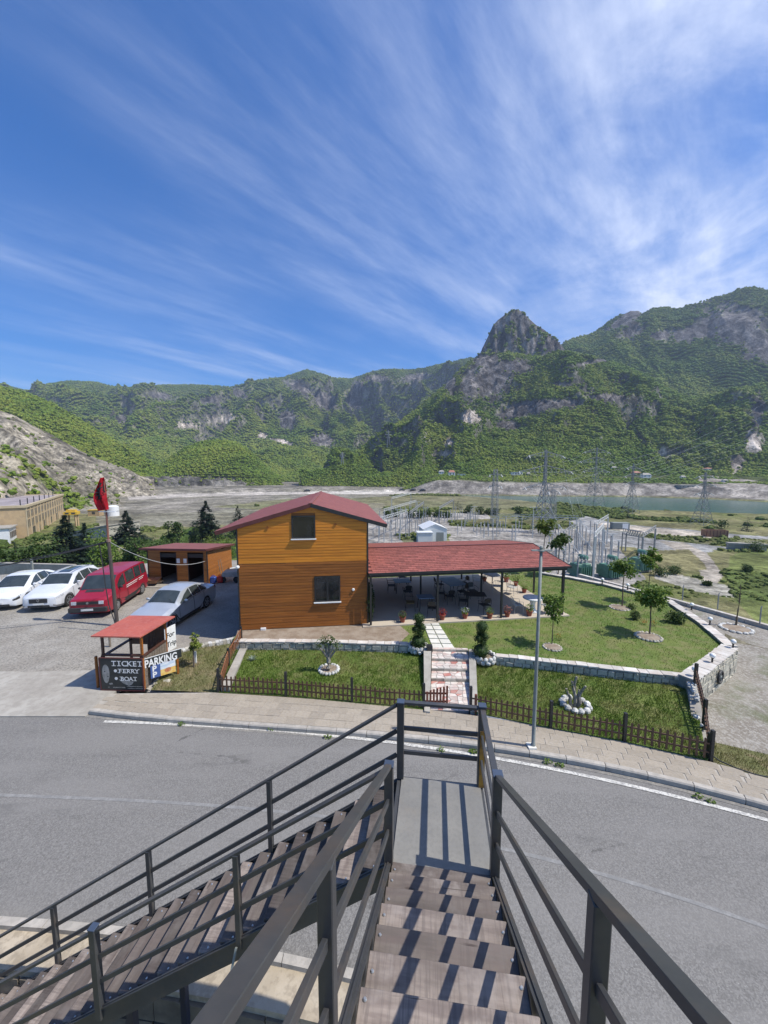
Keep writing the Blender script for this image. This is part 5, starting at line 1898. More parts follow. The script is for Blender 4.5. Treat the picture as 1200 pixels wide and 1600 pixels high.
M_drygrass = leafmat('dry_grass', (0.20, 0.19, 0.07), (0.13, 0.15, 0.04), (0.26, 0.21, 0.11))
blades('rough_grass', 'thin dry grass on the bare patch beside the booth', rand_sheet(lowB, higB, 6000), 0.07, 0.012, M_drygrass)
blades('verge_grass', 'patchy dry grass on the verge of the gravel yard', np.concatenate([rand_sheet(vg_lo, vg_hi, 9000)]), 0.06, 0.012, M_drygrass)
# ------------------------------------------------------------------ stone walls
def stone_wall(label, pts, z0, z1, th, faces=True, capm=M_stonecap, capl=0.34, ztop_over=0.02, rows=None, parts_max=400, side=1):
 """pts: plan points along the outer (visible) face; the wall body lies to its left"""
 w_ = thing('stone_wall', label, 'wall', (pts[0][0], pts[0][1], z0))
 b = MB()
 for i in range(len(pts) - 1):
  a, c_ = Vector((*pts[i][:2], 0)), Vector((*pts[i + 1][:2], 0))
  d = (c_ - a).normalized()
  nrm = Vector((-d.y, d.x, 0)) * side
  p = [a + nrm * 0.025, c_ + nrm * 0.025, c_ + nrm * th, a + nrm * th]
  b.prism([(q.x, q.y) for q in p], z0, z1 - 0.03)
 b.build('core', M_mortar, parent=w_)
 for i in range(len(pts) - 1):
  a, c_ = Vector((*pts[i][:2], 0)), Vector((*pts[i + 1][:2], 0))
  L_ = (c_ - a).length
  d = (c_ - a) / L_
  nrm = Vector((-d.y, d.x, 0)) * side
  x = 0.0
  while x < L_ - 0.05:
   l = min(random.uniform(0.7, 1.3) * capl, L_ - x)
   j = [random.uniform(-0.02, 0.02) for _ in range(6)]
   q = [a + d * (x + 0.007) + nrm * (-0.025 + j[0]), a + d * (x + l - 0.007) + nrm * (-0.025 + j[1]), a + d * (x + l - 0.007 + j[4] * 0.2) + nrm * (th + 0.02 + j[2]), a + d * (x + 0.007 + j[5] * 0.2) + nrm * (th + 0.02 + j[3])]
   zt = z1 + random.uniform(-0.006, 0.01)
   b = MB()
   b.add([(p.x, p.y, z1 - 0.035) for p in q] + [(p.x, p.y, zt) for p in q], [(3, 2, 1, 0), (4, 5, 6, 7), (0, 1, 5, 4), (1, 2, 6, 5), (2, 3, 7, 6), (3, 0, 4, 7)])
   b.build('cap_stone', capm, parent=w_)
   x += l
  if faces:
   zz = z0 + 0.02
   while zz < z1 - 0.08:
    hh = min(random.uniform(0.13, 0.20), z1 - 0.04 - zz)
    x = random.uniform(-0.1, 0)
    while x < L_:
     l = random.uniform(0.16, 0.36)
     xa, xb = max(0, x) + 0.006, min(L_, x + l) - 0.006
     if xb - xa > 0.04:
      pr_ = random.uniform(0.004, 0.028)
      b = MB()
      jj = [random.uniform(-0.018, 0.018) for _ in range(4)]
      vs = []
      for (dd, zq) in ((0.03, 0), (0.03, 1)):
       pass
      f_ = [(xa + 0.01, zz + 0.01 + jj[0]), (xb - 0.01, zz + 0.012 + jj[1]), (xb - 0.012, zz + hh - 0.012 + jj[2]), (xa + 0.012, zz + hh - 0.01 + jj[3])]
      g_ = [(xa, zz + 0.004), (xb, zz + 0.004), (xb, zz + hh - 0.004), (xa, zz + hh - 0.004)]
      for q in g_:
       p = a + d * q[0] + nrm * 0.03
       vs.append((p.x, p.y, q[1]))
      for q in f_:
       p = a + d * q[0] - nrm * pr_
       vs.append((p.x, p.y, q[1]))
      fs = [(4, 5, 6, 7), (0, 1, 5, 4), (1, 2, 6, 5), (2, 3, 7, 6), (3, 0, 4, 7)]
      if side < 0:
       fs = [q[::-1] for q in fs]
      b.add(vs, fs).build('stone', M_stone, parent=w_)
     x += l
    zz += hh
 return w_
wl = [at(a, c_, 0.56) for a, c_ in [(366, 1002), (500, 1003), (638, 1007)]]
stone_wall('low stone retaining wall with pale cap stones between the left lawn and the sandy path', wl, 0.1, 0.56, 0.22)
wr = [at(a, c_, 0.56) for a, c_ in [(775, 1025), (870, 1035), (1000, 1050), (1083, 1058)]]
stone_wall('low stone retaining wall with pale cap stones above the right lower lawn', wr, 0.1, 0.56, 0.22)
we = [at(a, c_, 0.60) for a, c_ in [(1088, 1064), (1153, 1013)]]
stone_wall('tall pale stone wall end with a dark wheel fixed to its face', we, -0.45, 0.60, 0.42, capl=0.26)
wz = [at(a, c_, 0.56) for a, c_ in [(1151, 1010), (1106, 974), (1050, 938), (1000, 925), (950, 912), (900, 902), (845, 893)]]
stone_wall('long low wall of pale stones with globe lamps along the far edge of the upper lawn', [wz[0], wz[1], wz[2], wz[3], wz[4], wz[5], wz[6]], -0.4, 0.56, 0.30, faces=False)
# wall below the side fence at the right end
ws = [at(1110, 1172, 0.12), at(1088, 1070, 0.42)]
b = thing('side_wall', 'rough concrete and rubble wall under the right-hand side fence', 'wall', (ws[0].x, ws[0].y, -0.4))
bb = MB()
d = (ws[1] - ws[0]).normalized()
n_ = Vector((-d.y, d.x, 0))
bb.add([tuple(ws[0] + n_ * 0.24 + Vector((0, 0, -0.75))), tuple(ws[0] + Vector((0, 0, -0.75))), tuple(ws[1] + Vector((0, 0, -0.75))), tuple(ws[1] + n_ * 0.24 + Vector((0, 0, -0.75))),
  tuple(ws[0] + n_ * 0.24 + Vector((0, 0, -0.22))), tuple(ws[0] + Vector((0, 0, -0.22))), tuple(ws[1] + Vector((0, 0, 0.10))), tuple(ws[1] + n_ * 0.24 + Vector((0, 0, 0.10)))],
  [(3, 2, 1, 0)[::-1], (4, 5, 6, 7)[::-1], (0, 1, 5, 4)[::-1], (1, 2, 6, 5)[::-1], (2, 3, 7, 6)[::-1], (3, 0, 4, 7)[::-1]])
bb.build('core', M_conc, parent=b)
for k in range(22):
 t_ = 0.62 + 0.38 * random.random() if k < 12 else random.random()
 p = ws[0].lerp(ws[1], t_) + n_ * random.uniform(0.02, 0.22)
 MB().ball((p.x, p.y, 0.20 + 0.32 * t_), random.uniform(0.04, 0.09), None, 0.04, 6, 4, 0.3).build('rubble_stone', M_white_stone, parent=b)
# wheel on the wall face
pw = we[0].lerp(we[1], 0.50)
dw = (we[1] - we[0]).normalized()
nw = Vector((dw.y, -dw.x, 0))
wt_ = thing('wall_wheel', 'small black spoked wheel hung on the tall pale stone wall end', 'wheel', (pw.x + nw.x * 0.05, pw.y + nw.y * 0.05, 0.16), math.atan2(dw.y, dw.x))
b = local(wt_)
b.M = b.M @ Matrix.Rotation(PI / 2, 4, 'X')
ring = [(0.20 * math.cos(t), 0.20 * math.sin(t), 0.02) for t in np.linspace(0, 2 * PI, 21)]
b.tube(ring, 0.035, 6, cap=False)
b.build('rim', M_plastic, parent=wt_)
b = local(wt_)
b.M = b.M @ Matrix.Rotation(PI / 2, 4, 'X')
for k in range(6):
 a = k * PI / 3
 b.bar((0, 0, 0.02), (0.19 * math.cos(a), 0.19 * math.sin(a), 0.02), 0.02, 0.02)
b.ball((0, 0, 0.02), 0.045)
b.build('spokes', M_galv, parent=wt_)
# low kerb beyond the gravel yard
kb = thing('yard_kerb', 'low whitish kerb running along the outer edge of the gravel yard', 'kerb', tuple(yk[0]))
for i in range(len(yk) - 1):
 a, c_ = yk[i], yk[i + 1]
 nseg = max(1, int((c_ - a).length / 0.9))
 for k in range(nseg):
  p, q = a.lerp(c_, k / nseg + 0.004), a.lerp(c_, (k + 1) / nseg - 0.004)
  MB().bar(p + Vector((0, 0, 0.02)), q + Vector((0, 0, 0.02)), 0.22, 0.34).build('kerb_block', M_stonecap, parent=kb)
# wire fence posts on that kerb
for k, (px, py) in enumerate([(1066, 938), (1121, 952), (1187, 975)]):
 p = at(px, py, -0.1)
 t = thing('wire_fence_post', ['thin dark post on the yard kerb, farthest of three', 'thin dark post on the yard kerb, middle of three', 'thin dark post on the yard kerb, nearest the right edge'][k], 'post', (p.x, p.y, -0.1))
 b = local(t)
 b.box(-0.018, -0.018, 0, 0.018, 0.018, 0.75)
 b.build('post', M_lattice, parent=t)
 b = local(t)
 b.bar((0, 0, 0.75), (0.05, 0.02, 0.83), 0.03, 0.03)
 b.build('post_tip', M_lattice, parent=t)
# stone border of the rough patch on the left
cb = thing('stone_border', 'crooked border of grey stones above the rough patch by the booth', 'border', tuple(at(290, 1012, 0.2)))
bpts = [at(a, c_, 0.25) for a, c_ in [(272, 1022), (290, 1016), (310, 1012), (340, 1005), (372, 998)]]
x = 0.0
while x < 1.0:
 p = lerp_poly(bpts, x)
 q = lerp_poly(bpts, min(1, x + 0.055))
 MB().bar(p + Vector((0, 0, 0)), q, 0.20 + random.uniform(-0.04, 0.05), 0.16 + random.uniform(-0.03, 0.05)).build('stone', M_stone if random.random() < 0.6 else M_white_stone, parent=cb)
 x += 0.058
# ------------------------------------------------------------------ garden steps, flagstones, slabs
st = thing('garden_steps', 'shallow garden steps paved in pink and white crazy paving between two sloping concrete kerbs', 'steps', tuple(at(702, 1100, 0.125)))
rows_ = [(1108, 1064, 0.125), (1056.5, 1048, 0.225), (1040.5, 1032.5, 0.32), (1026.5, 1017, 0.41), (1013.5, 1010, 0.50)]
zt0 = 0.125
levels = [0.125, 0.225, 0.32, 0.41, 0.495]
fr_y = [1109, 1064, 1048, 1032.5, 1017.5, 1011]
xl = [(672, 735), (673.5, 733.5), (674, 733), (674.3, 732.5), (675, 731.5), (675, 731)]
def row_pt(k, e, z):
 px = xl[k][0] if e == 0 else xl[k][1]
 py = fr_y[k] + (1.6 if e else 0)
 return at(px, py, z)
for k in range(5):
 zl = levels[k]
 zlo = levels[max(0, k - 1)]
 a, c_ = row_pt(k, 0, zlo), row_pt(k, 1, zlo)
 e_, f_ = row_pt(k + 1, 0, zl), row_pt(k + 1, 1, zl)
 a.z = c_.z = e_.z = f_.z = 0
 e2, f2 = e_ + (e_ - a) * 0.02, f_ + (f_ - c_) * 0.02
 b = MB()
 b.prism([tuple(a[:2]), tuple(c_[:2]), tuple(f2[:2]), tuple(e2[:2])], -0.1, zl - 0.012)
 b.build('step_core', M_mortar, parent=st)
 # flagstones: a jittered grid of irregular pieces
 L_ = (e_ - a).length
 nr_ = max(1, int(round(L_ / 0.17)))
 nc = 6
 G = {}
 for j in range(nr_ + 1):
  for i in range(nc + 1):
   ji = random.uniform(-0.32, 0.32) / nc if 0 < i < nc else 0
   jj = random.uniform(-0.30, 0.30) / nr_ if 0 < j < nr_ else 0
   u_, v_ = i / nc + ji, j / nr_ + jj
   G[i, j] = a.lerp(c_, u_).lerp(e_.lerp(f_, u_), v_)
 for j in range(nr_):
  for i in range(nc):
   q = [G[i, j], G[i + 1, j], G[i + 1, j + 1], G[i, j + 1]]
   cen = sum(q, Vector()) / 4
   q = [cen + (p - cen) * 0.93 for p in q]
   if random.random() < 0.35:
    h_ = q[0].lerp(q[2], 0.5)
    tris = [[q[0], q[1], q[2]], [q[0], q[2], q[3]]]
   else:
    tris = [q]
   for tq in tris:
    cc = sum(tq, Vector()) / len(tq)
    tq = [cc + (p - cc) * (0.93 if len(tris) > 1 else 1) for p in tq]
    MB().prism([tuple(p[:2]) for p in tq], zl - 0.014, zl + random.uniform(0, 0.003)).build('flagstone', M_flagred if random.random() < 0.06 else M_flagst, parent=st)
 if k:
  ln = (c_ - a)
  for i in range(3):
   p, q = a + ln * (i / 3 + 0.006), a + ln * ((i + 1) / 3 - 0.006)
   MB().bar(p + Vector((0, -0.008, zl - 0.052)), q + Vector((0, -0.008, zl - 0.052)), 0.02, 0.085).build('riser_stone', M_stone, parent=st)
for e, (pxa, pxb) in enumerate(((663, 672), (735, 747))):
 a0, a1 = at(pxa, 1111, 0.17), at(pxb, 1112, 0.17)
 b0, b1 = at(662 if e == 0 else 732.5, 1012 + e * 2, 0.54), at(674 if e == 0 else 743, 1012 + e * 2, 0.54)
 b = MB()
 vs = [a0, a1, b1, b0]
 b.add([(p.x, p.y, -0.2) for p in vs] + [tuple(p) for p in vs], [(3, 2, 1, 0), (4, 5, 6, 7), (0, 1, 5, 4), (1, 2, 6, 5), (2, 3, 7, 6), (3, 0, 4, 7)])
 b.build('side_kerb', M_conc, parent=st)
b = MB()
b.M = Matrix.Translation(at(671, 1015, 0.52))
b.box(-0.10, -0.10, -0.05, 0.10, 0.10, 0.16)
b.build('end_block', M_black, parent=st)
slabs = thing('slab_path', 'path of white square slabs in two columns from the terrace to the garden steps', 'path', tuple(at(690, 1000, LZ)))
ys = [971.5, 977.5, 984.5, 991.5, 998.5, 1006, 1014.5]
for j in range(6):
 for c_ in (0, 1):
  def X(c, yy):
   t_ = (yy - 972) / (1014 - 972)
   l = [660 + 16 * t_, 671.8 + 21.5 * t_, 684.5 + 27.0 * t_]
   return l[c]
  ya, yb2 = ys[j] + 0.6, ys[j + 1] - 0.6
  sk_ = 0.4
  q = [at(X(c_, yb2) + 0.7, yb2 + c_ * sk_, LZ), at(X(c_ + 1, yb2) - 0.7, yb2 + (c_ + 1) * sk_, LZ), at(X(c_ + 1, ya) - 0.6, ya + (c_ + 1) * sk_, LZ), at(X(c_, ya) + 0.6, ya + c_ * sk_, LZ)]
  MB().prism([tuple(p[:2]) for p in q], LZ - 0.03, LZ + 0.028 + random.uniform(0, 0.004)).build('slab', M_slabw, parent=slabs)
# ------------------------------------------------------------------ plants
def leaf_quads(b, c, rad, n, size, flat=1.0, shell=0.5, up=0.0):
 """n leaves spread through an ellipsoid about c"""
 rx, ry, rz = rad if isinstance(rad, tuple) else (rad, rad, rad)
 for _ in range(n):
  v = Vector((random.gauss(0, 1), random.gauss(0, 1), random.gauss(0, 1))).normalized()
  rr2 = shell + (1 - shell) * random.random() ** 0.6
  p = Vector((c[0] + v.x * rx * rr2, c[1] + v.y * ry * rr2, c[2] + v.z * rz * rr2))
  d = (v + Vector((random.uniform(-1, 1), random.uniform(-1, 1), random.uniform(-0.8, 0.8)))).normalized()
  s_ = d.cross(Vector((random.uniform(-1, 1), random.uniform(-1, 1), 1.0))).normalized()
  l = size * random.uniform(0.6, 1.35)
  w2 = l * 0.34
  m_ = p + d * (l * 0.5)
  e = p + d * l - Vector((0, 0, l * 0.2))
  b.add([tuple(p), tuple(m_ + s_ * w2), tuple(e), tuple(m_ - s_ * w2)], [(0, 1, 2, 3)])
def topiary(label, px, py):
 p = at(px, py, 0.53)
 t = thing('topiary', label, 'shrub', (p.x, p.y, 0.42), 0, 'clipped topiaries beside the garden steps')
 b = local(t)
 b.tube([(0, 0, 0), (0.01, 0, 0.5), (0, 0.01, 0.95)], 0.025, 6)
 b.build('trunk', M_bark, parent=t)
 b = local(t)
 spec = [((0, 0, 0.26), 0.29, 0.25), ((0.02, 0, 1.10), 0.195, 0.20), ((-0.10, -0.04, 0.72), 0.125, 0.115), ((0.13, 0.0, 0.77), 0.13, 0.12), ((0.0, 0.08, 0.86), 0.12, 0.11), ((0.06, -0.06, 0.60), 0.11, 0.10)]
 for c_, r_, h_ in spec:
  b.ball(c_, r_ * 0.86, None, h_ * 0.86, 12, 8, 0.05)
  leaf_quads(b, c_, (r_, r_, h_), int(1500 * r_), 0.045, shell=0.86)
 b.build('crown', M_box, parent=t)
 return t
def stone_ring(label, px, py, z, rad, n, m, hgt=0.13, wide=0.11, squash=1.0, soil=True, cat='stone ring', nm='stone_ring', rows=1):
 p = at(px, py, z)
 t = thing(nm, label, cat, (p.x, p.y, z))
 for r_ in range(rows):
  for k in range(n):
   a = 2 * PI * (k + 0.5 * r_) / n + random.uniform(-0.05, 0.05)
   b = local(t)
   b.M = b.M @ Matrix.Translation((rad * math.cos(a), rad * squash * math.sin(a), r_ * hgt * 0.85)) @ Matrix.Rotation(a + random.uniform(-0.2, 0.2), 4, 'Z')
   l = 2 * PI * rad / n * 0.94
   b.ball((0, 0, hgt * 0.3), wide * 0.62, l * 0.55, hgt * 0.62, 8, 5, 0.12)
   b.build('stone', m, parent=t)
 if soil:
  b = local(t)
  b.lathe([(rad - 0.02, -0.05), (rad - 0.03, 0.05 * rows)], n=16)
  b.build('soil', M_soil, parent=t)
 return t
stone_ring('planter ring of white stones holding the left topiary', 653, 1015, 0.33, 0.32, 13, M_white_stone, rows=2, nm='stone_planter', cat='planter')
stone_ring('planter ring of white stones holding the right topiary', 757, 1031, 0.33, 0.34, 13, M_white_stone, rows=2, nm='stone_planter', cat='planter')
topiary('clipped tiered topiary left of the garden steps', 653.5, 1008)
topiary('clipped tiered topiary right of the garden steps', 751, 1023)
def branch(b, p0, p1, r0, r1, wig=0.06, n=4):
 p0, p1 = Vector(p0), Vector(p1)
 L_ = (p1 - p0).length
 pts = [p0]
 for i in range(1, n):
  pts.append(p0.lerp(p1, i / n) + Vector((random.uniform(-1, 1), random.uniform(-1, 1), random.uniform(0, 1))) * wig * L_)
 pts.append(p1)
 b.tube(pts, [r0 + (r1 - r0) * i / n for i in range(n + 1)], 6)
def young_tree(label, base, H_, cz, crown, nleaf, leaf, m=None, tr=0.045, lean=(0, 0), ncl=14, nm='young_tree', cat='tree', group=None, blob=0.42):
 t = thing(nm, label, cat, tuple(base), random.uniform(0, 6), group)
 b = local(t)
 top = Vector((lean[0], lean[1], cz))
 branch(b, (0, 0, -0.1), top, tr, tr * 0.45, 0.012, 5)
 cl = []
 for k in range(ncl):
  v = Vector((random.gauss(0, 1), random.gauss(0, 1), random.gauss(0, 0.9)))
  v = v.normalized() * random.uniform(0.35, 1.0)
  c_ = top + Vector((v.x * crown[0], v.y * crown[0], v.z * crown[1]))
  cl.append(c_)
  branch(b, top + Vector((0, 0, -random.uniform(0.0, crown[1] * 0.9))), c_, tr * 0.4, tr * 0.1, 0.08, 3)
 b.build('trunk', M_bark, parent=t)
 b = local(t)
 for c_ in cl:
  rr2 = crown[0] * blob * random.uniform(0.6, 1.2)
  leaf_quads(b, tuple(c_), (rr2, rr2, rr2 * 0.75), nleaf // ncl, leaf, shell=0.15)
 b.build('crown', m or M_leaf, parent=t)
 return t
def gp(px, py, z):
 return at(px, py, z)
# trees of the upper lawn
ty = lambda px, py: top_z(px, py, gp(862, 1008, LZ))
young_tree('slim young tree with light green leaves just right of the street lamp', gp(862, 1008, LZ), 2.0, 1.45, (0.42, 0.55), 900, 0.105, M_leaf, 0.022, ncl=16)
young_tree('leafy young tree with a forked crown in a ring of stones on the right lawn', gp(1015, 992, LZ), 2.5, 1.55, (0.62, 0.52), 1500, 0.125, M_leaf, 0.035, ncl=20)
young_tree('leafy young tree at the back of the right lawn near the transformers', gp(972, 948, LZ), 2.4, 1.95, (0.60, 0.52), 1100, 0.12, M_leaf, 0.034, ncl=16)
young_tree('thin young tree with an uneven crown at the back edge of the right lawn', gp(1010, 940, LZ), 2.4, 2.2, (0.42, 0.50), 750, 0.13, M_leaf, 0.03, ncl=10, lean=(0.1, 0))
young_tree('small bushy tree behind the right end of the terrace roof', gp(872, 900, LZ), 3.0, 2.2, (0.62, 0.55), 800, 0.16, M_leafdk, 0.04, ncl=14)
young_tree('pale green treetop showing above the right end of the terrace roof', gp(849, 897, LZ), 3.4, 3.0, (0.62, 0.36), 700, 0.16, M_leafyel, 0.04, ncl=12)
# bare sapling in the gravel yard
p = gp(1150, 978, -0.28)
t = thing('sapling', 'almost leafless young tree in a stone ring in the gravel yard', 'tree', tuple(p))
b = local(t)
branch(b, (0, 0, -0.05), (0.03, 0, 1.95), 0.045, 0.012, 0.02, 5)
for k in range(7):
 a = random.uniform(0, 6.28)
 z_ = random.uniform(1.1, 1.9)
 branch(b, (0.02, 0, z_), (0.32 * math.cos(a), 0.32 * math.sin(a), z_ + 0.25), 0.010, 0.004, 0.05, 3)
b.build('trunk', M_bark, parent=t)
b = local(t)
leaf_quads(b, (0, 0, 1.8), (0.3, 0.3, 0.35), 30, 0.06, shell=0.2)
b.build('crown', M_leafyel, parent=t)
stone_ring('ring of whitish stones around the leafless sapling in the gravel yard', 1150, 983, -0.28, 0.55, 15, M_white_stone, hgt=0.10, wide=0.14)
stone_ring('ring of small stones around the leafy tree on the right lawn', 1013, 996, LZ, 0.42, 22, M_stone, hgt=0.09, wide=0.10)
stone_ring('ring of small stones around the slim tree by the street lamp', 863, 1012, LZ, 0.30, 16, M_stone, hgt=0.06, wide=0.08)
stone_ring('ring of small stones around the tree at the back of the right lawn', 968, 950, LZ, 0.40, 16, M_stone, hgt=0.06, wide=0.08)
# pollard trees on the lower lawns
p = gp(513, 1050, 0.19)
t = thing('pollard_tree', 'small pollarded tree sprouting green tufts in a white stone ring on the left lawn', 'tree', tuple(p))
b = local(t)
branch(b, (0, 0, -0.05), (0.01, 0, 0.52), 0.095, 0.065, 0.03, 3)
ends = []
for k, (dx, dz) in enumerate([(-0.30, 0.92), (-0.16, 1.0), (0.05, 1.05), (0.18, 0.95), (0.33, 0.82), (-0.05, 0.9)]):
 e = (dx, random.uniform(-0.15, 0.15), dz)
 branch(b, (0.01, 0, 0.46), e, 0.045, 0.025, 0.06, 3)
 ends.append(e)
b.build('trunk', M_bark2, parent=t)
b = local(t)
for e in ends:
 leaf_quads(b, (e[0], e[1], e[2] + 0.08), (0.13, 0.13, 0.12), 70, 0.06, shell=0.1)
b.build('crown', M_leafdk, parent=t)
stone_ring('round ring of whitewashed stones at the foot of the left pollarded tree', 514, 1047, 0.19, 0.31, 18, M_white_stone, hgt=0.10, wide=0.10)
p = gp(898, 1105, 0.17)
t = thing('pollard_tree', 'bare forked pollard trunk among white rocks on the right lower lawn', 'tree', tuple(p))
b = local(t)
for k, (dx, dz, r_) in enumerate([(-0.26, 0.55, 0.05), (-0.06, 0.72, 0.055), (0.05, 0.86, 0.05), (0.24, 0.66, 0.05), (0.12, 0.50, 0.04)]):
 branch(b, (dx * 0.15, 0, -0.05), (dx, random.uniform(-0.1, 0.1), dz), r_, r_ * 0.6, 0.05, 4)
b.build('trunk', M_bark2, parent=t)
b = local(t)
leaf_quads(b, (0.1, 0, 0.75), (0.3, 0.2, 0.15), 60, 0.06, shell=0.1)
leaf_quads(b, (-0.25, 0, 0.55), (0.12, 0.12, 0.12), 30, 0.06, shell=0.1)
b.build('crown', M_leafdk, parent=t)
stone_ring('loose ring of white rocks around the bare pollard on the right lower lawn', 899, 1103, 0.17, 0.34, 12, M_white_stone, hgt=0.15, wide=0.16, soil=False)
# small tree beside the booth
young_tree('small thin tree with tufts of pale leaves on the rough patch by the booth', gp(303, 1042, 0.2), 1.5, 0.85, (0.30, 0.34), 420, 0.085, M_leafyel, 0.035, ncl=7, blob=0.40)
# agave, bushes, flowers
p = gp(394, 1032, 0.2)
t = thing('agave', 'small silvery agave rosette on the left lawn', 'plant', tuple(p))
M_agave = leafmat('agave_leaf', (0.20, 0.25, 0.20), (0.28, 0.33, 0.27), (0.14, 0.18, 0.13))
for k in range(18):
 a = k * 2.4
 el = 0.3 + 0.04 * k
 l = 0.22
 d = Vector((math.cos(a) * math.cos(el), math.sin(a) * math.cos(el), math.sin(el)))
 s_ = Vector((-math.sin(a), math.cos(a), 0))
 b = local(t)
 b.add([tuple(s_ * 0.012), tuple(d * l * 0.5 + s_ * 0.022), tuple(d * l), tuple(d * l * 0.5 - s_ * 0.022), tuple(-s_ * 0.012)], [(0, 1, 2, 3, 4)])
 b.build('leaf', M_agave, parent=t)
def bush(label, p, r_, h_, n, leaf, m, nm='bush', cat='bush', group=None):
 t = thing(nm, label, cat, tuple(p), random.uniform(0, 6), group)
 b = local(t)
 for k in range(5):
  a = random.uniform(0, 6.28)
  branch(b, (0, 0, 0), (r_ * 0.6 * math.cos(a), r_ * 0.6 * math.sin(a), h_ * 0.8), 0.015 + r_ * 0.02, 0.006, 0.08, 3)
 b.build('stem', M_bark, parent=t)
 b = local(t)
 for k in range(9):
  a = random.uniform(0, 6.28)
  q = random.uniform(0, 0.6)
  leaf_quads(b, (r_ * q * math.cos(a), r_ * q * math.sin(a), h_ * random.uniform(0.35, 0.7)), (r_ * 0.5, r_ * 0.5, h_ * 0.38), n // 9, leaf, shell=0.3)
 b.build('foliage', m, parent=t)
 return t
bush('round dark green bush on the right lawn by the low wall', gp(1053, 972, LZ), 0.42, 0.55, 1100, 0.07, M_leafdk)
bush('small bush left of the leafy tree on the right lawn', gp(992, 968, LZ), 0.26, 0.40, 500, 0.06, M_leafdk)
bush('low dark bush beside the tree at the back of the right lawn', gp(985, 951, LZ), 0.25, 0.25, 300, 0.06, M_leafdk)
for k, (px, py, l) in enumerate([(873, 1000, 'orange flowers beside the slim young tree'), (1022, 978, 'orange flowers behind the leafy tree on the right lawn'), (1006, 976, 'orange flowers left of the leafy tree on the right lawn')]):
 p = gp(px, py, LZ)
 t = thing('flower_clump', 'small clump of ' + l, 'flowers', tuple(p))
 b = local(t)
 leaf_quads(b, (0, 0, 0.08), (0.12, 0.12, 0.08), 60, 0.04, shell=0.1)
 b.build('foliage', M_leaf, parent=t)
 b = local(t)
 leaf_quads(b, (0, 0, 0.16), (0.14, 0.14, 0.06), 36, 0.035, shell=0.1)
 b.build('blossom', M_flowero, parent=t)
# climbing plant at the house corner
p = tpos(-0.05, 0.35)
t = thing('column_plant', 'tall narrow dark evergreen at the house corner under the terrace roof', 'plant', (p.x, p.y, TZ0))
b = local(t)
b.tube([(0, 0, 0), (0, 0, 1.7)], 0.02, 6)
b.build('trunk', M_bark, parent=t)
b = local(t)
b.ball((0, 0, 0.85), 0.15, 0.15, 0.75, 10, 10, 0.08)
leaf_quads(b, (0, 0, 0.9), (0.21, 0.21, 0.88), 900, 0.07, shell=0.7)
b.build('crown', M_box, parent=t)
# ------------------------------------------------------------------ flower pots
def pot(label, px, py, m, hh=0.16, fl_=None, sc=1.0, big=False):
 p = at(px, py, TZ0)
 t = thing('flower_pot', label, 'flower pot', (p.x, p.y, TZ0), random.uniform(0, 6), 'flower pots round the terrace edge')
 b = local(t)
 b.lathe([(0.085 * sc, 0), (0.125 * sc, 0.18 * sc), (0.14 * sc, 0.185 * sc), (0.14 * sc, 0.225 * sc), (0.12 * sc, 0.225 * sc), (0.115 * sc, 0.19 * sc)], n=14)
 b.build('pot', M_terracotta, parent=t, smooth=False)
 b = local(t)
 leaf_quads(b, (0, 0, 0.26 * sc + hh * 0.5), (0.17 * sc, 0.17 * sc, hh), 130, 0.06, shell=0.2)
 b.build('foliage', m, parent=t)
 if fl_ is not None:
  b = local(t)
  leaf_quads(b, (0, 0, 0.30 * sc + hh * 0.7), (0.19 * sc, 0.19 * sc, hh * 0.8), 60, 0.035, shell=0.5)
  b.build('blossom', fl_, parent=t)
 return t
pot('terracotta pot with a sparse dark plant, leftmost along the terrace front', 629, 972, M_leafdk, 0.13, M_flowerp)
pot('pot overflowing with bright red flowers beside the second front post', 691, 968, M_flower, 0.17)
pot('terracotta pot with white flowers left of the third front post', 726.5, 966, M_leaf, 0.13, M_signwhite)
pot('terracotta pot with a green plant just left of the third front post', 765, 966, M_leaf, 0.16)
pot('terracotta pot with dusky pink flowers just right of the third front post', 792.5, 963.5, M_flowerp, 0.17)
pot('terracotta pot with a green plant in front of the round white table', 827, 962, M_leaf, 0.16, sc=1.05)
pot('terracotta pot behind the slim young tree by the last front post', 865, 957, M_leaf, 0.12)
pot('terracotta pot with a small plant at the right side of the terrace', 819, 926, M_leaf, 0.10)
pot('terracotta pot with a palm-like plant at the back right of the terrace', 806, 915, M_leafdk, 0.22)
pot('large terracotta pot of white and pink flowers at the back right corner of the terrace', 791, 909, M_leaf, 0.14, M_signwhite, sc=1.2)
pot('terracotta pot with a tall leafy plant among the back posts', 757, 908, M_leafdk, 0.25)
# ------------------------------------------------------------------ globe lamps, street lamp
gl = [(1085, 1058, 'nearest, at the corner of the lower lawn'), (1112.5, 1036, 'in the middle of the tall wall end'), (1145, 1013, 'at the right corner of the wall'),
  (1109, 976, 'second beyond the right corner of the wall'), (1080.5, 953, 'third beyond the right corner of the wall'), (941, 912, 'farthest, near the transformers'), (980.5, 921, 'between the two back trees')]
for px, py, l in gl:
 p = at(px, py, 0.57)
 t = thing('globe_lamp', 'white globe lamp on a black stem, ' + l, 'lamp', (p.x, p.y, 0.57), 0, 'globe lamps along the lawn wall')
 b = local(t)
 b.lathe([(0.05, 0), (0.05, 0.012), (0.026, 0.02), (0.026, 0.15), (0.045, 0.165), (0.045, 0.18)], n=10)
 b.build('stem', M_black, parent=t)
 b = local(t)
 b.ball((0, 0, 0.255), 0.085, None, 0.08, 14, 9)
 b.build('globe', M_globe, parent=t, smooth=True)
p = at(833, 1166, 0.13)
zt = top_z(838, 862, p)
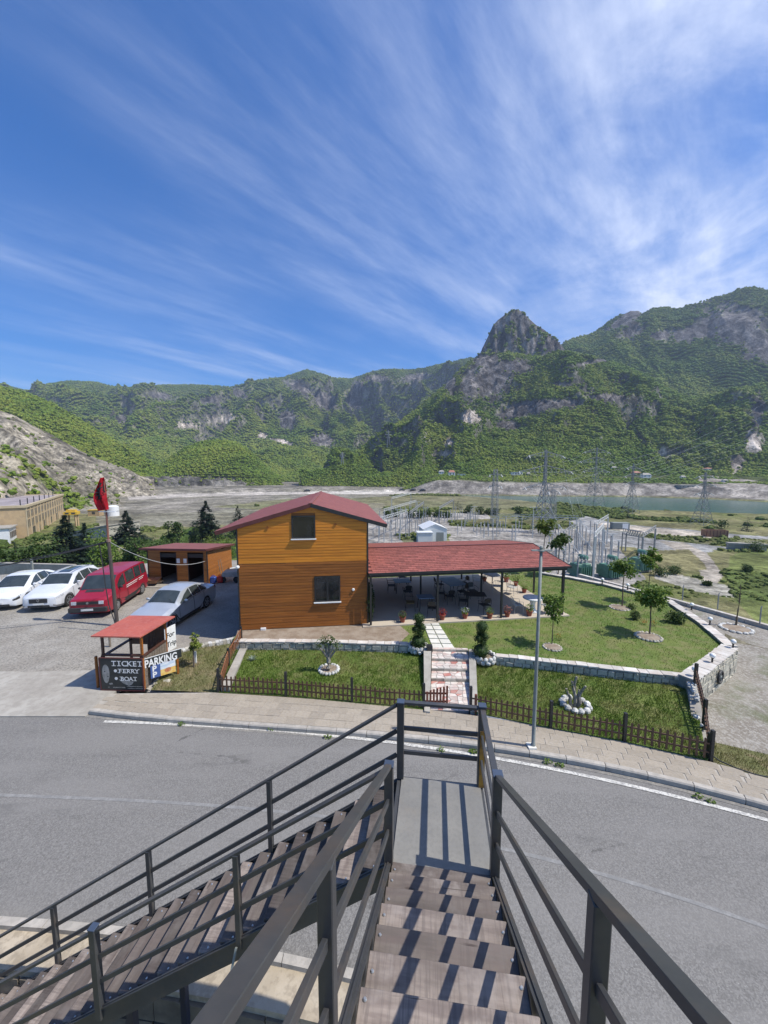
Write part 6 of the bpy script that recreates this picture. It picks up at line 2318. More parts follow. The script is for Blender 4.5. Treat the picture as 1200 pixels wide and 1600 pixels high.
t = thing('street_lamp', 'galvanised street lamp post with a flat T-shaped head on the pavement', 'street lamp', (p.x, p.y, 0.13))
b = local(t)
b.box(-0.14, -0.11, -0.02, 0.05, 0.10, 0.03)
b.build('base_plate', M_slabw, parent=t)
b = local(t)
b.lathe([(0.055, 0.0), (0.055, 0.06), (0.044, 0.08), (0.044, 1.2), (0.038, 2.2), (0.034, zt - 0.13)], n=14)
b.build('pole', M_galv, parent=t, smooth=True)
b = local(t)
b.lathe([(0.06, zt - 0.13), (0.075, zt - 0.12), (0.075, zt - 0.09), (0.03, zt - 0.08), (0.045, zt - 0.03), (0.03, zt + 0.0)], n=14)
b.bar((-0.22, 0, zt - 0.10), (0.22, 0, zt - 0.10), 0.10, 0.022)
b.build('lamp_head', M_galv, parent=t)
# ------------------------------------------------------------------ picket fences and gate
def fence(label, pts, post_h=0.74, pick_h=0.54, wood=M_wood_f, gap=0.135, zb=None, last=True):
 t = thing('picket_fence', label, 'fence', tuple(pts[0]))
 for i, p in enumerate(pts):
  if i == len(pts) - 1 and not last:
   continue
  b = MB()
  b.M = Matrix.Translation(p)
  b.box(-0.035, -0.035, -0.2, 0.035, 0.035, post_h)
  b.build('post', M_black, parent=t)
 for i in range(len(pts) - 1):
  a, c_ = pts[i], pts[i + 1]
  d = c_ - a
  L_ = d.length
  dn_ = d / L_
  side_ = Vector((dn_.y, -dn_.x, 0)) * 0.022
  for h_ in (0.19, 0.40):
   MB().bar(a + dn_ * 0.035 + Vector((0, 0, h_)), c_ - dn_ * 0.035 + Vector((0, 0, h_)), 0.022, 0.036).build('rail', wood, parent=t)
  n = int((L_ - 0.1) / gap)
  for k in range(n):
   p = a + dn_ * (0.09 + (k + 0.3) * (L_ - 0.12) / n)
   hh = pick_h + random.uniform(-0.015, 0.015)
   b = MB()
   b.M = Matrix.Translation(p + side_) @ Matrix.Rotation(math.atan2(dn_.y, dn_.x), 4, 'Z') @ Matrix.Rotation(random.uniform(-0.02, 0.02), 4, 'Y')
   b.add([(-0.024, -0.008, 0.05), (0.024, -0.008, 0.05), (0.024, 0.008, 0.05), (-0.024, 0.008, 0.05), (-0.024, -0.008, hh - 0.03), (0.024, -0.008, hh - 0.03), (0.024, 0.008, hh - 0.03), (-0.024, 0.008, hh - 0.03), (0, -0.008, hh), (0, 0.008, hh)],
     [(0, 1, 5, 8, 4), (3, 7, 9, 6, 2), (0, 4, 7, 3), (1, 2, 6, 5), (4, 8, 9, 7), (5, 6, 9, 8)])
   b.build('picket', wood, parent=t)
 return t
fence('brown picket fence with black posts along the left lower lawn', FENCE[:4])
fence('brown picket fence with black posts along the right lower lawn', FENCE[4:])
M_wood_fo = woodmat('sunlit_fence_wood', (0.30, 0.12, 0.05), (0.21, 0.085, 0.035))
fl0 = at(343, 1081, 0.125)
fl1 = at(357, 1035, 0.30)
fl2 = at(377, 999, 0.48)
fence('short orange-brown picket fence running back from the left corner post towards the house', [fl0 + Vector((0, 0.05, 0)), fl1, fl2], post_h=0.50, pick_h=0.42, wood=M_wood_fo)
# the retaining strip beside that fence
b = MB()
b.prism([tuple((fl0 + Vector((0.05, 0, 0)))[:2]), tuple((fl0 + Vector((0.30, 0, 0)))[:2]), tuple((fl2 + Vector((0.32, -0.3, 0)))[:2]), tuple((fl2 + Vector((0.06, -0.3, 0)))[:2])], -0.1, 0.30)
tag(b.build('edging_slab', M_conc), 'pale concrete edging beside the short orange-brown fence', 'edging')
fs0, fs1, fs2 = at(1110, 1187, 0.13), at(1100, 1128, 0.33), at(1086, 1068, 0.52)
fence('dark picket fence seen edge-on along the right end of the lower lawn', [fs0 + Vector((0.0, 0.06, 0)), fs1, fs2], post_h=0.62, pick_h=0.45)
# gate
g0 = at(663, 1107, 0.13)
gt = thing('garden_gate', 'open red-brown slatted gate leaf left of the garden steps', 'gate', tuple(g0), R(-2))
for k in range(7):
 b = local(gt)
 x = 0.05 + k * 0.092
 hh = 0.50 + 0.18 * (k / 6) ** 0.8
 b.box(x, -0.008, 0.04, x + 0.055, 0.008, hh)
 b.build('slat', M_wood_g, parent=gt)
for h_ in (0.18, 0.42):
 b = local(gt)
 b.box(0.02, 0.010, h_, 0.66, 0.03, h_ + 0.05)
 b.build('rail', M_wood_g, parent=gt)
p = at(743, 1113, 0.13)
t = thing('gate_post', 'short brown post behind the right gate post', 'post', tuple(p))
b = local(t)
b.box(-0.03, -0.03, -0.1, 0.03, 0.03, 0.52)
b.build('post', M_wood_g, parent=t)
# hose on the right pavement
hp_ = [at(a, c_, z_) for a, c_, z_ in [(1108, 1170, 0.25), (1112, 1180, 0.15), (1125, 1189, 0.128), (1150, 1200, 0.128), (1180, 1210, 0.128), (1215, 1217, 0.128)]]
t = MB().tube(hp_, 0.014, 6).build('hose', M_plastic)
tag(t, 'black hose trailing over the pavement from the last fence post', 'hose')
# weeds along the kerb
for k, (px, py) in enumerate([(283, 1133), (425, 1140), (512, 1153), (740, 1176), (690, 1172), (875, 1197), (1090, 1245), (1110, 1253), (855, 1192)]):
 p = at(px, py, 0.01)
 t = thing('weed', ['weed tuft at the kerb left of the stair rails', 'second weed tuft along the kerb from the left', 'weed tuft by the kerb under the left stair rail', 'leafy weed behind the landing rail', 'small weed left of the leafy one behind the landing', 'weed in the gutter just right of the lamp',
      'weed in the gutter near the right edge', 'last weed in the gutter towards the right edge', 'tiny weed below the street lamp'][k], 'weed', tuple(p), 0, 'weeds along the kerb')
 b = local(t)
 leaf_quads(b, (0, 0, 0.03), (0.09, 0.04, 0.04), 40 if k != 3 else 90, 0.05, shell=0.1)
 b.build('foliage', M_leaf, parent=t)
# ------------------------------------------------------------------ cars
def car(name, label, cat, pos, rdir, L, W, H_, wheels, keys, side_glass, ws, rw, paintm, wr=0.33, doors=(), extra=None, sc=1.0):
 """pos: plan point of the middle of the front; rdir: unit plan vector from front to rear"""
 e = Vector((rdir[0], rdir[1], 0)).normalized()
 ang_ = math.atan2(e.y, e.x)
 t = thing(name, label, cat, (pos[0], pos[1], 0.012), ang_, 'cars parked on the gravel lot')
 # keys: x: (zu, zbelt, ztop, half width, half width at the top)
 ks = sorted(keys.items())
 kx_ = [k for k, _ in ks]
 def prm(x, i):
  return float(np.interp(x, kx_, [v[i] for _, v in ks]))
 def arch(x):
  z = 0
  for xw in wheels:
   dx = abs(x - xw)
   ra = wr + 0.055
   if dx < ra:
    z = max(z, math.sqrt(ra * ra - dx * dx) + wr - 0.02)
  return z
 def ring(x):
  zu, zb_, zt_, w_, wt_ = [prm(x, i) for i in range(5)]
  za = arch(x)
  lo = max(zu, za)
  # side low points follow the arch; the floor stays at zu
  z3 = max(zu + 0.48 * (zb_ - zu), lo + 0.02)
  z2 = max(zu + 0.09, lo + 0.005)
  return [(0, zu), (w_ * 0.80, zu), (w_ * 0.80 if za else w_ * 0.93, max(zu, lo if not za else zu)), (w_ * 0.985, max(lo, zu + 0.02)), (w_, z2), (w_ * 1.0, z3), (w_ * 0.985, (z3 + zb_) / 2 + 0.02), (w_ * 0.955, zb_),
    (wt_, zt_ - 0.035 - 0.15 * (zt_ - zb_) * 0), (wt_ * 0.55, zt_ - 0.006), (0, zt_)]
 NRP = 11
 xs = sorted(set([round(v, 3) for v in np.arange(0, L + 0.001, 0.06)] + [round(w2 + s_ * (wr + 0.055) * math.cos(a), 3) for w2 in wheels for s_ in (1,) for a in np.linspace(0, PI, 13)] + list(kx_) + [L]))
 xs = [x for x in xs if 0 <= x <= L]
 vs, fs = [], []
 for x in xs:
  r_ = ring(x)
  for (y, z) in r_:
   vs.append((x, -y, z))
  for (y, z) in r_[::-1][1:-1]:
   vs.append((x, y, z))
 nr = NRP * 2 - 2
 for i in range(len(xs) - 1):
  for k in range(nr):
   k2 = (k + 1) % nr
   fs.append((i * nr + k, (i + 1) * nr + k, (i + 1) * nr + k2, i * nr + k2))
 fs.append(tuple(range(nr)))
 fs.append(tuple((len(xs) - 1) * nr + k for k in range(nr))[::-1])
 b = local(t)
 b.add(vs, fs)
 body = b.build('body', paintm, parent=t, smooth=True)
 es = body.modifiers.new('split', 'EDGE_SPLIT')
 es.split_angle = R(28)
 def rp(x, q, side):
  r_ = ring(x)
  i = min(int(q), NRP - 2)
  f = q - i
  y = r_[i][0] + (r_[i + 1][0] - r_[i][0]) * f
  z = r_[i][1] + (r_[i + 1][1] - r_[i][1]) * f
  return Vector((x, y * side, z))
 def patch(nm, x0, x1, q0, q1, sides, m, off=0.006, parent=None, nx=8, nq=2, q0b=None, q1b=None, merge=True):
  out = []
  for side in sides:
   b = local(t)
   qs0, qs1 = (q0, q0 if q0b is None else q0b), (q1, q1 if q1b is None else q1b)
   V_, F_ = [], []
   for i in range(nx + 1):
    f = i / nx
    x = x0 + (x1 - x0) * f
    a_, c_ = qs0[0] + (qs0[1] - qs0[0]) * f, qs1[0] + (qs1[1] - qs1[0]) * f
    for j in range(nq + 1):
     q = a_ + (c_ - a_) * j / nq
     p = rp(x, q, side)
     p1 = rp(min(x + 0.02, L), q, side) - rp(max(x - 0.02, 0), q, side)
     p2 = rp(x, min(q + 0.05, NRP - 1), side) - rp(x, max(q - 0.05, 0), side)
     n_ = p1.cross(p2)
     if n_.length < 1e-9:
      n_ = Vector((0, side, 0))
     n_.normalize()
     if n_.y * side < -0.01 or (abs(n_.y) < 0.01 and n_.z < 0):
      n_ = -n_
     V_.append(tuple(p + n_ * off))
   for i in range(nx):
    for j in range(nq):
     a_ = i * (nq + 1) + j
     F_.append((a_, a_ + nq + 1, a_ + nq + 2, a_ + 1))
   b.add(V_, F_)
   out.append(b.build(nm, m, parent=parent or t, smooth=True))
  return out
 for (x0, x1, a0, a1) in side_glass:
  patch('side_window', x0, x1, 7.12, 7.90, (1, -1), M_carglass, 0.008, q0b=7.12, q1b=7.90) if a0 is None else patch('side_window', x0, x1, 7.12, a0, (1, -1), M_carglass, 0.008, q0b=7.12, q1b=a1)
 for nm, (x0, x1) in (('windscreen', ws), ('rear_window', rw)):
  b = local(t)
  V_, F_ = [], []
  nx = 8
  for i in range(nx + 1):
   x = x0 + (x1 - x0) * i / nx
   pts_ = [rp(x, q, -1) for q in (8.12, 8.6, 9.0, 9.5)] + [rp(x, q, 1) for q in (10.0, 9.5, 9.0, 8.6, 8.12)]
   for p in pts_:
    V_.append((p.x + (-0.006 if nm == 'windscreen' else 0.006), p.y, p.z + 0.007))
  for i in range(nx):
   for j in range(8):
    a_ = i * 9 + j
    F_.append((a_, a_ + 9, a_ + 10, a_ + 1))
  b.add(V_, F_)
  b.build(nm, M_carglass, parent=t, smooth=True)
 for (x0, x1) in doors:
  for side in (1, -1):
   o = patch('door', x0, x1, 4.25, 6.98, (side,), paintm, 0.007)[0]
   b = local(t)
   p = rp(x1 - 0.22, 6.55, side)
   b.bar(p + Vector((-0.07, 0.02 * side, 0)), p + Vector((0.07, 0.02 * side, 0)), 0.02, 0.022)
   WM[o.name] = WM[t.name].copy()
   b.build('handle', paintm, parent=o)
 for xw in wheels:
  for side in (1, -1):
   b = local(t)
   yc = (prm(xw, 3) - 0.115) * side
   b.M = b.M @ Matrix.Translation((xw, yc, wr)) @ Matrix.Rotation(PI / 2, 4, 'X')
   b.lathe([(wr * 0.62, -0.10), (wr * 0.9, -0.105), (wr, -0.08), (wr, 0.08), (wr * 0.9, 0.105), (wr * 0.62, 0.10)], n=24)
   wo = b.build('wheel', M_tyre, parent=t)
   WM[wo.name] = WM[t.name].copy()
   b = local(t)
   b.M = b.M @ Matrix.Translation((xw, yc, wr)) @ Matrix.Rotation(-PI / 2 * side, 4, 'X')
   b.lathe([(wr * 0.66, 0.098), (wr * 0.66, 0.108), (wr * 0.58, 0.108), (wr * 0.56, 0.10)], n=20)
   for k in range(5 if name != 'van' else 8):
    a_ = k * 2 * PI / (5 if name != 'van' else 8)
    b.bar((0.03 * math.cos(a_), 0.03 * math.sin(a_), 0.110), (wr * 0.60 * math.cos(a_), wr * 0.60 * math.sin(a_), 0.110), 0.055, 0.014, up=(0, 0, 1))
   b.lathe([(0.055, 0.10), (0.05, 0.124)], n=10)
   b.build('rim', M_rim, parent=wo)
   b = local(t)
   b.M = b.M @ Matrix.Translation((xw, yc, wr)) @ Matrix.Rotation(-PI / 2 * side, 4, 'X')
   b.lathe([(wr * 0.60, 0.09), (wr * 0.60, 0.101)], n=20)
   b.build('brake_disc', M_plastic, parent=wo)
 for xg in sorted(set([d_[0] for d_ in doors] + [d_[1] for d_ in doors])):
  patch('door_gap', xg - 0.010, xg + 0.010, 4.3, 7.0, (1, -1), M_plastic, 0.009, nx=1, nq=4)
 xm = ws[0] + 0.42
 for side in (1, -1):
  b = local(t)
  p = rp(xm, 7.15, side)
  b.M = b.M @ Matrix.Translation(p + Vector((0, 0.12 * side, 0.06)))
  b.ball((0, 0, 0), 0.05, 0.10, 0.065, 8, 6)
  b.build('mirror', paintm if name != 'van' else M_plastic, parent=t, smooth=True)
 if extra:
  extra(t, rp, patch, prm, ring)
 t.scale = (sc, sc, sc)
 return t
def fbox(t, nm, m, x0, x1, y0, y1, z0, z1, parent=None, bevel=0.0):
 b = local(t)
 b.box(x0, y0, z0, x1, y1, z1)
 return b.build(nm, m, parent=parent or t, bevel=bevel)
M_cw = paint('white_car_paint', (0.74, 0.75, 0.76), rough=0.25, coat=0.6)
M_cw2 = paint('pearl_white_car_paint', (0.66, 0.68, 0.71), rough=0.25, coat=0.6)
M_cr = paint('dark_red_van_paint', (0.30, 0.012, 0.030), rough=0.35, coat=0.3)
M_cs = paint('silver_car_paint', (0.50, 0.53, 0.57), rough=0.30, metal=0.35, coat=0.6)
def place(front_left_wheel, rdir, xw, half):
 """middle of the front, from the contact point of the wheel on the driver's side"""
 e = Vector((rdir[0], rdir[1], 0)).normalized()
 left = Vector((e.y, -e.x, 0))
 p = Vector((front_left_wheel[0], front_left_wheel[1], 0)) - e * xw - left * (half - 0.02)
 return (p.x, p.y)
# silver saloon
kS = {0.0: (0.28, 0.56, 0.62, 0.62, 0.50), 0.10: (0.22, 0.62, 0.70, 0.78, 0.62), 0.35: (0.18, 0.68, 0.79, 0.87, 0.72), 0.9: (0.17, 0.76, 0.90, 0.905, 0.72), 1.35: (0.17, 0.84, 0.97, 0.91, 0.70),
  1.42: (0.17, 0.86, 1.00, 0.91, 0.70), 2.05: (0.17, 0.91, 1.40, 0.91, 0.60), 2.5: (0.17, 0.93, 1.46, 0.91, 0.60), 3.0: (0.17, 0.94, 1.465, 0.91, 0.60), 3.45: (0.17, 0.95, 1.42, 0.91, 0.60),
  4.15: (0.20, 0.97, 1.08, 0.90, 0.66), 4.55: (0.24, 0.97, 1.05, 0.87, 0.66), 4.72: (0.32, 0.92, 0.98, 0.80, 0.62), 4.77: (0.40, 0.80, 0.84, 0.72, 0.55)}
def exS(t, rp, patch, prm, ring):
 patch('headlight', 0.08, 0.42, 5.9, 7.0, (1, -1), M_lamp, 0.010)
 fbox(t, 'grille', M_plastic, -0.02, 0.03, -0.34, 0.34, 0.36, 0.56)
 fbox(t, 'number_plate', M_platewht, -0.035, -0.015, -0.24, 0.24, 0.40, 0.49)
 patch('rocker_panel', 1.1, 3.3, 3.2, 4.2, (1, -1), M_plastic, 0.008)
 patch('tail_light', 4.52, 4.74, 6.0, 7.0, (1, -1), M_tail, 0.010)
 patch('chrome_strip', 1.6, 3.7, 7.0, 7.08, (1, -1), M_rim, 0.012)
 for x in (0.5, 1.0):
  pass
 b = local(t)
 for s_ in (1, -1):
  b.bar(rp(1.5, 8.3, s_) + Vector((-0.02, -0.1 * s_, 0.015)), rp(1.62, 9.2, s_) + Vector((0, 0, 0.02)), 0.02, 0.012)
 b.build('wiper', M_plastic, parent=t)
wS = at(271, 983, 0.0)
eS = (0.095, 0.995)
car('saloon_car', 'silver-grey saloon parked with its nose behind the ticket booth', 'car', place(wS, eS, 0.93 * 0.97, 0.91 * 0.97), eS, 4.77, 1.82, 1.47, (0.93, 3.66), kS,
 [(1.62, 2.52, 7.35, 7.92), (2.58, 3.25, 7.92, 7.90), (3.29, 3.78, 7.88, 7.35)], (1.44, 2.05), (3.50, 4.14), M_cs, wr=0.325, doors=((1.42, 2.55), (2.57, 3.42)), extra=exS, sc=0.97)
# SUV
kU = {0.0: (0.34, 0.72, 0.80, 0.62, 0.52), 0.08: (0.26, 0.78, 0.88, 0.78, 0.62), 0.30: (0.22, 0.84, 0.96, 0.88, 0.72), 0.9: (0.22, 0.93, 1.07, 0.92, 0.74), 1.25: (0.22, 1.0, 1.14, 0.925, 0.72),
  1.32: (0.22, 1.02, 1.16, 0.925, 0.72), 1.95: (0.22, 1.04, 1.60, 0.925, 0.63), 2.5: (0.22, 1.06, 1.66, 0.925, 0.63), 3.5: (0.22, 1.08, 1.66, 0.925, 0.62), 4.0: (0.22, 1.10, 1.62, 0.92, 0.60),
  4.40: (0.26, 1.10, 1.30, 0.90, 0.66), 4.60: (0.32, 1.04, 1.10, 0.86, 0.64), 4.67: (0.42, 0.9, 0.94, 0.78, 0.58)}
def exU(t, rp, patch, prm, ring):
 patch('headlight', 0.06, 0.55, 6.2, 7.0, (1, -1), M_lamp, 0.010)
 fbox(t, 'grille', M_plastic, -0.02, 0.03, -0.42, 0.42, 0.52, 0.74)
 gl_ = fbox(t, 'lower_intake', M_plastic, -0.015, 0.03, -0.50, 0.50, 0.28, 0.40)
 b = local(t)
 # diamond emblem on the grille
 b.M = b.M @ Matrix.Translation((-0.03, 0, 0.66))
 pts_ = [(0, 0, 0.085), (0, 0.055, 0), (0, 0, -0.085), (0, -0.055, 0), (0, 0, 0.085)]
 for i in range(4):
  b.bar(pts_[i], pts_[i + 1], 0.022, 0.02, up=(1, 0, 0))
 b.build('emblem', M_rim, parent=t)
 fbox(t, 'number_plate', M_platewht, -0.04, -0.02, -0.25, 0.25, 0.42, 0.51)
 patch('rocker_panel', 1.1, 3.3, 3.2, 4.3, (1, -1), M_plastic, 0.008)
 patch('bumper_trim', 0.02, 0.5, 3.2, 4.1, (1, -1), M_rim, 0.008)
 patch('tail_light', 4.45, 4.62, 6.0, 7.0, (1, -1), M_tail, 0.010)
 b = local(t)
 V_, F_ = [], []
 for i in range(9):
  x = 2.15 + 1.35 * i / 8
  for q, s_ in ((9.1, -1), (9.6, -1), (10, 1), (9.6, 1), (9.1, 1)):
   p = rp(x, q, s_)
   V_.append((p.x, p.y, p.z + 0.008))
 for i in range(8):
  for j in range(4):
   a_ = i * 5 + j
   F_.append((a_, a_ + 5, a_ + 6, a_ + 1))
 b.add(V_, F_)
 b.build('sunroof', M_carglass, parent=t)
 b = local(t)
 for s_ in (1, -1):
  b.tube([rp(x, 8.5, s_) + Vector((0, 0, 0.045)) for x in (2.0, 2.5, 3.2, 3.9)], 0.016, 6)
 b.build('roof_rail', M_rim, parent=t)
wU = at(109, 947, 0.0)
eU = (-0.17, 0.985)
car('suv', 'white SUV with a glass roof panel, parked between the white hatchback and the red van', 'car', place(wU, eU, 0.93 * 0.92, 0.92 * 0.92), eU, 4.67, 1.85, 1.67, (0.93, 3.62), kU,
 [(1.52, 2.42, 7.40, 7.92), (2.48, 3.30, 7.92, 7.92), (3.36, 4.10, 7.90, 7.45)], (1.34, 1.96), (4.02, 4.38), M_cw2, wr=0.36, doors=((1.35, 2.45), (2.47, 3.38)), extra=exU, sc=0.92)
# white electric hatchback, cut by the frame
kE = {0.0: (0.30, 0.62, 0.68, 0.66, 0.55), 0.08: (0.22, 0.70, 0.78, 0.82, 0.65), 0.35: (0.19, 0.78, 0.90, 0.90, 0.74), 0.85: (0.19, 0.86, 1.00, 0.93, 0.74), 1.02: (0.19, 0.90, 1.03, 0.93, 0.74),
  1.9: (0.19, 0.96, 1.46, 0.93, 0.62), 2.4: (0.19, 0.98, 1.52, 0.93, 0.62), 3.1: (0.19, 1.0, 1.50, 0.93, 0.61), 3.7: (0.19, 1.03, 1.36, 0.93, 0.60), 4.30: (0.24, 1.02, 1.12, 0.89, 0.66), 4.50: (0.34, 0.9, 0.95, 0.82, 0.60)}
def exE(t, rp, patch, prm, ring):
 patch('headlight', 0.05, 0.40, 6.45, 7.0, (1, -1), M_lamp, 0.010)
 patch('lamp_surround', 0.02, 0.30, 5.6, 6.4, (1, -1), M_plastic, 0.009)
 fbox(t, 'lower_intake', M_plastic, -0.015, 0.03, -0.55, 0.55, 0.24, 0.36)
 fbox(t, 'number_plate', M_platewht, -0.04, -0.02, -0.25, 0.25, 0.40, 0.49)
 patch('rocker_panel', 1.1, 3.3, 3.2, 4.3, (1, -1), M_plastic, 0.008)
wE = at(45, 945, 0.0)
eE = (-0.26, 0.965)
white_ev = car('hatchback', 'white hatchback with a long dark windscreen, cut by the left edge of the photo', 'car', place(wE, eE, 0.90 * 0.92, 0.93 * 0.92), eE, 4.5, 1.86, 1.52, (0.90, 3.62), kE,
    [(1.40, 2.30, 7.40, 7.92), (2.36, 3.15, 7.92, 7.90), (3.20, 3.72, 7.86, 7.35)], (1.04, 1.92), (3.72, 4.26), M_cw, wr=0.35, doors=((1.25, 2.32), (2.34, 3.22)), extra=exE, sc=0.92)
dup(white_ev, (-22.0, 17.7, 0.012), white_ev.rotation_euler[2], 'sliver of a white car at the left edge, beyond the white hatchback')
# van
kV = {0.0: (0.34, 0.86, 0.92, 0.76, 0.68), 0.06: (0.26, 0.90, 0.99, 0.86, 0.72), 0.30: (0.24, 0.95, 1.06, 0.90, 0.76), 0.72: (0.24, 1.04, 1.20, 0.915, 0.78), 0.80: (0.24, 1.06, 1.24, 0.915, 0.78),
  1.42: (0.24, 1.08, 1.84, 0.92, 0.74), 1.7: (0.24, 1.10, 1.90, 0.92, 0.75), 3.0: (0.24, 1.12, 1.93, 0.92, 0.76), 4.3: (0.24, 1.12, 1.91, 0.92, 0.76), 4.62: (0.26, 1.10, 1.84, 0.90, 0.74), 4.72: (0.34, 1.0, 1.5, 0.86, 0.70)}
def exV(t, rp, patch, prm, ring):
 for s_ in (1, -1):
  b = local(t)
  b.box(-0.03, 0.50 * s_ if s_ > 0 else -0.72, 0.72, 0.05, 0.72 if s_ > 0 else -0.50, 0.88)
  b.build('headlight', M_lamp, parent=t)
 fbox(t, 'grille', M_plastic, -0.025, 0.03, -0.48, 0.48, 0.72, 0.86)
 fbox(t, 'bumper', M_plastic, -0.09, 0.10, -0.86, 0.86, 0.33, 0.58, bevel=0.03)
 fbox(t, 'number_plate', M_platewht, -0.105, -0.088, -0.27, 0.27, 0.42, 0.52)
 b = local(t)
 b.M = b.M @ Matrix.Translation((-0.035, 0, 0.79)) @ Matrix.Rotation(PI / 2, 4, 'Y')
 b.lathe([(0.055, -0.01), (0.055, 0.01), (0.045, 0.012)], n=16)
 b.build('emblem', M_rim, parent=t)
 patch('side_rubbing_strip', 0.1, 4.6, 3.3, 4.5, (1, -1), M_plastic, 0.008)
 b = local(t)
 V_, F_ = [], []
 for i in range(3):
  x = 0.60 + 0.10 * i
  for q, s_ in ((9.0, -1), (10, 1), (9.0, 1)):
   p = rp(x, q, s_)
   V_.append((p.x, p.y, p.z + 0.009))
 for i in range(2):
  for j in range(2):
   a_ = i * 3 + j
   F_.append((a_, a_ + 3, a_ + 4, a_ + 1))
 b.add(V_, F_)
 b.build('air_intake', M_plastic, parent=t)
 # rows of small white lettering on the side, too small to read
 for row, (q0, q1, x0, x1) in enumerate(((6.72, 6.90, 2.0, 3.3), (6.28, 6.44, 1.95, 3.2), (6.72, 6.9, 3.45, 4.1), (6.28, 6.44, 3.45, 3.95))):
  x = x0
  while x < x1:
   wl_ = random.uniform(0.05, 0.16)
   patch('lettering', x, min(x + wl_, x1), q0, q1, (-1,), M_signwhite, 0.014, nx=1, nq=1)
   x += wl_ + 0.025
wV = at(184.5, 955, 0.0)
eV = (-0.17, 0.985)
car('van', 'dark red passenger van with white lettering on its side, parked behind the flagpole', 'van', place(wV, eV, 0.92 * 0.93, 0.92 * 0.93), eV, 4.72, 1.84, 1.94, (0.92, 3.84), kV,
 [(1.18, 1.95, 7.55, 7.90), (2.10, 3.02, 7.90, 7.90), (3.12, 3.82, 7.90, 7.90), (3.92, 4.50, 7.9, 7.88)], (0.82, 1.44), (4.62, 4.70), M_cr, wr=0.325, doors=((1.15, 2.02), (2.08, 3.24)), extra=exV, sc=0.93)
# ------------------------------------------------------------------ timber shed with two open doorways
s0_ = at(233, 911, 0.03)
s1_ = at(325.5, 913, 0.03)
su = (s1_ - s0_)
SW = su.length
su.normalize()
sa = math.atan2(su.y, su.x)
shed = thing('shed', 'timber shed with two open dark doorways under a flat red roof', 'shed', tuple(s0_), sa)
SHH, SDp = 2.12, 3.1
def shx(px):
 s, z = on_plane(px, 900, (s0_.x, s0_.y), (su.x, su.y))
 return s
d1a, d1b, d2a, d2b = shx(253), shx(276), shx(295.5), shx(318)
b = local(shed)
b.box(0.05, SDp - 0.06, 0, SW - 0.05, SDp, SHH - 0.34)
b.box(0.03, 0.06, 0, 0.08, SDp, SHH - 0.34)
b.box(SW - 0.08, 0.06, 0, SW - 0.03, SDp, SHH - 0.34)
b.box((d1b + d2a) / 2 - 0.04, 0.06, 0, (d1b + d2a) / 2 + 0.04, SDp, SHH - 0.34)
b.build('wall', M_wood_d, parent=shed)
b = local(shed)
b.box(-0.2, -0.9, -0.05, SW + 0.1, SDp, 0.02)
b.build('floor_slab', M_conc, parent=shed)
zz = 0.03
while zz < SHH - 0.02:
 zt_ = min(zz + 0.128, SHH)
 for (xa, xb) in ((0.0, d1a - 0.04), (d1b + 0.04, d2a - 0.04), (d2b + 0.04, SW)) if zz < 1.86 else ((0.0, SW),):
  b = local(shed)
  b.box(xa, random.uniform(-0.003, 0.003), zz, xb, 0.03, zt_ - 0.008)
  b.build('board', M_wood_s, parent=shed)
 b = local(shed)
 b.box(SW - 0.03, 0.03, zz, SW + random.uniform(-0.003, 0.003), SDp * min(1, max(0.12, (SHH - zt_ + 0.02) / 0.33)), zt_ - 0.008)
 b.build('board', M_wood_s, parent=shed)
 zz += 0.128
b = local(shed)
for x in (d1a - 0.04, d1b, d2a - 0.04, d2b):
 b.box(x, -0.015, 0, x + 0.04, 0.06, 1.90)
b.box(SW - 0.03, -0.02, 0, SW + 0.02, 0.03, SHH)
b.box(-0.02, -0.02, 0, 0.03, 0.03, SHH)
b.build('door_frame', M_black, parent=shed)
for (xa, xb) in ((d1a, d1b), (d2a, d2b)):
 b = local(shed)
 b.box(xa, 0.02, 1.62, xb, 0.05, 1.86)
 b.build('shutter_roll', M_black, parent=shed)
b = local(shed)
b.add([(-0.25, -0.35, SHH + 0.02), (SW + 0.12, -0.35, SHH + 0.02), (SW + 0.15, SDp + 0.15, SHH - 0.30), (-0.25, SDp + 0.15, SHH - 0.30),
  (-0.25, -0.35, SHH + 0.10), (SW + 0.12, -0.35, SHH + 0.10), (SW + 0.15, SDp + 0.15, SHH - 0.22), (-0.25, SDp + 0.15, SHH - 0.22)], [(3, 2, 1, 0), (4, 5, 6, 7), (0, 1, 5, 4), (1, 2, 6, 5), (2, 3, 7, 6), (3, 0, 4, 7)])
b.build('roof', M_roofmetal, parent=shed)
b = local(shed)
b.bar((-0.26, -0.37, SHH + 0.055), (SW + 0.13, -0.37, SHH + 0.055), 0.03, 0.12)
b.bar((SW + 0.165, -0.37, SHH + 0.055), (SW + 0.185, SDp + 0.15, SHH - 0.27), 0.03, 0.12)
b.build('fascia', M_darkred, parent=shed)
for k, px in enumerate((280, 290.5)):
 x = shx(px)
 b = local(shed)
 b.box(x - 0.10, -0.018, 1.28, x + 0.10, -0.006, 1.56)
 b.build('notice', M_signwhite, parent=shed)
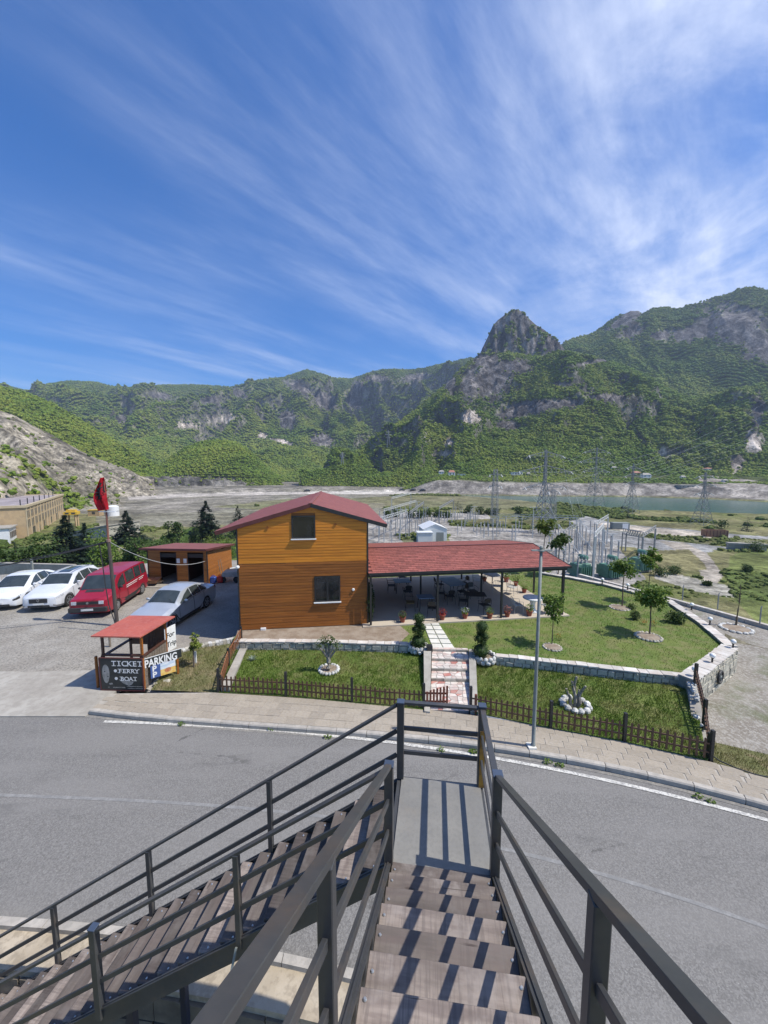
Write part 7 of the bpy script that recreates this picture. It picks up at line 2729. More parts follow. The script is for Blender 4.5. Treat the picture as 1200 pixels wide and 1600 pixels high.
# items by the shed
def lp(t, x, y, z):
 return WM[t.name] @ Vector((x, y, z))
p = lp(shed, 0.5, -0.45, 0.02)
t = thing('wheelbarrow', 'rusty brown wheelbarrow tipped in front of the shed', 'wheelbarrow', tuple(p), sa + 0.2)
M_rust = mat('rusty_metal', (0.26, 0.12, 0.06), (0.36, 0.20, 0.12), rough=0.8, scale=8)
b = local(t)
b.add([(-0.35, -0.25, 0.15), (0.35, -0.25, 0.15), (0.30, 0.25, 0.15), (-0.30, 0.25, 0.15), (-0.48, -0.34, 0.36), (0.48, -0.34, 0.36), (0.45, 0.32, 0.40), (-0.45, 0.32, 0.40)],
  [(3, 2, 1, 0), (0, 1, 5, 4), (1, 2, 6, 5), (2, 3, 7, 6), (3, 0, 4, 7)])
b.build('tray', M_rust, parent=t)
b = local(t)
b.bar((-0.5, -0.2, 0.12), (0.6, -0.1, 0.20), 0.03, 0.03)
b.bar((-0.5, 0.2, 0.12), (0.6, 0.1, 0.20), 0.03, 0.03)
b.build('handles', M_wood_old, parent=t)
b = local(t)
b.M = b.M @ Matrix.Translation((-0.55, 0, 0.14)) @ Matrix.Rotation(PI / 2, 4, 'X')
b.lathe([(0.08, -0.03), (0.14, -0.03), (0.14, 0.03), (0.08, 0.03)], n=14)
b.build('wheel', M_tyre, parent=t)
M_blue = paint('blue_plastic', (0.03, 0.07, 0.28), rough=0.4)
M_redp = paint('red_plastic', (0.42, 0.02, 0.02), rough=0.4)
for k, (dx, m_, l) in enumerate(((0.22, M_blue, 'blue plastic canister against the right side of the shed'), (0.62, M_redp, 'red plastic canister beside the blue one at the shed'))):
 p = lp(shed, SW + dx * 0.9, 0.25 + k * 0.15, 0.02)
 t = thing('canister', l, 'canister', tuple(p), sa)
 b = local(t)
 b.box(-0.17, -0.13, 0, 0.17, 0.13, 0.40)
 b.build('body', m_, parent=t, bevel=0.04)
 b = local(t)
 b.tube([(-0.10, 0, 0.40), (-0.08, 0, 0.47), (0.08, 0, 0.47), (0.10, 0, 0.40)], 0.02, 6)
 b.build('handle', m_, parent=t)
p = lp(shed, SW + 0.12, 1.0, 0.0)
t = thing('garden_tools', 'two long-handled tools leaning on the right side of the shed', 'tools', tuple(p), sa)
for dy in (0, 0.28):
 b = local(t)
 b.bar((0.22, dy, 0.02), (-0.03, dy + 0.1, 1.25), 0.025, 0.025)
 b.build('handle', M_wood_old, parent=t)
b = local(t)
b.box(0.18, -0.12, 0.0, 0.26, 0.12, 0.16)
b.build('blade', M_rust, parent=t)
p = at(362, 908, 0.02)
t = thing('handcart', 'grey box cart with a dark underside between the shed and the house', 'cart', tuple(p), sa + 0.15)
b = local(t)
b.add([(-0.5, -0.4, 0.38), (0.5, -0.4, 0.38), (0.5, 0.4, 0.38), (-0.5, 0.4, 0.38), (-0.45, -0.35, 0.62), (0.45, -0.35, 0.70), (0.45, 0.35, 0.74), (-0.45, 0.35, 0.66)], [(3, 2, 1, 0), (4, 5, 6, 7), (0, 1, 5, 4), (1, 2, 6, 5), (2, 3, 7, 6), (3, 0, 4, 7)])
b.build('body', M_conc, parent=t)
for sx in (-0.4, 0.4):
 b = local(t)
 b.M = b.M @ Matrix.Translation((sx, -0.35, 0.19)) @ Matrix.Rotation(PI / 2, 4, 'X')
 b.lathe([(0.1, -0.04), (0.19, -0.04), (0.19, 0.04), (0.1, 0.04)], n=14)
 b.build('wheel', M_tyre, parent=t)
b = local(t)
b.bar((0.5, 0, 0.5), (1.2, -0.1, 0.75), 0.04, 0.04)
b.build('drawbar', M_rust, parent=t)
# ------------------------------------------------------------------ ticket booth and signs
b0 = at(162, 1077, 0.03)
b1 = at(226.5, 1078.5, 0.03)
bu = (b1 - b0)
BW = bu.length
bu.normalize()
ba = math.atan2(bu.y, bu.x)
BD = 1.25
booth = thing('ticket_booth', 'open-sided wooden ticket booth under a faded red roof', 'booth', tuple(b0), ba)
BHt = 1.74
for (x, y) in ((0.03, 0.05), (BW - 0.05, 0.05), (BW * 0.50, BD), (BW - 0.05, BD), (0.03, BD)):
 b = local(booth)
 b.box(x - 0.03, y - 0.03, 0, x + 0.03, y + 0.03, BHt)
 b.build('post', M_wood_d if x < BW * 0.7 else M_wood_b, parent=booth)
b = local(booth)
b.add([(-0.20, -0.10, BHt - 0.02), (BW + 0.02, -0.10, BHt - 0.02), (BW + 0.22, BD + 0.15, BHt + 0.06), (-0.05, BD + 0.15, BHt + 0.06),
  (-0.20, -0.10, BHt + 0.02), (BW + 0.02, -0.10, BHt + 0.02), (BW + 0.22, BD + 0.15, BHt + 0.10), (-0.05, BD + 0.15, BHt + 0.10)], [(3, 2, 1, 0), (4, 5, 6, 7), (0, 1, 5, 4), (1, 2, 6, 5), (2, 3, 7, 6), (3, 0, 4, 7)])
b.build('roof', M_boothroof, parent=booth)
b = local(booth)
b.bar((0.0, 0.05, 1.10), (BW, 0.05, 1.10), 0.10, 0.05)
b.bar((BW - 0.05, 0.0, 1.06), (BW - 0.05, BD, 1.06), 0.10, 0.04)
b.bar((0.03, 0.0, 1.06), (0.03, BD, 1.06), 0.10, 0.04)
b.build('counter', M_wood_d, parent=booth)
for k in range(9):
 b = local(booth)
 y = 0.08 + k * (BD - 0.1) / 9
 b.box(BW - 0.045, y, 0.05, BW - 0.02, y + 0.115, 1.02)
 b.build('side_board', M_wood_old, parent=booth)
for k in range(5):
 b = local(booth)
 x = BW * 0.5 + 0.04 + k * (BW * 0.5 - 0.06) / 5
 b.box(x, BD - 0.015, 0.05, x + (BW * 0.5 - 0.06) / 5 - 0.012, BD + 0.01, BHt - 0.02)
 b.build('back_board', M_wood_d, parent=booth)
for k in range(4):
 b = local(booth)
 x = 0.08 + k * 0.15
 b.box(x, BD - 0.015, 0.9, x + 0.14, BD + 0.01, BHt - 0.25)
 b.build('back_board', M_wood_d, parent=booth)
# banner on the front
ban = thing('ticket_banner', 'black banner reading TICKET FERRY BOAT on the front of the booth', 'banner', tuple(b0 - Vector((-bu.y, bu.x, 0)) * 0.04), ba)
BH = 1.04
b = local(ban)
b.box(-0.02, -0.02, 0.02, BW + 0.0, 0.02, BH)
b.build('panel', M_signblack, parent=ban)
b = local(ban)
for (a, c_) in (((-0.03, 0.0), (BW + 0.01, 0.0)), ((-0.03, BH), (BW + 0.01, BH))):
 b.bar((a[0], -0.015, a[1] + 0.01), (c_[0], -0.015, c_[1] + 0.01), 0.03, 0.03)
b.bar((-0.03, -0.015, 0), (-0.03, -0.015, BH), 0.03, 0.03, up=(0, 1, 0))
b.bar((BW + 0.01, -0.015, 0), (BW + 0.01, -0.015, BH), 0.03, 0.03, up=(0, 1, 0))
b.build('frame', M_darkred, parent=ban)
TEXTS = []
def text(parent, s_, x, z, size, m, y=-0.024, shear=0.0, bold=0.0, align='LEFT', rot=0.0, wide=1.0):
 cu_ = bpy.data.curves.new('lettering', 'FONT')
 cu_.body = s_
 cu_.size = size
 cu_.extrude = 0.0015
 cu_.offset = bold
 cu_.align_x = align
 cu_.shear = shear
 cu_.materials.append(m)
 o = bpy.data.objects.new('lettering', cu_)
 COL.objects.link(o)
 TEXTS.append(o)
 o.parent = parent
 o.matrix_local = Matrix.Translation((x, y, z)) @ Matrix.Rotation(PI / 2, 4, 'X') @ Matrix.Rotation(rot, 4, 'Z') @ Matrix.Diagonal((wide, 1, 1, 1))
 return o
def slab_text(parent, s_, x, z, size, y=-0.024, wide=1.25, sp=1.22):
 """typewriter lettering: plain letters with slab serifs"""
 for ch_ in s_:
  text(parent, ch_, x, z, size, M_signwhite, y, bold=size * 0.012, align='CENTER', wide=wide)
  b = MB()
  WMl = WM[parent.name]
  b.M = WMl.copy()
  serif = {'T': [(0, 0.0, 0.5)], 'I': [(0, 0, 0.5), (0, 1, 0.5)], 'K': [(-0.30, 0, 0.32), (-0.30, 1, 0.32), (0.30, 0, 0.3), (0.30, 1, 0.3)], 'E': [(-0.28, 0, 0.2), (-0.28, 1, 0.2)],
     'F': [(-0.22, 0, 0.45), (-0.28, 1, 0.2)], 'R': [(-0.28, 0, 0.32), (-0.32, 1, 0.15), (0.32, 0, 0.25)], 'Y': [(0, 0, 0.42), (-0.30, 1, 0.3), (0.30, 1, 0.3)], 'B': [(-0.32, 0, 0.15), (-0.32, 1, 0.15)], 'A': [(-0.32, 0, 0.32), (0.32, 0, 0.32)]}.get(ch_, [])
  if serif:
   for (sx, top_, ln) in serif:
    zz_ = z + (size * 0.70 - size * 0.07 if top_ else 0)
    b.box(x + sx * size * wide - ln * size * wide / 2, y - 0.002, zz_, x + sx * size * wide + ln * size * wide / 2, y + 0.001, zz_ + size * 0.07)
   b.build('lettering', M_signwhite, parent=parent)
  x += size * 0.62 * sp
slab_text(ban, 'TICKET', 0.43, 0.80, 0.235, sp=1.13, wide=1.05)
slab_text(ban, 'FERRY', 0.62, 0.58, 0.185, sp=1.15, wide=1.05)
slab_text(ban, 'BOAT', 0.67, 0.33, 0.185, sp=1.18, wide=1.05)
b = local(ban)
for (x, z) in ((0.47, 0.645), (0.48, 0.40)):
 b.M = WM[ban.name] @ Matrix.Translation((x, -0.024, z)) @ Matrix.Rotation(PI / 2, 4, 'X')
 b.lathe([(0.048, 0), (0.048, 0.004)], n=16)
b.build('bullet', M_signwhite, parent=ban)
b = local(ban)
# grey boat seen from above, printed at the left
pts_ = [(0.16 + 0.115 * math.cos(a) * (1 + 0.12 * math.sin(a)), 0.54 + 0.30 * math.sin(a)) for a in np.linspace(0, 2 * PI, 25)[:-1]]
b.add([(x, -0.0225, z) for x, z in pts_], [tuple(range(24))])
b.build('boat_print', M_signgrey, parent=ban)
b = local(ban)
for (x, z) in ((0.13, 0.62), (0.22, 0.46)):
 b.add([(x + 0.022 * math.cos(a), -0.0245, z + 0.022 * math.sin(a)) for a in np.linspace(0, 2 * PI, 9)[:-1]], [tuple(range(8))])
b.build('print_spots', M_signblack, parent=ban)
b = local(ban)
b.add([(0.55, -0.0225, 0.37), (0.72, -0.0225, 0.36), (1.02, -0.0225, 0.30), (0.97, -0.0225, 0.22), (0.86, -0.0225, 0.17), (0.70, -0.0225, 0.24)], [(0, 1, 2, 3, 4, 5)])
b.add([(0.24, -0.0225, 0.24), (0.34, -0.0225, 0.26), (0.36, -0.0225, 0.21), (0.26, -0.0225, 0.19)], [(0, 1, 2, 3)])
b.build('grey_print', M_signgrey, parent=ban)
# the small unreadable line at the foot: short strokes
b = local(ban)
for (x0_, x1_, z_, h_) in ((0.20, 0.24, 0.10, 0.03), (0.36, 0.74, 0.09, 0.045), (0.80, 1.36, 0.135, 0.03), (0.82, 1.36, 0.07, 0.035)):
 x = x0_
 while x < x1_:
  w2 = random.uniform(0.010, 0.022)
  b.box(x, -0.0245, z_, x + w2, -0.022, z_ + h_ * random.uniform(0.6, 1.0))
  x += w2 + 0.010
b.build('small_print', M_signgrey, parent=ban)
# FOR TRIP board at the back right of the booth
pb = lp(booth, BW - 0.06, BD - 0.05, 0.50)
ft = thing('trip_board', 'white board lettered For Trip fixed to the right rear of the booth', 'sign', tuple(pb), ba + R(76))
b = local(ft)
b.box(0, -0.012, 0.12, 0.46, 0.012, 0.96)
b.build('panel', M_signwhite, parent=ft)
text(ft, 'For', 0.06, 0.60, 0.24, M_signblack, -0.016, bold=0.004)
text(ft, 'Trip', 0.05, 0.28, 0.24, M_signblack, -0.016, bold=0.004)
# PARKING board
k0 = at(225.5, 1046, 0.66)
k1 = at(284, 1029, 0.66)
ku = (k1 - k0)
KW = ku.length
ku.normalize()
ka = math.atan2(ku.y, ku.x)
pk_ = thing('parking_board', 'black board with hand-painted white letters PARKING right of the booth', 'sign', (k0.x, k0.y, 0.0), ka)
b = local(pk_)
b.add([(0.10, 0.0, 0.70), (KW + 0.0, 0.0, 0.72), (KW + 0.0, 0.0, 1.0), (0.02, 0.0, 0.98), (0.10, 0.02, 0.70), (KW, 0.02, 0.72), (KW, 0.02, 1.0), (0.02, 0.02, 0.98)], [(0, 1, 2, 3), (7, 6, 5, 4), (3, 2, 6, 7), (0, 4, 5, 1), (1, 5, 6, 2), (0, 3, 7, 4)])
b.build('panel', M_signblack, parent=pk_)
b = local(pk_)
b.bar((0.0, -0.004, 0.99), (KW + 0.01, -0.004, 1.01), 0.012, 0.02)
b.build('edge_strip', M_signwhite, parent=pk_)
text(pk_, 'PARKING', 0.01, 0.70, 0.34, M_signwhite, -0.006, bold=0.010, wide=(KW / 7) / 0.235)
for x in (0.06, KW - 0.12):
 b = local(pk_)
 b.bar((x, 0.045, -0.1), (x, 0.045, 0.98), 0.06, 0.05, up=(0, 1, 0))
 b.build('post', M_wood_old if x < 0.3 else M_wood_b, parent=pk_)
pp = thing('parking_sign', 'sign with two blue P signs and a picture below the PARKING board', 'sign', (k0.x, k0.y, 0.0), ka)
b = local(pp)
b.box(0.16, -0.02, 0.30, 0.86, -0.004, 0.70)
b.build('panel', M_signblue, parent=pp)
for z_ in (0.52, 0.325):
 text(pp, 'P', 0.205, z_, 0.235, M_signwhite, -0.023, bold=0.008)
M_pic = [mat('print_sky', (0.45, 0.55, 0.66), (0.75, 0.76, 0.74), scale=3, stretch=(1, 1, 4), rough=0.5), mat('print_yellow', (0.72, 0.42, 0.08), (0.75, 0.55, 0.2), scale=9, rough=0.5), mat('print_orange', (0.45, 0.13, 0.05), (0.55, 0.25, 0.12), scale=14, rough=0.5)]
b = local(pp)
b.box(0.43, -0.024, 0.50, 0.86, -0.0205, 0.70)
b.build('printed_sky', M_pic[0], parent=pp)
b = local(pp)
b.box(0.43, -0.024, 0.30, 0.86, -0.0205, 0.498)
b.build('printed_ground', M_pic[1], parent=pp)
b = local(pp)
b.add([(0.64 + 0.10 * math.cos(a), -0.026, 0.44 + 0.075 * math.sin(a)) for a in np.linspace(0, 2 * PI, 15)[:-1]], [tuple(range(14))])
b.build('printed_shape', M_pic[2], parent=pp)
# single posts by the booth
for (px, py, hgt, wd, m_, l) in ((153.5, 1074, 1.02, 0.085, M_wood_b, 'reddish brown round post standing left of the black banner'), (172, 1010, 0.55, 0.08, M_wood_old, 'grey wooden stump post behind the booth'), (264, 1012, 0.8, 0.12, M_wood_old, 'grey weathered post right of the booth')):
 p = at(px, py, 0.03)
 t = thing('wooden_post', l, 'post', tuple(p))
 b = local(t)
 b.lathe([(wd / 2, -0.1), (wd / 2, hgt - 0.01), (wd / 2 - 0.01, hgt)], n=10)
 b.build('post', m_, parent=t)
p = at(306, 1036, 0.22)
t = thing('stake', 'short white stake beside the small tree by the booth', 'stake', tuple(p))
b = local(t)
b.box(-0.03, -0.02, 0, 0.03, 0.02, 0.42)
b.build('stake', M_signwhite, parent=t)
for k, (px, py, r_) in enumerate([(243, 1070, 0.09), (262, 1066, 0.14)]):
 p = at(px, py, 0.08)
 t = MB().ball((p.x, p.y, 0.10), r_, r_ * 0.8, r_ * 0.55, 8, 6, 0.2).build('rock', M_stone)
 tag(t, ['small grey rock under the P panel', 'larger pale rock in the grass right of the P panel'][k], 'rock')
# ------------------------------------------------------------------ flag pole
pb = at(183.5, 978, 0.012)
pole = thing('utility_pole', 'dark wooden utility pole rising behind the ticket booth, with a thinner mast on top', 'pole', tuple(pb))
z1p = top_z(169, 846, pb)
z2p = top_z(163, 752, pb)
xo1 = at_y(169.5, 846, pb.y).x - pb.x
xo2 = at_y(162.5, 752, pb.y).x - pb.x
b = local(pole)
b.tube([(0, 0, -0.1), (xo1 * 0.5, 0, z1p * 0.5), (xo1, 0, z1p + 0.05)], [0.078, 0.072, 0.062], 8)
b.build('lower_pole', mat('dark_pole', (0.085, 0.07, 0.06), (0.06, 0.05, 0.045), stretch=(1, 1, 0.2), scale=6, rough=0.8), parent=pole)
b = local(pole)
b.tube([(xo1, 0, z1p - 0.1), (xo2, 0, z2p)], [0.045, 0.03], 8)
b.build('mast', mat('rusty_mast', (0.24, 0.10, 0.07), (0.17, 0.075, 0.055), rough=0.7), parent=pole)
b = local(pole)
zc_ = z1p
for k in range(4):
 b.lathe([(0.085, zc_ - 0.03 + k * 0.03), (0.085, zc_ - 0.015 + k * 0.03)], (xo1, 0, 0), 10)
b.build('cable_tie', mat('pale_rope', (0.45, 0.30, 0.24), rough=0.9), parent=pole)
zl_ = top_z(167, 800, pb)
b = local(pole)
b.box(xo2 - 0.30, -0.05, zl_ - 0.01, xo2 + 0.40, 0.05, zl_ + 0.015)
b.build('lamp_plate', M_whitep, parent=pole)
# flag: red cloth hanging in folds, black double-headed eagle
M_flagred = leafmat('flag_red', (0.50, 0.012, 0.022), (0.38, 0.01, 0.018), (0.28, 0.008, 0.014), scale=3)
M_flagblk = mat('flag_black', (0.012, 0.012, 0.014), rough=0.8)
fz1, fz0 = top_z(161, 745, pb), top_z(165, 797, pb)
flag = thing('flag', 'red flag with a black double-headed eagle hanging from the mast', 'flag', (pb.x + xo2, pb.y - 0.04, 0))
FH = fz1 - fz0
nu_, nv_ = 16, 22
def flag_pt(u_, v_):
 """u from the mast outwards, v from top to bottom; the fly side sags"""
 outw = 0.08 + 0.36 * math.sin(PI * min(1, v_ * 0.62 + 0.1)) - 0.03 * v_
 x = -outw * u_ + 0.02 + 0.10 * v_ * (1 - u_) - 0.0
 z = fz1 - v_ * FH * (0.98 + 0.04 * u_) - 0.10 * u_ * (1 - v_)
 y = 0.07 * math.sin(u_ * 9 + v_ * 3) + 0.03 * math.sin(v_ * 8)
 return (x, y, z)
b = local(flag)
vs, fs = [], []
for j in range(nv_ + 1):
 for i in range(nu_ + 1):
  vs.append(flag_pt(i / nu_, j / nv_))
for j in range(nv_):
 for i in range(nu_):
  a = j * (nu_ + 1) + i
  fs.append((a, a + 1, a + nu_ + 2, a + nu_ + 1))
b.add(vs, fs)
b.build('cloth', M_flagred, parent=flag, smooth=True)
# eagle outline in flag coordinates (mirrored halves)
half = [(0.0, 0.27), (0.05, 0.24), (0.10, 0.20), (0.20, 0.20), (0.16, 0.25), (0.10, 0.30), (0.12, 0.36), (0.30, 0.30), (0.42, 0.36), (0.28, 0.40), (0.44, 0.45), (0.27, 0.47), (0.38, 0.54), (0.22, 0.54), (0.26, 0.64), (0.12, 0.60), (0.10, 0.70), (0.0, 0.76)]
b = local(flag)
vs, fs = [], []
for sgn in (1, -1):
 o_ = len(vs)
 for (dx, v_) in half:
  q = flag_pt(0.50 + sgn * dx * 1.05, 0.5 + (v_ - 0.5) * 1.15)
  vs.append((q[0], q[1] - 0.03, q[2]))
 ctr = len(vs)
 for i in range(len(half)):
  pass
 for (dx, v_) in half:
  q = flag_pt(0.50, 0.5 + (v_ - 0.5) * 1.15)
  vs.append((q[0], q[1] - 0.03, q[2]))
 for i in range(len(half) - 1):
  fs.append((o_ + i, o_ + i + 1, ctr + i + 1, ctr + i))
b.add(vs, fs)
b.build('eagle', M_flagblk, parent=flag)
def cable(label, p, q, sag, r_, m, n=16):
 p, q = Vector(p), Vector(q)
 pts_ = []
 for i in range(n + 1):
  t_ = i / n
  c_ = p.lerp(q, t_)
  c_.z -= 4 * sag * t_ * (1 - t_)
  pts_.append(c_)
 o = MB().tube(pts_, r_, 5).build('cable', m)
 tag(o, label, 'cable')
 return o
ptop = Vector((pb.x + xo1, pb.y, z1p))
cable('thick black cable sagging from the pole out of the left side of the photo', ptop, at_y(-60, 893, 15.0), 0.12, 0.03, M_plastic)
cable('second black cable just above the thick one, running left from the pole', ptop + Vector((0, 0, 0.03)), at_y(-60, 886, 15.4), 0.15, 0.015, M_plastic)
cable('pale cable sagging from the pole to the front of the shed', ptop, at_y(320, 877, s1_.y - 0.05), 0.55, 0.014, M_pale_steel)
hs_ = [(155.5, 852), (160, 880), (164, 910), (170, 945), (177, 965), (183, 985), (178, 1000)]
t = MB().tube([at_y(a, c_, 15.7) for a, c_ in hs_], 0.02, 6).build('hanging_hose', M_plastic)
tag(t, 'black pipe hanging down beside the utility pole', 'pipe')
t = thing('cable_post', 'thin grey post beside the parking lot wall', 'post', tuple(at(52, 905, 0)))
b = local(t)
b.box(-0.05, -0.05, 0, 0.05, 0.05, 1.3)
b.build('post', M_galv, parent=t)
# lettering becomes plain mesh
dg_ = bpy.context.evaluated_depsgraph_get()
for o in TEXTS:
 me = bpy.data.meshes.new_from_object(o.evaluated_get(dg_))
 c_ = bpy.data.objects.new('lettering', me)
 COL.objects.link(c_)
 c_.parent = o.parent
 c_.matrix_local = o.matrix_local.copy()
for o in TEXTS:
 bpy.data.objects.remove(o)
# ------------------------------------------------------------------ trees on the slope behind the parking lot
def needle_tree(label, px, pytop, y, spread, seed, m=M_needle, layers=15, nper=420, group='trees below the parking lot', nm='conifer'):
 rs = random.Random(seed)
 tp = at_y(px, pytop, y)
 gz = ground_z(tp.x, tp.y) - 0.3
 H_ = tp.z - gz
 t = thing(nm, label, 'tree', (tp.x, tp.y, gz), 0, group)
 b = local(t)
 b.tube([(0, 0, -0.5), (0, 0, H_ * 0.5), (0, 0, H_ * 0.98)], [H_ * 0.022, H_ * 0.015, 0.02], 6)
 b.build('trunk', M_bark, parent=t)
 b = local(t)
 for k in range(layers):
  f = k / (layers - 1)
  z = H_ * (0.10 + 0.88 * f)
  r_ = spread * (1 - f) ** 0.95 * rs.uniform(0.85, 1.4) + 0.06
  nb = max(4, int(11 * (1 - f) + 4))
  for j in range(nb):
   a = rs.uniform(0, 2 * PI)
   rl = r_ * rs.uniform(0.75, 1.1)
   nq = max(5, int(nper * (1 - f * 0.7) / nb))
   for q in range(nq):
    s_ = rs.uniform(0.12, 1.0)
    c_ = Vector((math.cos(a) * rl * s_, math.sin(a) * rl * s_, z - rl * 0.12 * s_ + rs.uniform(-0.03, 0.03) * H_))
    l = rs.uniform(0.30, 0.62) * (0.45 + spread * 0.24) * (1 - 0.5 * f)
    aa = a + rs.uniform(-1.2, 1.2)
    d = Vector((math.cos(aa), math.sin(aa), rs.uniform(-0.45, 0.15)))
    sd_ = Vector((-math.sin(aa), math.cos(aa), rs.uniform(-0.4, 0.4))) * l * 0.33
    b.add([tuple(c_ - sd_ * 0.6), tuple(c_ + d * l * 0.5 - sd_), tuple(c_ + d * l), tuple(c_ + d * l * 0.5 + sd_)], [(0, 1, 2, 3)])
 b.build('crown', m, parent=t)
 return t
def broad_tree(label, px, pytop, y, rad, m, n=1500, leaf=0.34, group='trees below the parking lot', low=0.25, nm='broadleaf_tree'):
 tp = at_y(px, pytop, y)
 gz = ground_z(tp.x, tp.y) - 0.2
 H_ = max(tp.z - gz, 1.5)
 t = thing(nm, label, 'tree', (tp.x, tp.y, gz), random.uniform(0, 6), group)
 b = local(t)
 branch(b, (0, 0, -0.5), (0, 0, H_ * 0.6), H_ * 0.03, H_ * 0.015, 0.02, 4)
 cl = []
 for k in range(13):
  a = random.uniform(0, 6.28)
  f = random.random()
  rr2 = rad * (1 - 0.5 * f) * random.uniform(0.25, 0.8)
  c_ = (rr2 * math.cos(a), rr2 * math.sin(a), H_ * (low + (0.88 - low) * f))
  cl.append(c_)
  branch(b, (0, 0, H_ * 0.25 + 0.3 * H_ * f), c_, H_ * 0.012, 0.02, 0.06, 3)
 b.build('trunk', M_bark, parent=t)
 b = local(t)
 for c_ in cl:
  r_ = rad * random.uniform(0.28, 0.48)
  leaf_quads(b, c_, (r_, r_, r_ * 0.72), n // 13, leaf, shell=0.45)
 b.build('crown', m, parent=t)
 return t
needle_tree('large spreading cedar left of centre behind the white SUV', 100, 806, 74, 5.6, 1, nper=700, layers=17)
needle_tree('second dark cedar, touching the large one on its right', 131, 818, 80, 4.4, 2, nper=600)
needle_tree('dark conifer whose tip rises behind the flag mast', 196, 798, 112, 5.4, 3, nper=600)
needle_tree('dark pointed conifer between the shed and the timber house', 321, 783, 118, 5.6, 4, nper=650, layers=18)
needle_tree('small conifer just left of the timber house roof', 371, 791, 125, 3.6, 5)
needle_tree('small conifer at the far left beyond the parking lot', 22, 846, 44, 1.6, 6, nper=100)
broad_tree('green tree with pale blossom behind the white cars', 48, 838, 44, 3.0, M_leafdk, 2600)
broad_tree('bushy green tree behind the red van roof', 214, 838, 46, 2.8, M_leafdk, 2400)
broad_tree('bushy tree between the cedars and the flag mast', 165, 845, 52, 2.6, M_leaf, 1800)
broad_tree('low round tree left of the shed roof', 246, 838, 58, 2.6, M_leafdk, 1800)
broad_tree('round dark tree standing on the flat ground beyond the hedge, left of a similar one', 262, 812, 98, 2.4, M_leafdk, 900, leaf=0.5)
broad_tree('round dark tree standing on the flat ground beyond the hedge, right of a similar one', 278, 811, 98, 2.6, M_leafdk, 900, leaf=0.5)
broad_tree('yellow-green tree behind the big cedar', 150, 826, 66, 3.2, M_leaf, 1500, leaf=0.4)
broad_tree('dark bush-like tree at the left edge of the photo', 3, 852, 42, 2.2, M_leafdk, 1400)
broad_tree('dark tree low behind the middle of the hedge', 205, 832, 62, 3.0, M_leafdk, 1500)
# clipped hedge bushes in a row, right of the flag mast
hx = [(232, 862), (252, 858), (270, 857), (292, 856), (312, 852), (334, 850), (352, 846), (240, 838), (262, 834), (285, 832), (306, 830), (327, 830), (346, 830), (360, 826)]
for k, (px, py) in enumerate(hx):
 y = 41 if k < 7 else 60
 p = at_y(px, py, y)
 gz = ground_z(p.x, p.y)
 rr2 = random.uniform(0.95, 1.35) * (1 if k < 7 else 1.5)
 hh = max(p.z - gz + 0.5, 1.2)
 bush('rounded green bush behind the shed, %s from the left in the %s row' % (['first', 'second', 'third', 'fourth', 'fifth', 'sixth', 'seventh'][k % 7], 'near' if k < 7 else 'far'), Vector((p.x, p.y, gz)), rr2, hh, 620, 0.22, (M_leaf, M_leafdk, M_leafyel)[k % 3] if k % 4 else M_leaf, nm='hedge_bush', group='rounded bushes behind the shed')
# thicket filling the slope
pts_, sz_ = [], []
for _ in range(15000):
 d_ = random.uniform(-47, -9)
 r_ = random.uniform(38, 150)
 x, y = r_ * math.sin(R(d_)), r_ * math.cos(R(d_))
 if d_ > -31 and r_ < 56 or (d_ > -17 and r_ > 95):
  continue
 pts_.append((x, y, 0))
 sz_.append(random.uniform(0.9, 2.6) * min(1.7, max(0.8, r_ / 50)))
pts_ = np.array(pts_)
pts_[:, 2] = terrain(pts_[:, 0], pts_[:, 1])[0] - 0.1
kp_ = fbm(pts_[:, 0] * 0.06, pts_[:, 1] * 0.06, 3) > -0.10 + 0.25 * (np.hypot(pts_[:, 0], pts_[:, 1]) > 105)
pts_, sz_ = pts_[kp_], np.array(sz_)[kp_]
M_thick = crownmat('thicket_leaf', (0.045, 0.075, 0.018), (0.07, 0.10, 0.022), (0.035, 0.06, 0.016))
scatter('thicket', 'dense low thicket on the slope below the parking lot', pts_, sz_, M_thick)
# concrete wall beyond the cars
pa, pb2 = at(-60, 893, -1.0), at(118, 898, -1.0)
t = thing('concrete_wall', 'low grey concrete wall behind the white cars', 'wall', tuple(pa))
MB().bar(pa + Vector((0, 0, 0.3)), pb2 + Vector((0, 0, 0.3)), 0.3, 1.0).build('wall', M_conc, parent=t)
# trees near the river and the switch yard
rowpts = [(606, 800, 6), (618, 798, 7), (642, 799, 8), (655, 800, 7), (668, 798, 6), (682, 799, 8), (698, 800, 9), (716, 786, 15), (733, 792, 11), (750, 794, 10), (763, 795, 10), (775, 795, 9), (811, 793, 8)]
for k, (px, py, hp) in enumerate(rowpts):
 base_ = at(px, py + 10, VZ)
 y = base_.y
 nm_ = 'tall dark conifer in the row of trees beyond the switch yard' if k == 7 else None
 if k == 7:
  needle_tree(nm_, px, 783, y, 3.4, 40, nper=120, layers=9, group='row of trees beyond the switch yard')
 else:
  broad_tree('dark round tree in the row beyond the switch yard, %s from the left' % ['first', 'second', 'third', 'fourth', 'fifth', 'sixth', 'seventh', '', 'ninth', 'tenth', 'eleventh', 'twelfth', 'thirteenth'][k], px, py - hp * 0.2, y, 2.6 if k > 2 else 2.0, M_leafdk, 420, leaf=0.75, group='row of trees beyond the switch yard', low=0.2)
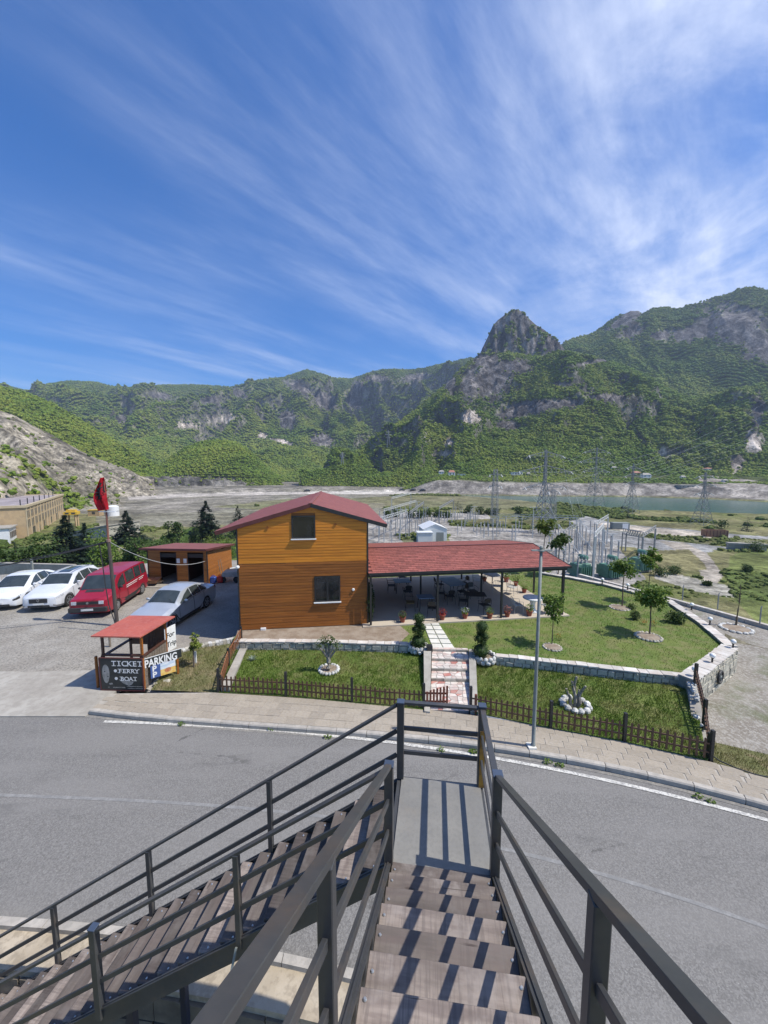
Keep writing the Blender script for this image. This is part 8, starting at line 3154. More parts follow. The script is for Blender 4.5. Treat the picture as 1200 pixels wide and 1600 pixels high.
for px, pt, pbs, sp_, l in [(982, 791, 810, 0.9, 'slim dark cypress on the river plain'), (1169, 808, 830, 2.6, 'dark pointed conifer beside the road on the right'), (1128, 812, 826, 2.2, 'small round tree near the rightmost pylon')]:
 base_ = at(px, pbs, VZ)
 if 'round' in l:
  broad_tree(l, px, pt, base_.y, sp_, M_leafdk, 400, leaf=0.5, group='scattered trees on the river plain')
 else:
  needle_tree(l, px, pt, base_.y, sp_, 50 + int(px), nper=90, layers=9, group='scattered trees on the river plain')
for k, (px, py, r_, h_, l) in enumerate([(1051, 897, 1.9, 1.8, 'grey-green bush standing alone on the pale track'), (1030, 900, 1.6, 2.0, 'dark bush left of the lone grey-green bush'), (1170, 893, 1.4, 1.6, 'dark bush on the green slope at the right'), (1180, 862, 2.2, 3.0, 'tall dark bush by the right end of the concrete beam'),
          (1105, 915, 1.0, 0.8, 'low bush by the concrete slabs'), (1000, 870, 1.5, 1.6, 'bush behind the right transformer')]):
 p = on_land(px, py, 26)
 bush(l, p, r_, h_, 700, 0.28, M_leafdk if k else M_scrubleaf if False else M_leafdk, group=None)
for px, py, l in [(846, 868, 'yellow-green sapling among the insulators'), (712, 842, 'yellow-green bush behind the terrace roof, right of the hangar'), (733, 843, 'yellow-green bush behind the terrace roof, farther right of the hangar'), (690, 845, 'yellow-green bush close to the white hangar')]:
 y = 60
 broad_tree(l, px, py - 4, y, 1.5, M_leafyel, 500, leaf=0.35, group=None, low=0.5, nm='sapling')
# ------------------------------------------------------------------ power station
M_ochre = mat('ochre_render', (0.50, 0.36, 0.20), (0.44, 0.31, 0.17), scale=0.3, rough=0.9, c3=(0.36, 0.26, 0.16), s3=0.8, f3=0.5)
M_ochre2 = mat('pale_ochre_render', (0.52, 0.43, 0.28), (0.46, 0.37, 0.23), scale=0.4, rough=0.9)
M_flatroof = mat('stained_flat_roof', (0.38, 0.33, 0.32), (0.28, 0.23, 0.23), scale=0.12, rough=0.9, c3=(0.20, 0.18, 0.18), s3=0.3, f3=0.6)
M_winfar = mat('distant_window', (0.09, 0.085, 0.08), (0.05, 0.05, 0.05), rough=0.3)
c0 = Vector((-113.5, 121.0, VZ))
c1 = Vector((-159.0, 190.0, VZ))
pu = (c1 - c0)
PL = pu.length
pu.normalize()
pa_ = math.atan2(pu.y, pu.x)
ps = thing('power_station', 'long ochre power station building with two rows of windows and a flat roof', 'building', tuple(c0), pa_)
PHt = 10.2
WDp = 26
b = local(ps)
b.box(0, 0, -2, PL, WDp, PHt)
b.build('wall', M_ochre, parent=ps)
b = local(ps)
b.box(0.4, 0.4, PHt, PL - 0.4, WDp - 0.4, PHt + 0.15)
b.build('roof', M_flatroof, parent=ps)
b = local(ps)
for (x0_, y0_, x1_, y1_) in ((-0.4, -0.4, PL + 0.4, 0.4), (-0.4, 0.4, 0.4, WDp), (PL - 0.4, 0.4, PL + 0.4, WDp), (-0.4, WDp - 0.4, PL + 0.4, WDp + 0.4)):
 b.box(x0_, y0_, PHt - 0.2, x1_, y1_, PHt + 0.55)
b.build('cornice', M_ochre2, parent=ps)
nbay = 14
for k in range(nbay):
 x = (k + 0.5) * PL / nbay
 bw = PL / nbay * 0.36
 b = local(ps)
 b.box(x - bw - 0.9, -0.25, 0, x - bw - 0.3, 0, PHt - 0.2)
 b.build('pilaster', M_ochre2, parent=ps)
 for (z0_, z1_) in ((6.8, 8.9), (3.6, 6.0)):
  for s_ in (-0.5, 0.5):
   b = local(ps)
   xx = x + s_ * bw
   b.box(xx - bw * 0.38, -0.10, z0_ - 0.15, xx + bw * 0.38, 0.0, z1_ + 0.15)
   wo = b.build('window', M_ochre2, parent=ps)
   b = local(ps)
   b.box(xx - bw * 0.30, -0.14, z0_, xx + bw * 0.30, -0.11, z1_)
   b.build('pane', M_winfar, parent=wo)
for k, (x, w2, z0_, z1_) in enumerate(((10, 1.6, 0, 3.0), (19, 1.2, 0, 2.6), (30, 1.8, 0, 3.2), (44, 1.8, 0.8, 3.0), (60, 2.2, 0, 3.2))):
 b = local(ps)
 b.box(x - w2, -0.16, z0_, x + w2, -0.02, z1_)
 b.build('door', M_winfar, parent=ps)
for k in range(7):
 b = local(ps)
 x = 3 + k * 10.5
 b.box(x, 1.5, PHt + 0.1, x + 0.25, 1.75, PHt + 2.2)
 b.build('roof_vent', M_black, parent=ps)
b = local(ps)
b.box(-9, 2.5, -1, -0.5, 15, 4.6)
b.build('annex_wall', M_whitep, parent=ps)
b = local(ps)
b.box(-9.4, 2.0, 4.6, -0.45, 15.5, 4.85)
b.build('annex_roof', M_conc, parent=ps)
for k in range(4):
 b = local(ps)
 b.box(-8 + k * 1.9, 2.38, 1.6, -6.9 + k * 1.9, 2.48, 3.4)
 b.build('annex_window', M_winfar, parent=ps)
# small house with red roof edge at the left rim
p = at(6, 893, -5)
p = at_y(6, 890, 52)
gz = ground_z(p.x, p.y)
t = thing('white_hut', 'small white hut at the left edge below the parking lot', 'hut', (p.x, p.y, gz))
b = local(t)
b.box(-2, -1.5, 0, 2, 1.5, 2.4)
b.build('wall', M_whitep, parent=t)
b = local(t)
b.box(-2.2, -1.7, 2.4, 2.2, 1.7, 2.6)
b.build('roof', M_conc, parent=t)
b = local(t)
b.box(-0.4, -1.53, 0, 0.4, -1.49, 1.9)
b.build('door', M_winfar, parent=t)
# yellow gantry, yellow hut, white tank, grey pitched shelter
M_yel = mat('yellow_crane_paint', (0.68, 0.44, 0.04), (0.55, 0.36, 0.05), rough=0.6, scale=2)
p = at(114, 824, VZ)
t = thing('gantry', 'small yellow gantry crane beyond the power station', 'crane', tuple(p), R(20))
for sx in (-1.5, 1.5):
 for sy in (-1.2, 1.2):
  b = local(t)
  b.bar((sx, sy, 0), (sx * 0.9, sy * 0.9, 5.0), 0.45, 0.45)
  b.build('leg', M_ochre, parent=t)
b = local(t)
b.box(-2.1, -1.7, 5.0, 2.1, 1.7, 6.2)
b.box(-1.4, -1.2, 6.2, 1.4, 1.2, 6.9)
b.build('cab', M_yel, parent=t)
b = local(t)
b.box(-1.6, -1.73, 5.3, -0.4, -1.70, 5.9)
b.box(0.4, -1.73, 5.3, 1.6, -1.70, 5.9)
b.build('window', M_winfar, parent=t)
p = at(150, 806, VZ)
t = thing('yellow_hut', 'small yellow block-house with a square window, left of the flag', 'hut', tuple(p), R(10))
b = local(t)
b.box(-2.5, -2, 0, 2.5, 2, 2.9)
b.build('wall', M_ochre, parent=t)
b = local(t)
b.box(-2.7, -2.2, 2.9, 2.7, 2.2, 3.1)
b.build('roof', M_yel, parent=t)
b = local(t)
b.box(-0.7, -2.04, 1.0, 0.7, -2.0, 2.1)
b.build('window', M_winfar, parent=t)
p = at(177, 806, VZ)
t = thing('white_tank', 'white cylindrical tank behind the foot of the flag mast', 'tank', tuple(p))
b = local(t)
b.lathe([(2.6, 0), (2.6, 4.6), (1.6, 5.1), (0.3, 5.3)], n=24)
b.build('shell', M_whitep, parent=t, smooth=False)
b = local(t)
b.lathe([(2.68, 2.3), (2.68, 2.5)], n=24)
b.build('band', M_galv, parent=t)
p = at(152, 838, VZ)
t = thing('grey_shelter', 'low grey building with sloping roof slabs beyond the cedars', 'building', tuple(p), R(-12))
b = local(t)
b.add([(-7, -4, 0), (9, -4, 0), (9, 8, 0), (-7, 8, 0), (-7, -4, 1.0), (9, -4, 4.2), (9, 8, 4.2), (-7, 8, 1.0)], [(3, 2, 1, 0), (4, 5, 6, 7), (0, 1, 5, 4), (1, 2, 6, 5), (2, 3, 7, 6), (3, 0, 4, 7)])
b.build('wall', M_stone, parent=t)
b = local(t)
b.add([(-7.4, -4.4, 1.0), (9.3, -4.4, 4.3), (9.3, 8.4, 4.3), (-7.4, 8.4, 1.0), (-7.4, -4.4, 1.4), (9.3, -4.4, 4.7), (9.3, 8.4, 4.7), (-7.4, 8.4, 1.4)], [(3, 2, 1, 0), (4, 5, 6, 7), (0, 1, 5, 4), (1, 2, 6, 5), (2, 3, 7, 6), (3, 0, 4, 7)])
b.build('roof', M_conc, parent=t)
# ------------------------------------------------------------------ white hangar and grey huts
p = at(680, 846, VZ)
t = thing('white_hangar', 'white gabled hangar with a lower white annex beyond the terrace roof', 'building', tuple(p), R(4))
M_whiteclad = mat('white_cladding', (0.66, 0.68, 0.66), (0.60, 0.62, 0.60), scale=0.6, rough=0.6)
b = local(t)
b.add([(-3.6, 0, 0), (3.6, 0, 0), (3.6, 9, 0), (-3.6, 9, 0), (-3.6, 0, 3.9), (3.6, 0, 3.9), (3.6, 9, 3.9), (-3.6, 9, 3.9), (0, 0, 5.3), (0, 9, 5.3)],
  [(0, 1, 5, 8, 4), (2, 3, 7, 9, 6), (1, 2, 6, 5), (3, 0, 4, 7)])
b.build('wall', M_whiteclad, parent=t)
b = local(t)
b.add([(-3.9, -0.2, 3.8), (0, -0.2, 5.38), (0, 9.2, 5.38), (-3.9, 9.2, 3.8)], [(0, 1, 2, 3)])
b.add([(3.9, -0.2, 3.8), (0, -0.2, 5.38), (0, 9.2, 5.38), (3.9, 9.2, 3.8)], [(3, 2, 1, 0)])
b.build('roof', M_whitep, parent=t)
b = local(t)
b.box(-5.8, -3.2, 0, -1.4, -0.05, 3.2)
b.build('annex_wall', M_whiteclad, parent=t)
b = local(t)
b.box(-6.0, -3.4, 3.2, -1.3, -0.04, 3.35)
b.build('annex_roof', M_whitep, parent=t)
b = local(t)
b.box(0.3, -0.05, 0, 2.6, -0.01, 2.8)
b.build('door', M_galv, parent=t)
p = at(968, 826, VZ)
t = thing('grey_container', 'small grey-white container by the road beyond the insulators', 'container', tuple(p), R(-8))
b = local(t)
b.box(-3.0, -1.3, 0, 3.0, 1.3, 2.4)
b.build('body', M_galv, parent=t, bevel=0.1)
b = local(t)
b.box(0.4, -1.34, 0.2, 2.4, -1.31, 2.1)
b.build('door', M_whitep, parent=t)
p = at(1116, 838, VZ)
t = thing('brown_container', 'rust-brown open container on the pale concrete strip', 'container', tuple(p), R(-8))
b = local(t)
b.box(-3.3, -1.3, 0.2, 3.3, -1.15, 2.2)
b.box(-3.3, 1.15, 0.2, 3.3, 1.3, 2.2)
b.box(-3.3, -1.15, 0.2, -3.15, 1.15, 2.2)
b.box(3.15, -1.15, 0.2, 3.3, 1.15, 2.2)
b.box(-3.3, -1.3, 0.1, 3.3, 1.3, 0.2)
b.build('body', M_rust, parent=t)
for k in range(7):
 b = local(t)
 b.box(-3.2 + k * 1.02, -1.36, 0.2, -3.05 + k * 1.02, -1.30, 2.2)
 b.build('rib', M_darkred, parent=t)
p = at(1136, 858, VZ)
q = at(1196, 861, VZ)
d = (q - p).normalized()
t = thing('concrete_beam', 'long grey concrete beam lying on the ground at the right', 'beam', tuple(p), math.atan2(d.y, d.x))
b = local(t)
b.box(0, -0.5, 0, (q - p).length, 0.5, 1.4)
b.build('web', M_conc, parent=t)
b = local(t)
b.box(-0.1, -0.8, 1.4, (q - p).length + 0.1, 0.8, 1.9)
b.build('flange', M_conc, parent=t)
# ------------------------------------------------------------------ pylons
def pylon(label, px, pybase, pytop, basew, arms, m=M_lattice, topw=0.25, th=0.16, z=VZ, rot=0.0, nseg=9, waist=None, nm='pylon'):
 p = at(px, pybase, z)
 zt = top_z(px, pytop, p)
 H_ = zt - z
 t = thing(nm, label, 'pylon', tuple(p), rot, 'lattice pylons on the river plain')
 def hw(f):
  wst = waist if waist else 0.62
  if f < wst:
   return basew / 2 + (topw * 1.6 - basew / 2) * (f / wst)
  return topw * 1.6 + (topw - topw * 1.6) * ((f - wst) / (1 - wst))
 lv = [1 - (1 - i / nseg) ** 1.15 for i in range(nseg + 1)]
 for sx in (-1, 1):
  for sy in (-1, 1):
   b = local(t)
   for i in range(nseg):
    a, c_ = hw(lv[i]), hw(lv[i + 1])
    b.bar((sx * a, sy * a, lv[i] * H_), (sx * c_, sy * c_, lv[i + 1] * H_), th, th)
   b.build('leg', m, parent=t)
 b = local(t)
 for i in range(nseg):
  a, c_ = hw(lv[i]), hw(lv[i + 1])
  z0_, z1_ = lv[i] * H_, lv[i + 1] * H_
  for (s1, s2) in (((-1, -1), (1, -1)), ((1, -1), (1, 1)), ((1, 1), (-1, 1)), ((-1, 1), (-1, -1))):
   b.bar((s1[0] * a, s1[1] * a, z0_), (s2[0] * c_, s2[1] * c_, z1_), th * 0.6, th * 0.6)
   b.bar((s2[0] * a, s2[1] * a, z0_), (s1[0] * c_, s1[1] * c_, z1_), th * 0.6, th * 0.6)
   b.bar((s1[0] * c_, s1[1] * c_, z1_), (s2[0] * c_, s2[1] * c_, z1_), th * 0.6, th * 0.6)
 b.build('bracing', m, parent=t)
 ends = []
 for (f, aw) in arms:
  zz = f * H_
  w0 = hw(f)
  for s_ in (-1, 1):
   b = local(t)
   tip = Vector((s_ * aw, 0, zz))
   for sy in (-1, 1):
    b.bar((s_ * w0, sy * w0, zz - aw * 0.02), tuple(tip), th * 0.7, th * 0.7)
    b.bar((s_ * w0, sy * w0, zz + aw * 0.22), tuple(tip), th * 0.7, th * 0.7)
   for k in range(1, 5):
    g = k / 5
    xx = s_ * (w0 + (aw - w0) * g)
    yy = w0 * (1 - g)
    zt_ = zz + aw * 0.22 * (1 - g)
    b.bar((xx, -yy, zz), (xx, -yy, zt_), th * 0.45, th * 0.45)
    b.bar((xx, yy, zz), (xx, -yy, zt_), th * 0.45, th * 0.45)
   b.build('cross_arm', m, parent=t)
   b = local(t)
   b.bar(tuple(tip), tuple(tip + Vector((0.25 * s_, -1.2, -0.9))), 0.22, 0.22)
   b.bar(tuple(tip), tuple(tip + Vector((0.25 * s_, 1.2, -0.9))), 0.22, 0.22)
   b.build('insulator', M_pale_steel, parent=t)
   ends.append(WM[t.name] @ tip)
 return t, ends
py1, e1 = pylon('tallest lattice pylon, right of the terrace roof, with three pairs of arms', 848, 832, 703, 6.2, ((0.93, 6.5), (0.74, 10.0), (0.55, 7.5)), rot=R(12), th=0.19, nseg=12)
py2, e2 = pylon('broad distant pylon directly right of the tallest one', 928, 792, 699, 9.0, ((0.92, 10), (0.76, 13), (0.60, 10)), rot=R(20), th=0.19, nseg=11)
py3, e3 = pylon('distant pylon at the river above the forked garden tree', 985, 802, 724, 6.0, ((0.90, 5), (0.74, 6.5), (0.60, 5)), rot=R(25), th=0.14, nseg=10)
py4, e4 = pylon('rightmost lattice pylon at the water', 1096, 820, 738, 5.5, ((0.92, 3.5), (0.76, 4.5), (0.60, 3.5)), rot=R(15), th=0.13, nseg=10)
py5, e5 = pylon('slender lattice mast left of the tallest pylon', 772, 822, 733, 2.4, ((0.90, 2.2), (0.70, 2.2)), th=0.13, nseg=12, topw=0.6)
py6, e6 = pylon('slender lattice mast between the two broad pylons, near the transformers', 862, 838, 765, 1.6, ((0.95, 1.6),), th=0.10, nseg=10, topw=0.5)
for px, pb_, pt_, l in ((607, 702, 672, 'tiny pylon on the green slope, seen above the house ridge'), (535, 726, 706, 'tiny pylon at the foot of the far slope left of the ridge')):
 p = on_land(px, pb_, 400)
 zt_ = top_z(px, pt_, p)
 hh = zt_ - p.z
 t = thing('distant_pylon', l, 'pylon', tuple(p), 0.3, 'tiny pylons on the mountain slopes')
 b = local(t)
 for sx in (-1, 1):
  for sy in (-1, 1):
   b.bar((sx * hh * 0.09, sy * hh * 0.09, 0), (0, 0, hh), 0.6, 0.6)
 b.build('tower', M_lattice, parent=t)
 b = local(t)
 for f, a in ((0.9, 0.14), (0.75, 0.2), (0.6, 0.15)):
  b.bar((-hh * a, 0, hh * f), (hh * a, 0, hh * f), 0.6, 0.8)
 b.build('cross_arm', M_lattice, parent=t)
# power lines
ARM = ['top left arm', 'top right arm', 'middle left arm', 'middle right arm', 'lowest left arm', 'lowest right arm']
def line(label, p, q, sag, r_=0.045):
 o = cable(label, p, q, sag, r_ * 0.42, M_pale_steel, 18)
 o['group'] = 'power line conductors'
for i, e in enumerate(e1):
 line('conductor from the tallest pylon to the broad one behind, ' + ARM[i], e, e2[i], 4.0, 0.05)
 d_ = at(900 + 12 * i, 868 + i * 3, VZ + 6)
 line('conductor dropping from the tallest pylon to the insulators, ' + ARM[i], e, d_, 1.5, 0.035)
for i in range(0, 6):
 line('conductor from the broad pylon to the next on its right, ' + ARM[i], e2[i], e3[i], 2.0, 0.05)
 far_ = on_land(1250 + 40 * i, 610, 500)
 line('conductor climbing from the river pylon to the right, ' + ARM[i], e3[i], far_ + Vector((0, 0, 30)) if far_ else e4[i], 12.0, 0.07)
for i in range(0, 4):
 line('conductor from the slender mast to the tallest pylon, ' + ARM[i], e5[i], e1[i], 1.5, 0.03)
for i in range(2):
 far_ = on_land(1120 + 60 * i, 668, 500)
 line('conductor rising from the tallest pylon over the slope, ' + ['lower', 'upper'][i], e1[3 + i], far_ + Vector((0, 0, 26)), 14, 0.06)
# ------------------------------------------------------------------ switch yard equipment
M_insul = mat('grey_insulator', (0.33, 0.34, 0.34), (0.24, 0.245, 0.25), rough=0.5, scale=4)
M_insd = mat('brown_insulator', (0.15, 0.09, 0.065), (0.11, 0.065, 0.05), rough=0.4)
def insul(label, p, h_, group):
 t = thing('insulator_post', label, 'insulator', tuple(p), 0, group)
 b = local(t)
 b.box(-0.12, -0.12, 0, 0.12, 0.12, h_ * 0.55)
 b.build('support', M_pale_steel, parent=t)
 b = local(t)
 prof = []
 for k in range(7):
  z = h_ * (0.55 + 0.06 * k)
  prof += [(0.13, z), (0.24, z + h_ * 0.02), (0.13, z + h_ * 0.045)]
 b.lathe(prof, n=8)
 b.build('insulator', M_insul, parent=t)
 b = local(t)
 b.box(-0.25, -0.12, h_ * 0.975, 0.25, 0.12, h_)
 b.build('cap', M_pale_steel, parent=t)
 return t
G1, G2 = 'insulator posts of the near switch yard', 'insulator posts of the far switch yard'
ORD = ['first', 'second', 'third', 'fourth', 'fifth', 'sixth', 'seventh', 'eighth', 'ninth', 'tenth', 'eleventh', 'twelfth', 'thirteenth', 'fourteenth', 'fifteenth', 'sixteenth', 'seventeenth', 'eighteenth', 'nineteenth']
ROWO = [1, 2, 3, 0, 4]
def rowlab(r_, nrow, k, n):
 rw_ = 'leftmost row' if r_ == 0 else ('rightmost row' if r_ == nrow - 1 else ORD[r_] + ' row from the left')
 return '%s from the near end of the %s' % (ORD[k], rw_) if k < n - 1 else 'farthest in the ' + rw_
src = None
for r_, (pa_x, pa_y, pb_x, pb_y, n) in enumerate([(872, 846, 902, 905, 7), (889, 842, 925, 900, 7), (905, 838, 945, 890, 7), (858, 852, 880, 900, 5), (922, 836, 965, 882, 6)]):
 for k in range(n):
  f = k / (n - 1)
  a = at(pa_x, pa_y, VZ)
  c_ = at(pb_x, pb_y, VZ)
  p = a.lerp(c_, f)
  if src is None:
   src = insul('near-yard insulator post, ' + rowlab(ROWO[r_], 5, k, n), p, 5.2, G1)
  else:
   dup(src, tuple(p), 0, 'near-yard insulator post, ' + rowlab(ROWO[r_], 5, k, n), scale=random.uniform(0.85, 1.12))
 MB().tube([tuple(at(pa_x, pa_y, VZ) + Vector((0, 0, 5.3))), tuple(at(pb_x, pb_y, VZ) + Vector((0, 0, 5.3)))], 0.06, 6).build('busbar', M_pale_steel)
 o = bpy.data.objects[-1] if False else None
bus = [o for o in COL.objects if o.name.startswith('busbar')]
for o in bus:
 tag(o, 'pale pipe busbar lying on the %s row of near insulator posts from the left' % ORD[ROWO[bus.index(o)]], 'busbar', 'busbars of the near switch yard')
src2 = None
for r_, (pa_x, pa_y, pb_x, pb_y, n) in enumerate([(588, 826, 640, 806, 8), (592, 836, 650, 812, 8), (600, 846, 640, 824, 6), (655, 812, 668, 806, 3), (694, 818, 712, 806, 5), (706, 820, 722, 808, 5), (728, 822, 738, 808, 5), (740, 822, 748, 810, 4), (745, 838, 762, 830, 4), (756, 842, 776, 832, 4), (585, 818, 620, 802, 6), (612, 850, 660, 826, 6), (668, 832, 690, 812, 5), (583, 842, 625, 820, 6), (600, 812, 640, 800, 6), (625, 845, 668, 822, 5), (715, 836, 735, 815, 5), (770, 845, 790, 826, 5), (800, 845, 815, 828, 4)]):
 for k in range(n):
  f = k / (n - 1)
  p = at(pa_x, pa_y, VZ).lerp(at(pb_x, pb_y, VZ), f)
  if src2 is None:
   src2 = insul('far-yard insulator post, ' + rowlab(r_, 19, k, n), p, 4.4, G2)
  else:
   dup(src2, tuple(p), 0, 'far-yard insulator post, ' + rowlab(r_, 19, k, n), scale=random.uniform(0.8, 1.1))
# steel portals with beams
def portal(label, pa_, pb_, h_, m=M_lattice, wd=0.28):
 t = thing('steel_portal', label, 'portal', tuple(pa_), 0, 'steel portals of the switch yard')
 for p in (pa_, pb_):
  b = MB()
  b.bar(p, p + Vector((0, 0, h_)), wd, wd, up=(0, 1, 0))
  b.build('post', m, parent=t)
 b = MB()
 a, c_ = pa_ + Vector((0, 0, h_)), pb_ + Vector((0, 0, h_))
 d = (c_ - a).normalized()
 b.bar(a - d * 0.5, c_ + d * 0.5, wd * 0.5, wd * 0.5)
 b.bar(a - d * 0.5 + Vector((0, 0, 0.8)), c_ + d * 0.5 + Vector((0, 0, 0.8)), wd * 0.5, wd * 0.5)
 n = max(3, int((c_ - a).length / 1.2))
 for k in range(n):
  p, q = a.lerp(c_, k / n), a.lerp(c_, (k + 1) / n)
  b.bar(p, q + Vector((0, 0, 0.8)) if k % 2 == 0 else q + Vector((0, 0, 0.0)), wd * 0.35, wd * 0.35)
  if k % 2:
   b.bar(p + Vector((0, 0, 0.8)), q, wd * 0.35, wd * 0.35)
 b.build('beam', m, parent=t)
 return t
portal('steel portal at the near left of the switch yard, just right of the house roof', at(592, 846, VZ), at(636, 826, VZ), 6.5, M_pale_steel)
portal('pale steel portal beyond the right roof corner of the timber house', at(600, 828, VZ), at(650, 806, VZ), 7.0, M_pale_steel)
portal('steel portal with a high beam in the far left of the switch yard', at(612, 812, VZ), at(642, 798, VZ), 9.5, M_pale_steel)
portal('steel portal left of the white hangar', at(640, 838, VZ), at(662, 812, VZ), 7.5)
portal('slim portal in the middle of the switch yard, right of the white hangar', at(686, 826, VZ), at(708, 806, VZ), 7.5)
portal('long low portal with white pipes, in front of the tallest pylon', at(770, 838, VZ), at(905, 842, VZ), 6.0, M_pale_steel, 0.2)
portal('second long low portal behind the terrace roof', at(778, 830, VZ), at(900, 834, VZ), 5.5, M_pale_steel, 0.2)
portal('tall pale twin-post portal right of the terrace roof, near the transformers', at(926, 905, VZ), at(940, 880, VZ), 8.5, M_pale_steel, 0.35)
portal('pale portal between the left and the middle transformer', at(930, 868, VZ), at(948, 850, VZ), 8.0, M_pale_steel, 0.25)
portal('portal at the left end of the near insulator rows', at(868, 890, VZ), at(900, 862, VZ), 7.0, M_lattice, 0.25)
portal('dark portal standing right of the transformers', at(1002, 878, VZ), at(1022, 860, VZ), 6.0, M_lattice, 0.3)
for k, (px, py, ht, l) in enumerate([(625, 838, 9, 'tall thin lightning mast left of the hangar'), (740, 830, 9, 'tall thin mast in the middle of the switch yard'), (805, 846, 8, 'tall thin mast behind the terrace roof'), (832, 840, 10, 'tall thin mast just left of the tallest pylon'),
          (906, 860, 8, 'tall thin mast among the near insulators'), (665, 826, 8, 'tall thin mast behind the white hangar'), (652, 810, 8, 'tall thin mast at the far left of the switch yard'), (955, 880, 7, 'tall thin mast between the transformers')]):
 p = at(px, py, VZ)
 t = thing('mast', l, 'mast', tuple(p), 0, 'thin masts of the switch yard')
 b = local(t)
 b.tube([(0, 0, 0), (0, 0, ht)], [0.16, 0.08], 6)
 b.build('pole', M_pale_steel, parent=t)
 b = local(t)
 b.bar((-1.2, 0, ht - 0.1), (1.2, 0, ht - 0.1), 0.12, 0.12)
 b.build('cross_bar', M_pale_steel, parent=t)
# small steel frame near the middle
p, q = at(977, 862, VZ), at(1003, 868, VZ)
t = thing('truss', 'short grey lattice truss on four legs beyond the garden trees', 'truss', tuple(p))
b = MB()
for (a, c_) in ((p, q),):
 for off in (Vector((0, 0, 4.6)), Vector((0, 0, 6.0)), Vector((0, 1.6, 4.6)), Vector((0, 1.6, 6.0))):
  b.bar(a + off, c_ + off, 0.2, 0.2)
 for k in range(7):
  x0_, x1_ = a.lerp(c_, k / 7), a.lerp(c_, (k + 1) / 7)
  b.bar(x0_ + Vector((0, 0, 4.6)), x1_ + Vector((0, 0, 6.0)), 0.12, 0.12)
  b.bar(x0_ + Vector((0, 1.6, 6.0)), x1_ + Vector((0, 1.6, 4.6)), 0.12, 0.12)
b.build('girder', M_lattice, parent=t)
for (a, dy) in ((p, 0), (p, 1.6), (q, 0), (q, 1.6)):
 MB().bar(a + Vector((0, dy, 0)), a + Vector((0, dy, 5)), 0.22, 0.22, up=(0, 1, 0)).build('leg', M_lattice, parent=t)
# transformers
M_tgreen = mat('transformer_green', (0.11, 0.24, 0.175), (0.085, 0.19, 0.14), scale=2, rough=0.5)
def transformer(label, px, py, rot):
 p = at(px, py, VZ)
 t = thing('transformer', label, 'transformer', tuple(p), rot, 'green transformers')
 b = local(t)
 b.box(-1.6, -1.1, 0.3, 1.6, 1.1, 2.9)
 b.build('tank', M_tgreen, parent=t, bevel=0.06)
 for s_ in (-1, 1):
  for k in range(6):
   b = local(t)
   b.box(-1.4 + k * 0.52, s_ * 1.55 - 0.40, 0.6, -1.28 + k * 0.52, s_ * 1.55 + 0.40, 2.5)
   b.build('radiator', M_tgreen, parent=t)
 for k in range(3):
  b = local(t)
  b.lathe([(0.16, 2.9), (0.28, 3.0), (0.16, 3.15), (0.26, 3.3), (0.14, 3.45), (0.22, 3.6), (0.1, 3.75), (0.06, 4.1)], (-0.9 + 0.9 * k, -0.3, 0), 8)
  b.build('bushing', M_insul, parent=t)
 b = local(t)
 b.M = b.M @ Matrix.Translation((1.2, 0.7, 3.9)) @ Matrix.Rotation(PI / 2, 4, 'X')
 b.lathe([(0.25, -1.0), (0.52, -0.9), (0.52, 0.9), (0.25, 1.0)], n=12)
 b.build('conservator', M_tgreen, parent=t)
 b = local(t)
 b.box(-1.7, -1.2, 0, 1.7, 1.2, 0.3)
 b.build('base', M_conc, parent=t)
 b = local(t)
 b.box(1.64, -0.7, 0.8, 2.1, 0.5, 2.3)
 b.build('control_box', mat('darker_green', (0.04, 0.10, 0.08), rough=0.5), parent=t)
 return t
transformer('green transformer nearest the terrace roof, leftmost of three', 906, 902, R(15))
transformer('green transformer in the middle of three', 952, 903, R(15))
transformer('green transformer farthest right of three, behind the back garden trees', 1000, 892, R(15))
# ------------------------------------------------------------------ houses on the far bank
def farhouse(label, px, py, wpx, hpx, wallm, roofm, rot=0.0, flat=False, windows=2, nm='distant_house'):
 p = on_land(px, py, 250)
 sc = p.y / 600
 W_, Hh = wpx * sc, hpx * sc
 t = thing(nm, label, 'house', (p.x, p.y, p.z - 0.5), rot, 'houses on the far bank')
 D_ = W_ * 0.6
 b = local(t)
 b.box(-W_ / 2, 0, 0, W_ / 2, D_, Hh + 0.5)
 b.build('wall', wallm, parent=t)
 b = local(t)
 e = 0.3
 if flat:
  b.box(-W_ / 2 - e, -e, Hh + 0.5, W_ / 2 + e, D_ + e, Hh + 0.9)
 else:
  rh = Hh * 0.45 + 0.5
  b.add([(-W_ / 2 - e, -e, Hh + 0.45), (W_ / 2 + e, -e, Hh + 0.45), (W_ / 2 + e, D_ + e, Hh + 0.45), (-W_ / 2 - e, D_ + e, Hh + 0.45), (-W_ / 2 + D_ * 0.3, D_ / 2, Hh + 0.45 + rh), (W_ / 2 - D_ * 0.3, D_ / 2, Hh + 0.45 + rh)],
    [(3, 2, 1, 0), (0, 1, 5, 4), (1, 2, 5), (2, 3, 4, 5), (3, 0, 4)])
 b.build('roof', roofm, parent=t)
 for k in range(windows):
  b = local(t)
  x = -W_ / 2 + W_ * (k + 0.5) / windows
  b.box(x - 0.6, -0.06, 0.5 + Hh * 0.35, x + 0.6, -0.01, 0.5 + Hh * 0.8)
  b.build('window', M_winfar, parent=t)
 return t
M_rooffar = mat('clay_tile_roof', (0.36, 0.15, 0.10), (0.42, 0.21, 0.15), scale=0.8, rough=0.9)
M_pinkw = mat('pink_render', (0.55, 0.30, 0.27), (0.5, 0.27, 0.24), rough=0.9)
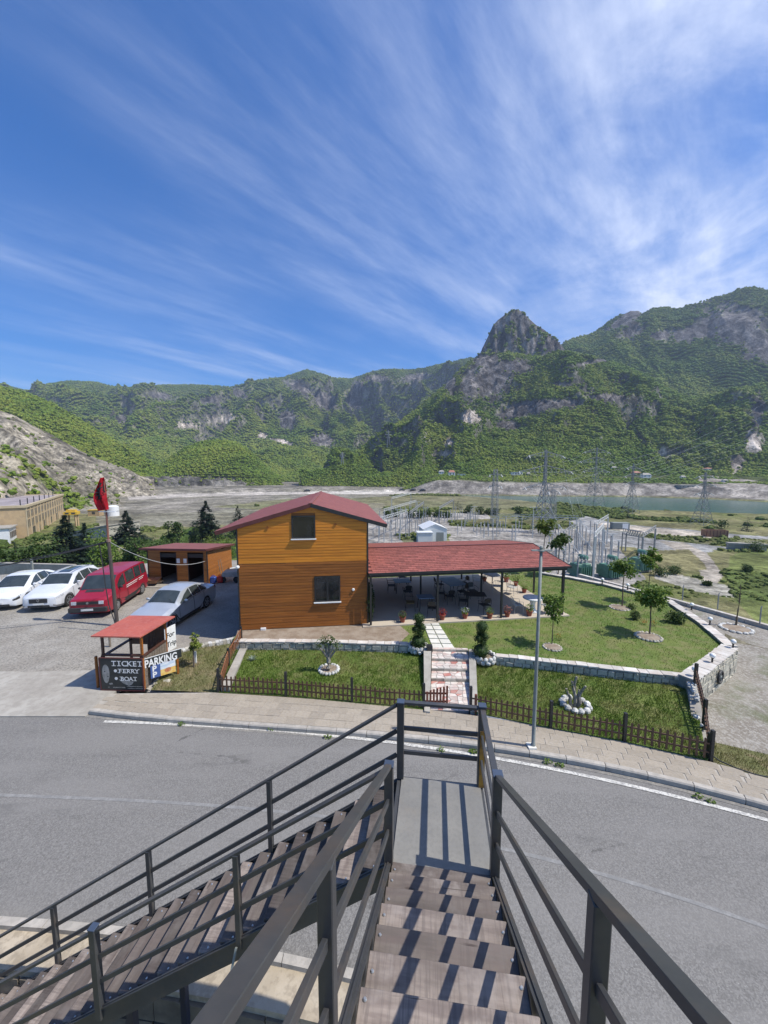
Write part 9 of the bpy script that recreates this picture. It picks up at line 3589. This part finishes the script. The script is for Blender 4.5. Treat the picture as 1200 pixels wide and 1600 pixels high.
M_whitef = mat('white_render', (0.74, 0.73, 0.70), (0.66, 0.65, 0.62), rough=0.9, scale=0.5)
farhouse('small white house at the foot of the slope, leftmost on the far bank', 690, 741, 8, 4, M_whitef, M_conc)
farhouse('white house with a red roof on the far bank above the terrace roof', 706, 744, 10, 6, M_whitef, M_rooffar)
farhouse('low white outbuilding right of the red-roofed white house', 721, 744, 12, 3, M_whitef, M_conc, flat=True)
farhouse('long white two-storey house on the far bank, left of the tallest pylon', 808, 743, 17, 5, M_whitef, M_conc, flat=True, windows=4)
farhouse('small grey house at the left of the long white house', 826, 743, 5, 3, M_conc, M_conc)
farhouse('pink house with a clay roof on the far bank, right of the pylons', 995, 743, 12, 4, M_pinkw, M_rooffar)
farhouse('white gabled house right next to the pink house', 1011, 747, 13, 5, M_whitef, M_conc)
farhouse('long low house with a red roof on the far bank at the right', 1115, 735, 19, 2.5, M_whitef, M_rooffar, windows=3)
farhouse('small white house below the long red-roofed house', 1068, 748, 7, 3, M_whitef, M_conc)
farhouse('small white shed at the water on the far bank', 1075, 762, 22, 3, M_conc, M_galv, flat=True, windows=3)
farhouse('tiny white house at the right end of the far bank', 1134, 753, 7, 2.5, M_whitef, M_conc)
farhouse('tiny pale house hidden among the trees left of the pink house', 960, 733, 8, 2.5, M_whitef, M_conc)
# distant parked cars on the pale road
src = None
for k, (px, py) in enumerate([(628, 767), (645, 767), (660, 767), (480, 768)]):
 p = on_land(px, py, 250)
 if src is None:
  src = thing('distant_car', 'dark car parked on the pale road across the plain, leftmost of three', 'car', tuple(p), 0, 'dark cars on the pale road')
  b = local(src)
  b.box(-2.2, -0.9, 0.3, 2.2, 0.9, 1.0)
  b.build('body', M_plastic, parent=src, bevel=0.15)
  b = local(src)
  b.add([(-1.3, -0.8, 1.0), (1.4, -0.8, 1.0), (1.4, 0.8, 1.0), (-1.3, 0.8, 1.0), (-0.8, -0.7, 1.5), (1.0, -0.7, 1.5), (1.0, 0.7, 1.5), (-0.8, 0.7, 1.5)], [(4, 5, 6, 7), (0, 1, 5, 4), (1, 2, 6, 5), (2, 3, 7, 6), (3, 0, 4, 7)])
  b.build('cabin', M_carglass, parent=src)
  for sx in (-1.4, 1.4):
   for sy in (-0.85, 0.85):
    b = local(src)
    b.M = b.M @ Matrix.Translation((sx, sy, 0.33)) @ Matrix.Rotation(PI / 2, 4, 'X')
    b.lathe([(0.33, -0.1), (0.33, 0.1)], n=10)
    b.build('wheel', M_tyre, parent=src)
  src.scale = (1.6, 1.6, 1.6)
 else:
  c_ = dup(src, tuple(p), 0.05 * k, ['', 'dark car parked on the pale road across the plain, middle of three', 'dark car parked on the pale road across the plain, rightmost of three', 'dark car far left of the others on the pale road'][k])
# ------------------------------------------------------------------ thin air haze over the whole valley
mh = bpy.data.materials.new('valley_air')
mh.use_nodes = True
nt_ = mh.node_tree
nt_.nodes.clear()
pv = nt_.nodes.new('ShaderNodeVolumePrincipled')
pv.inputs['Density'].default_value = 0.00014
pv.inputs['Color'].default_value = (0.62, 0.76, 1.0, 1)
pv.inputs['Anisotropy'].default_value = 0.1
om = nt_.nodes.new('ShaderNodeOutputMaterial')
nt_.links.new(pv.outputs[0], om.inputs['Volume'])
b = MB()
b.box(-3800, -80, -70, 3800, 3900, 900)
b.build('haze', mh, kind='stuff')
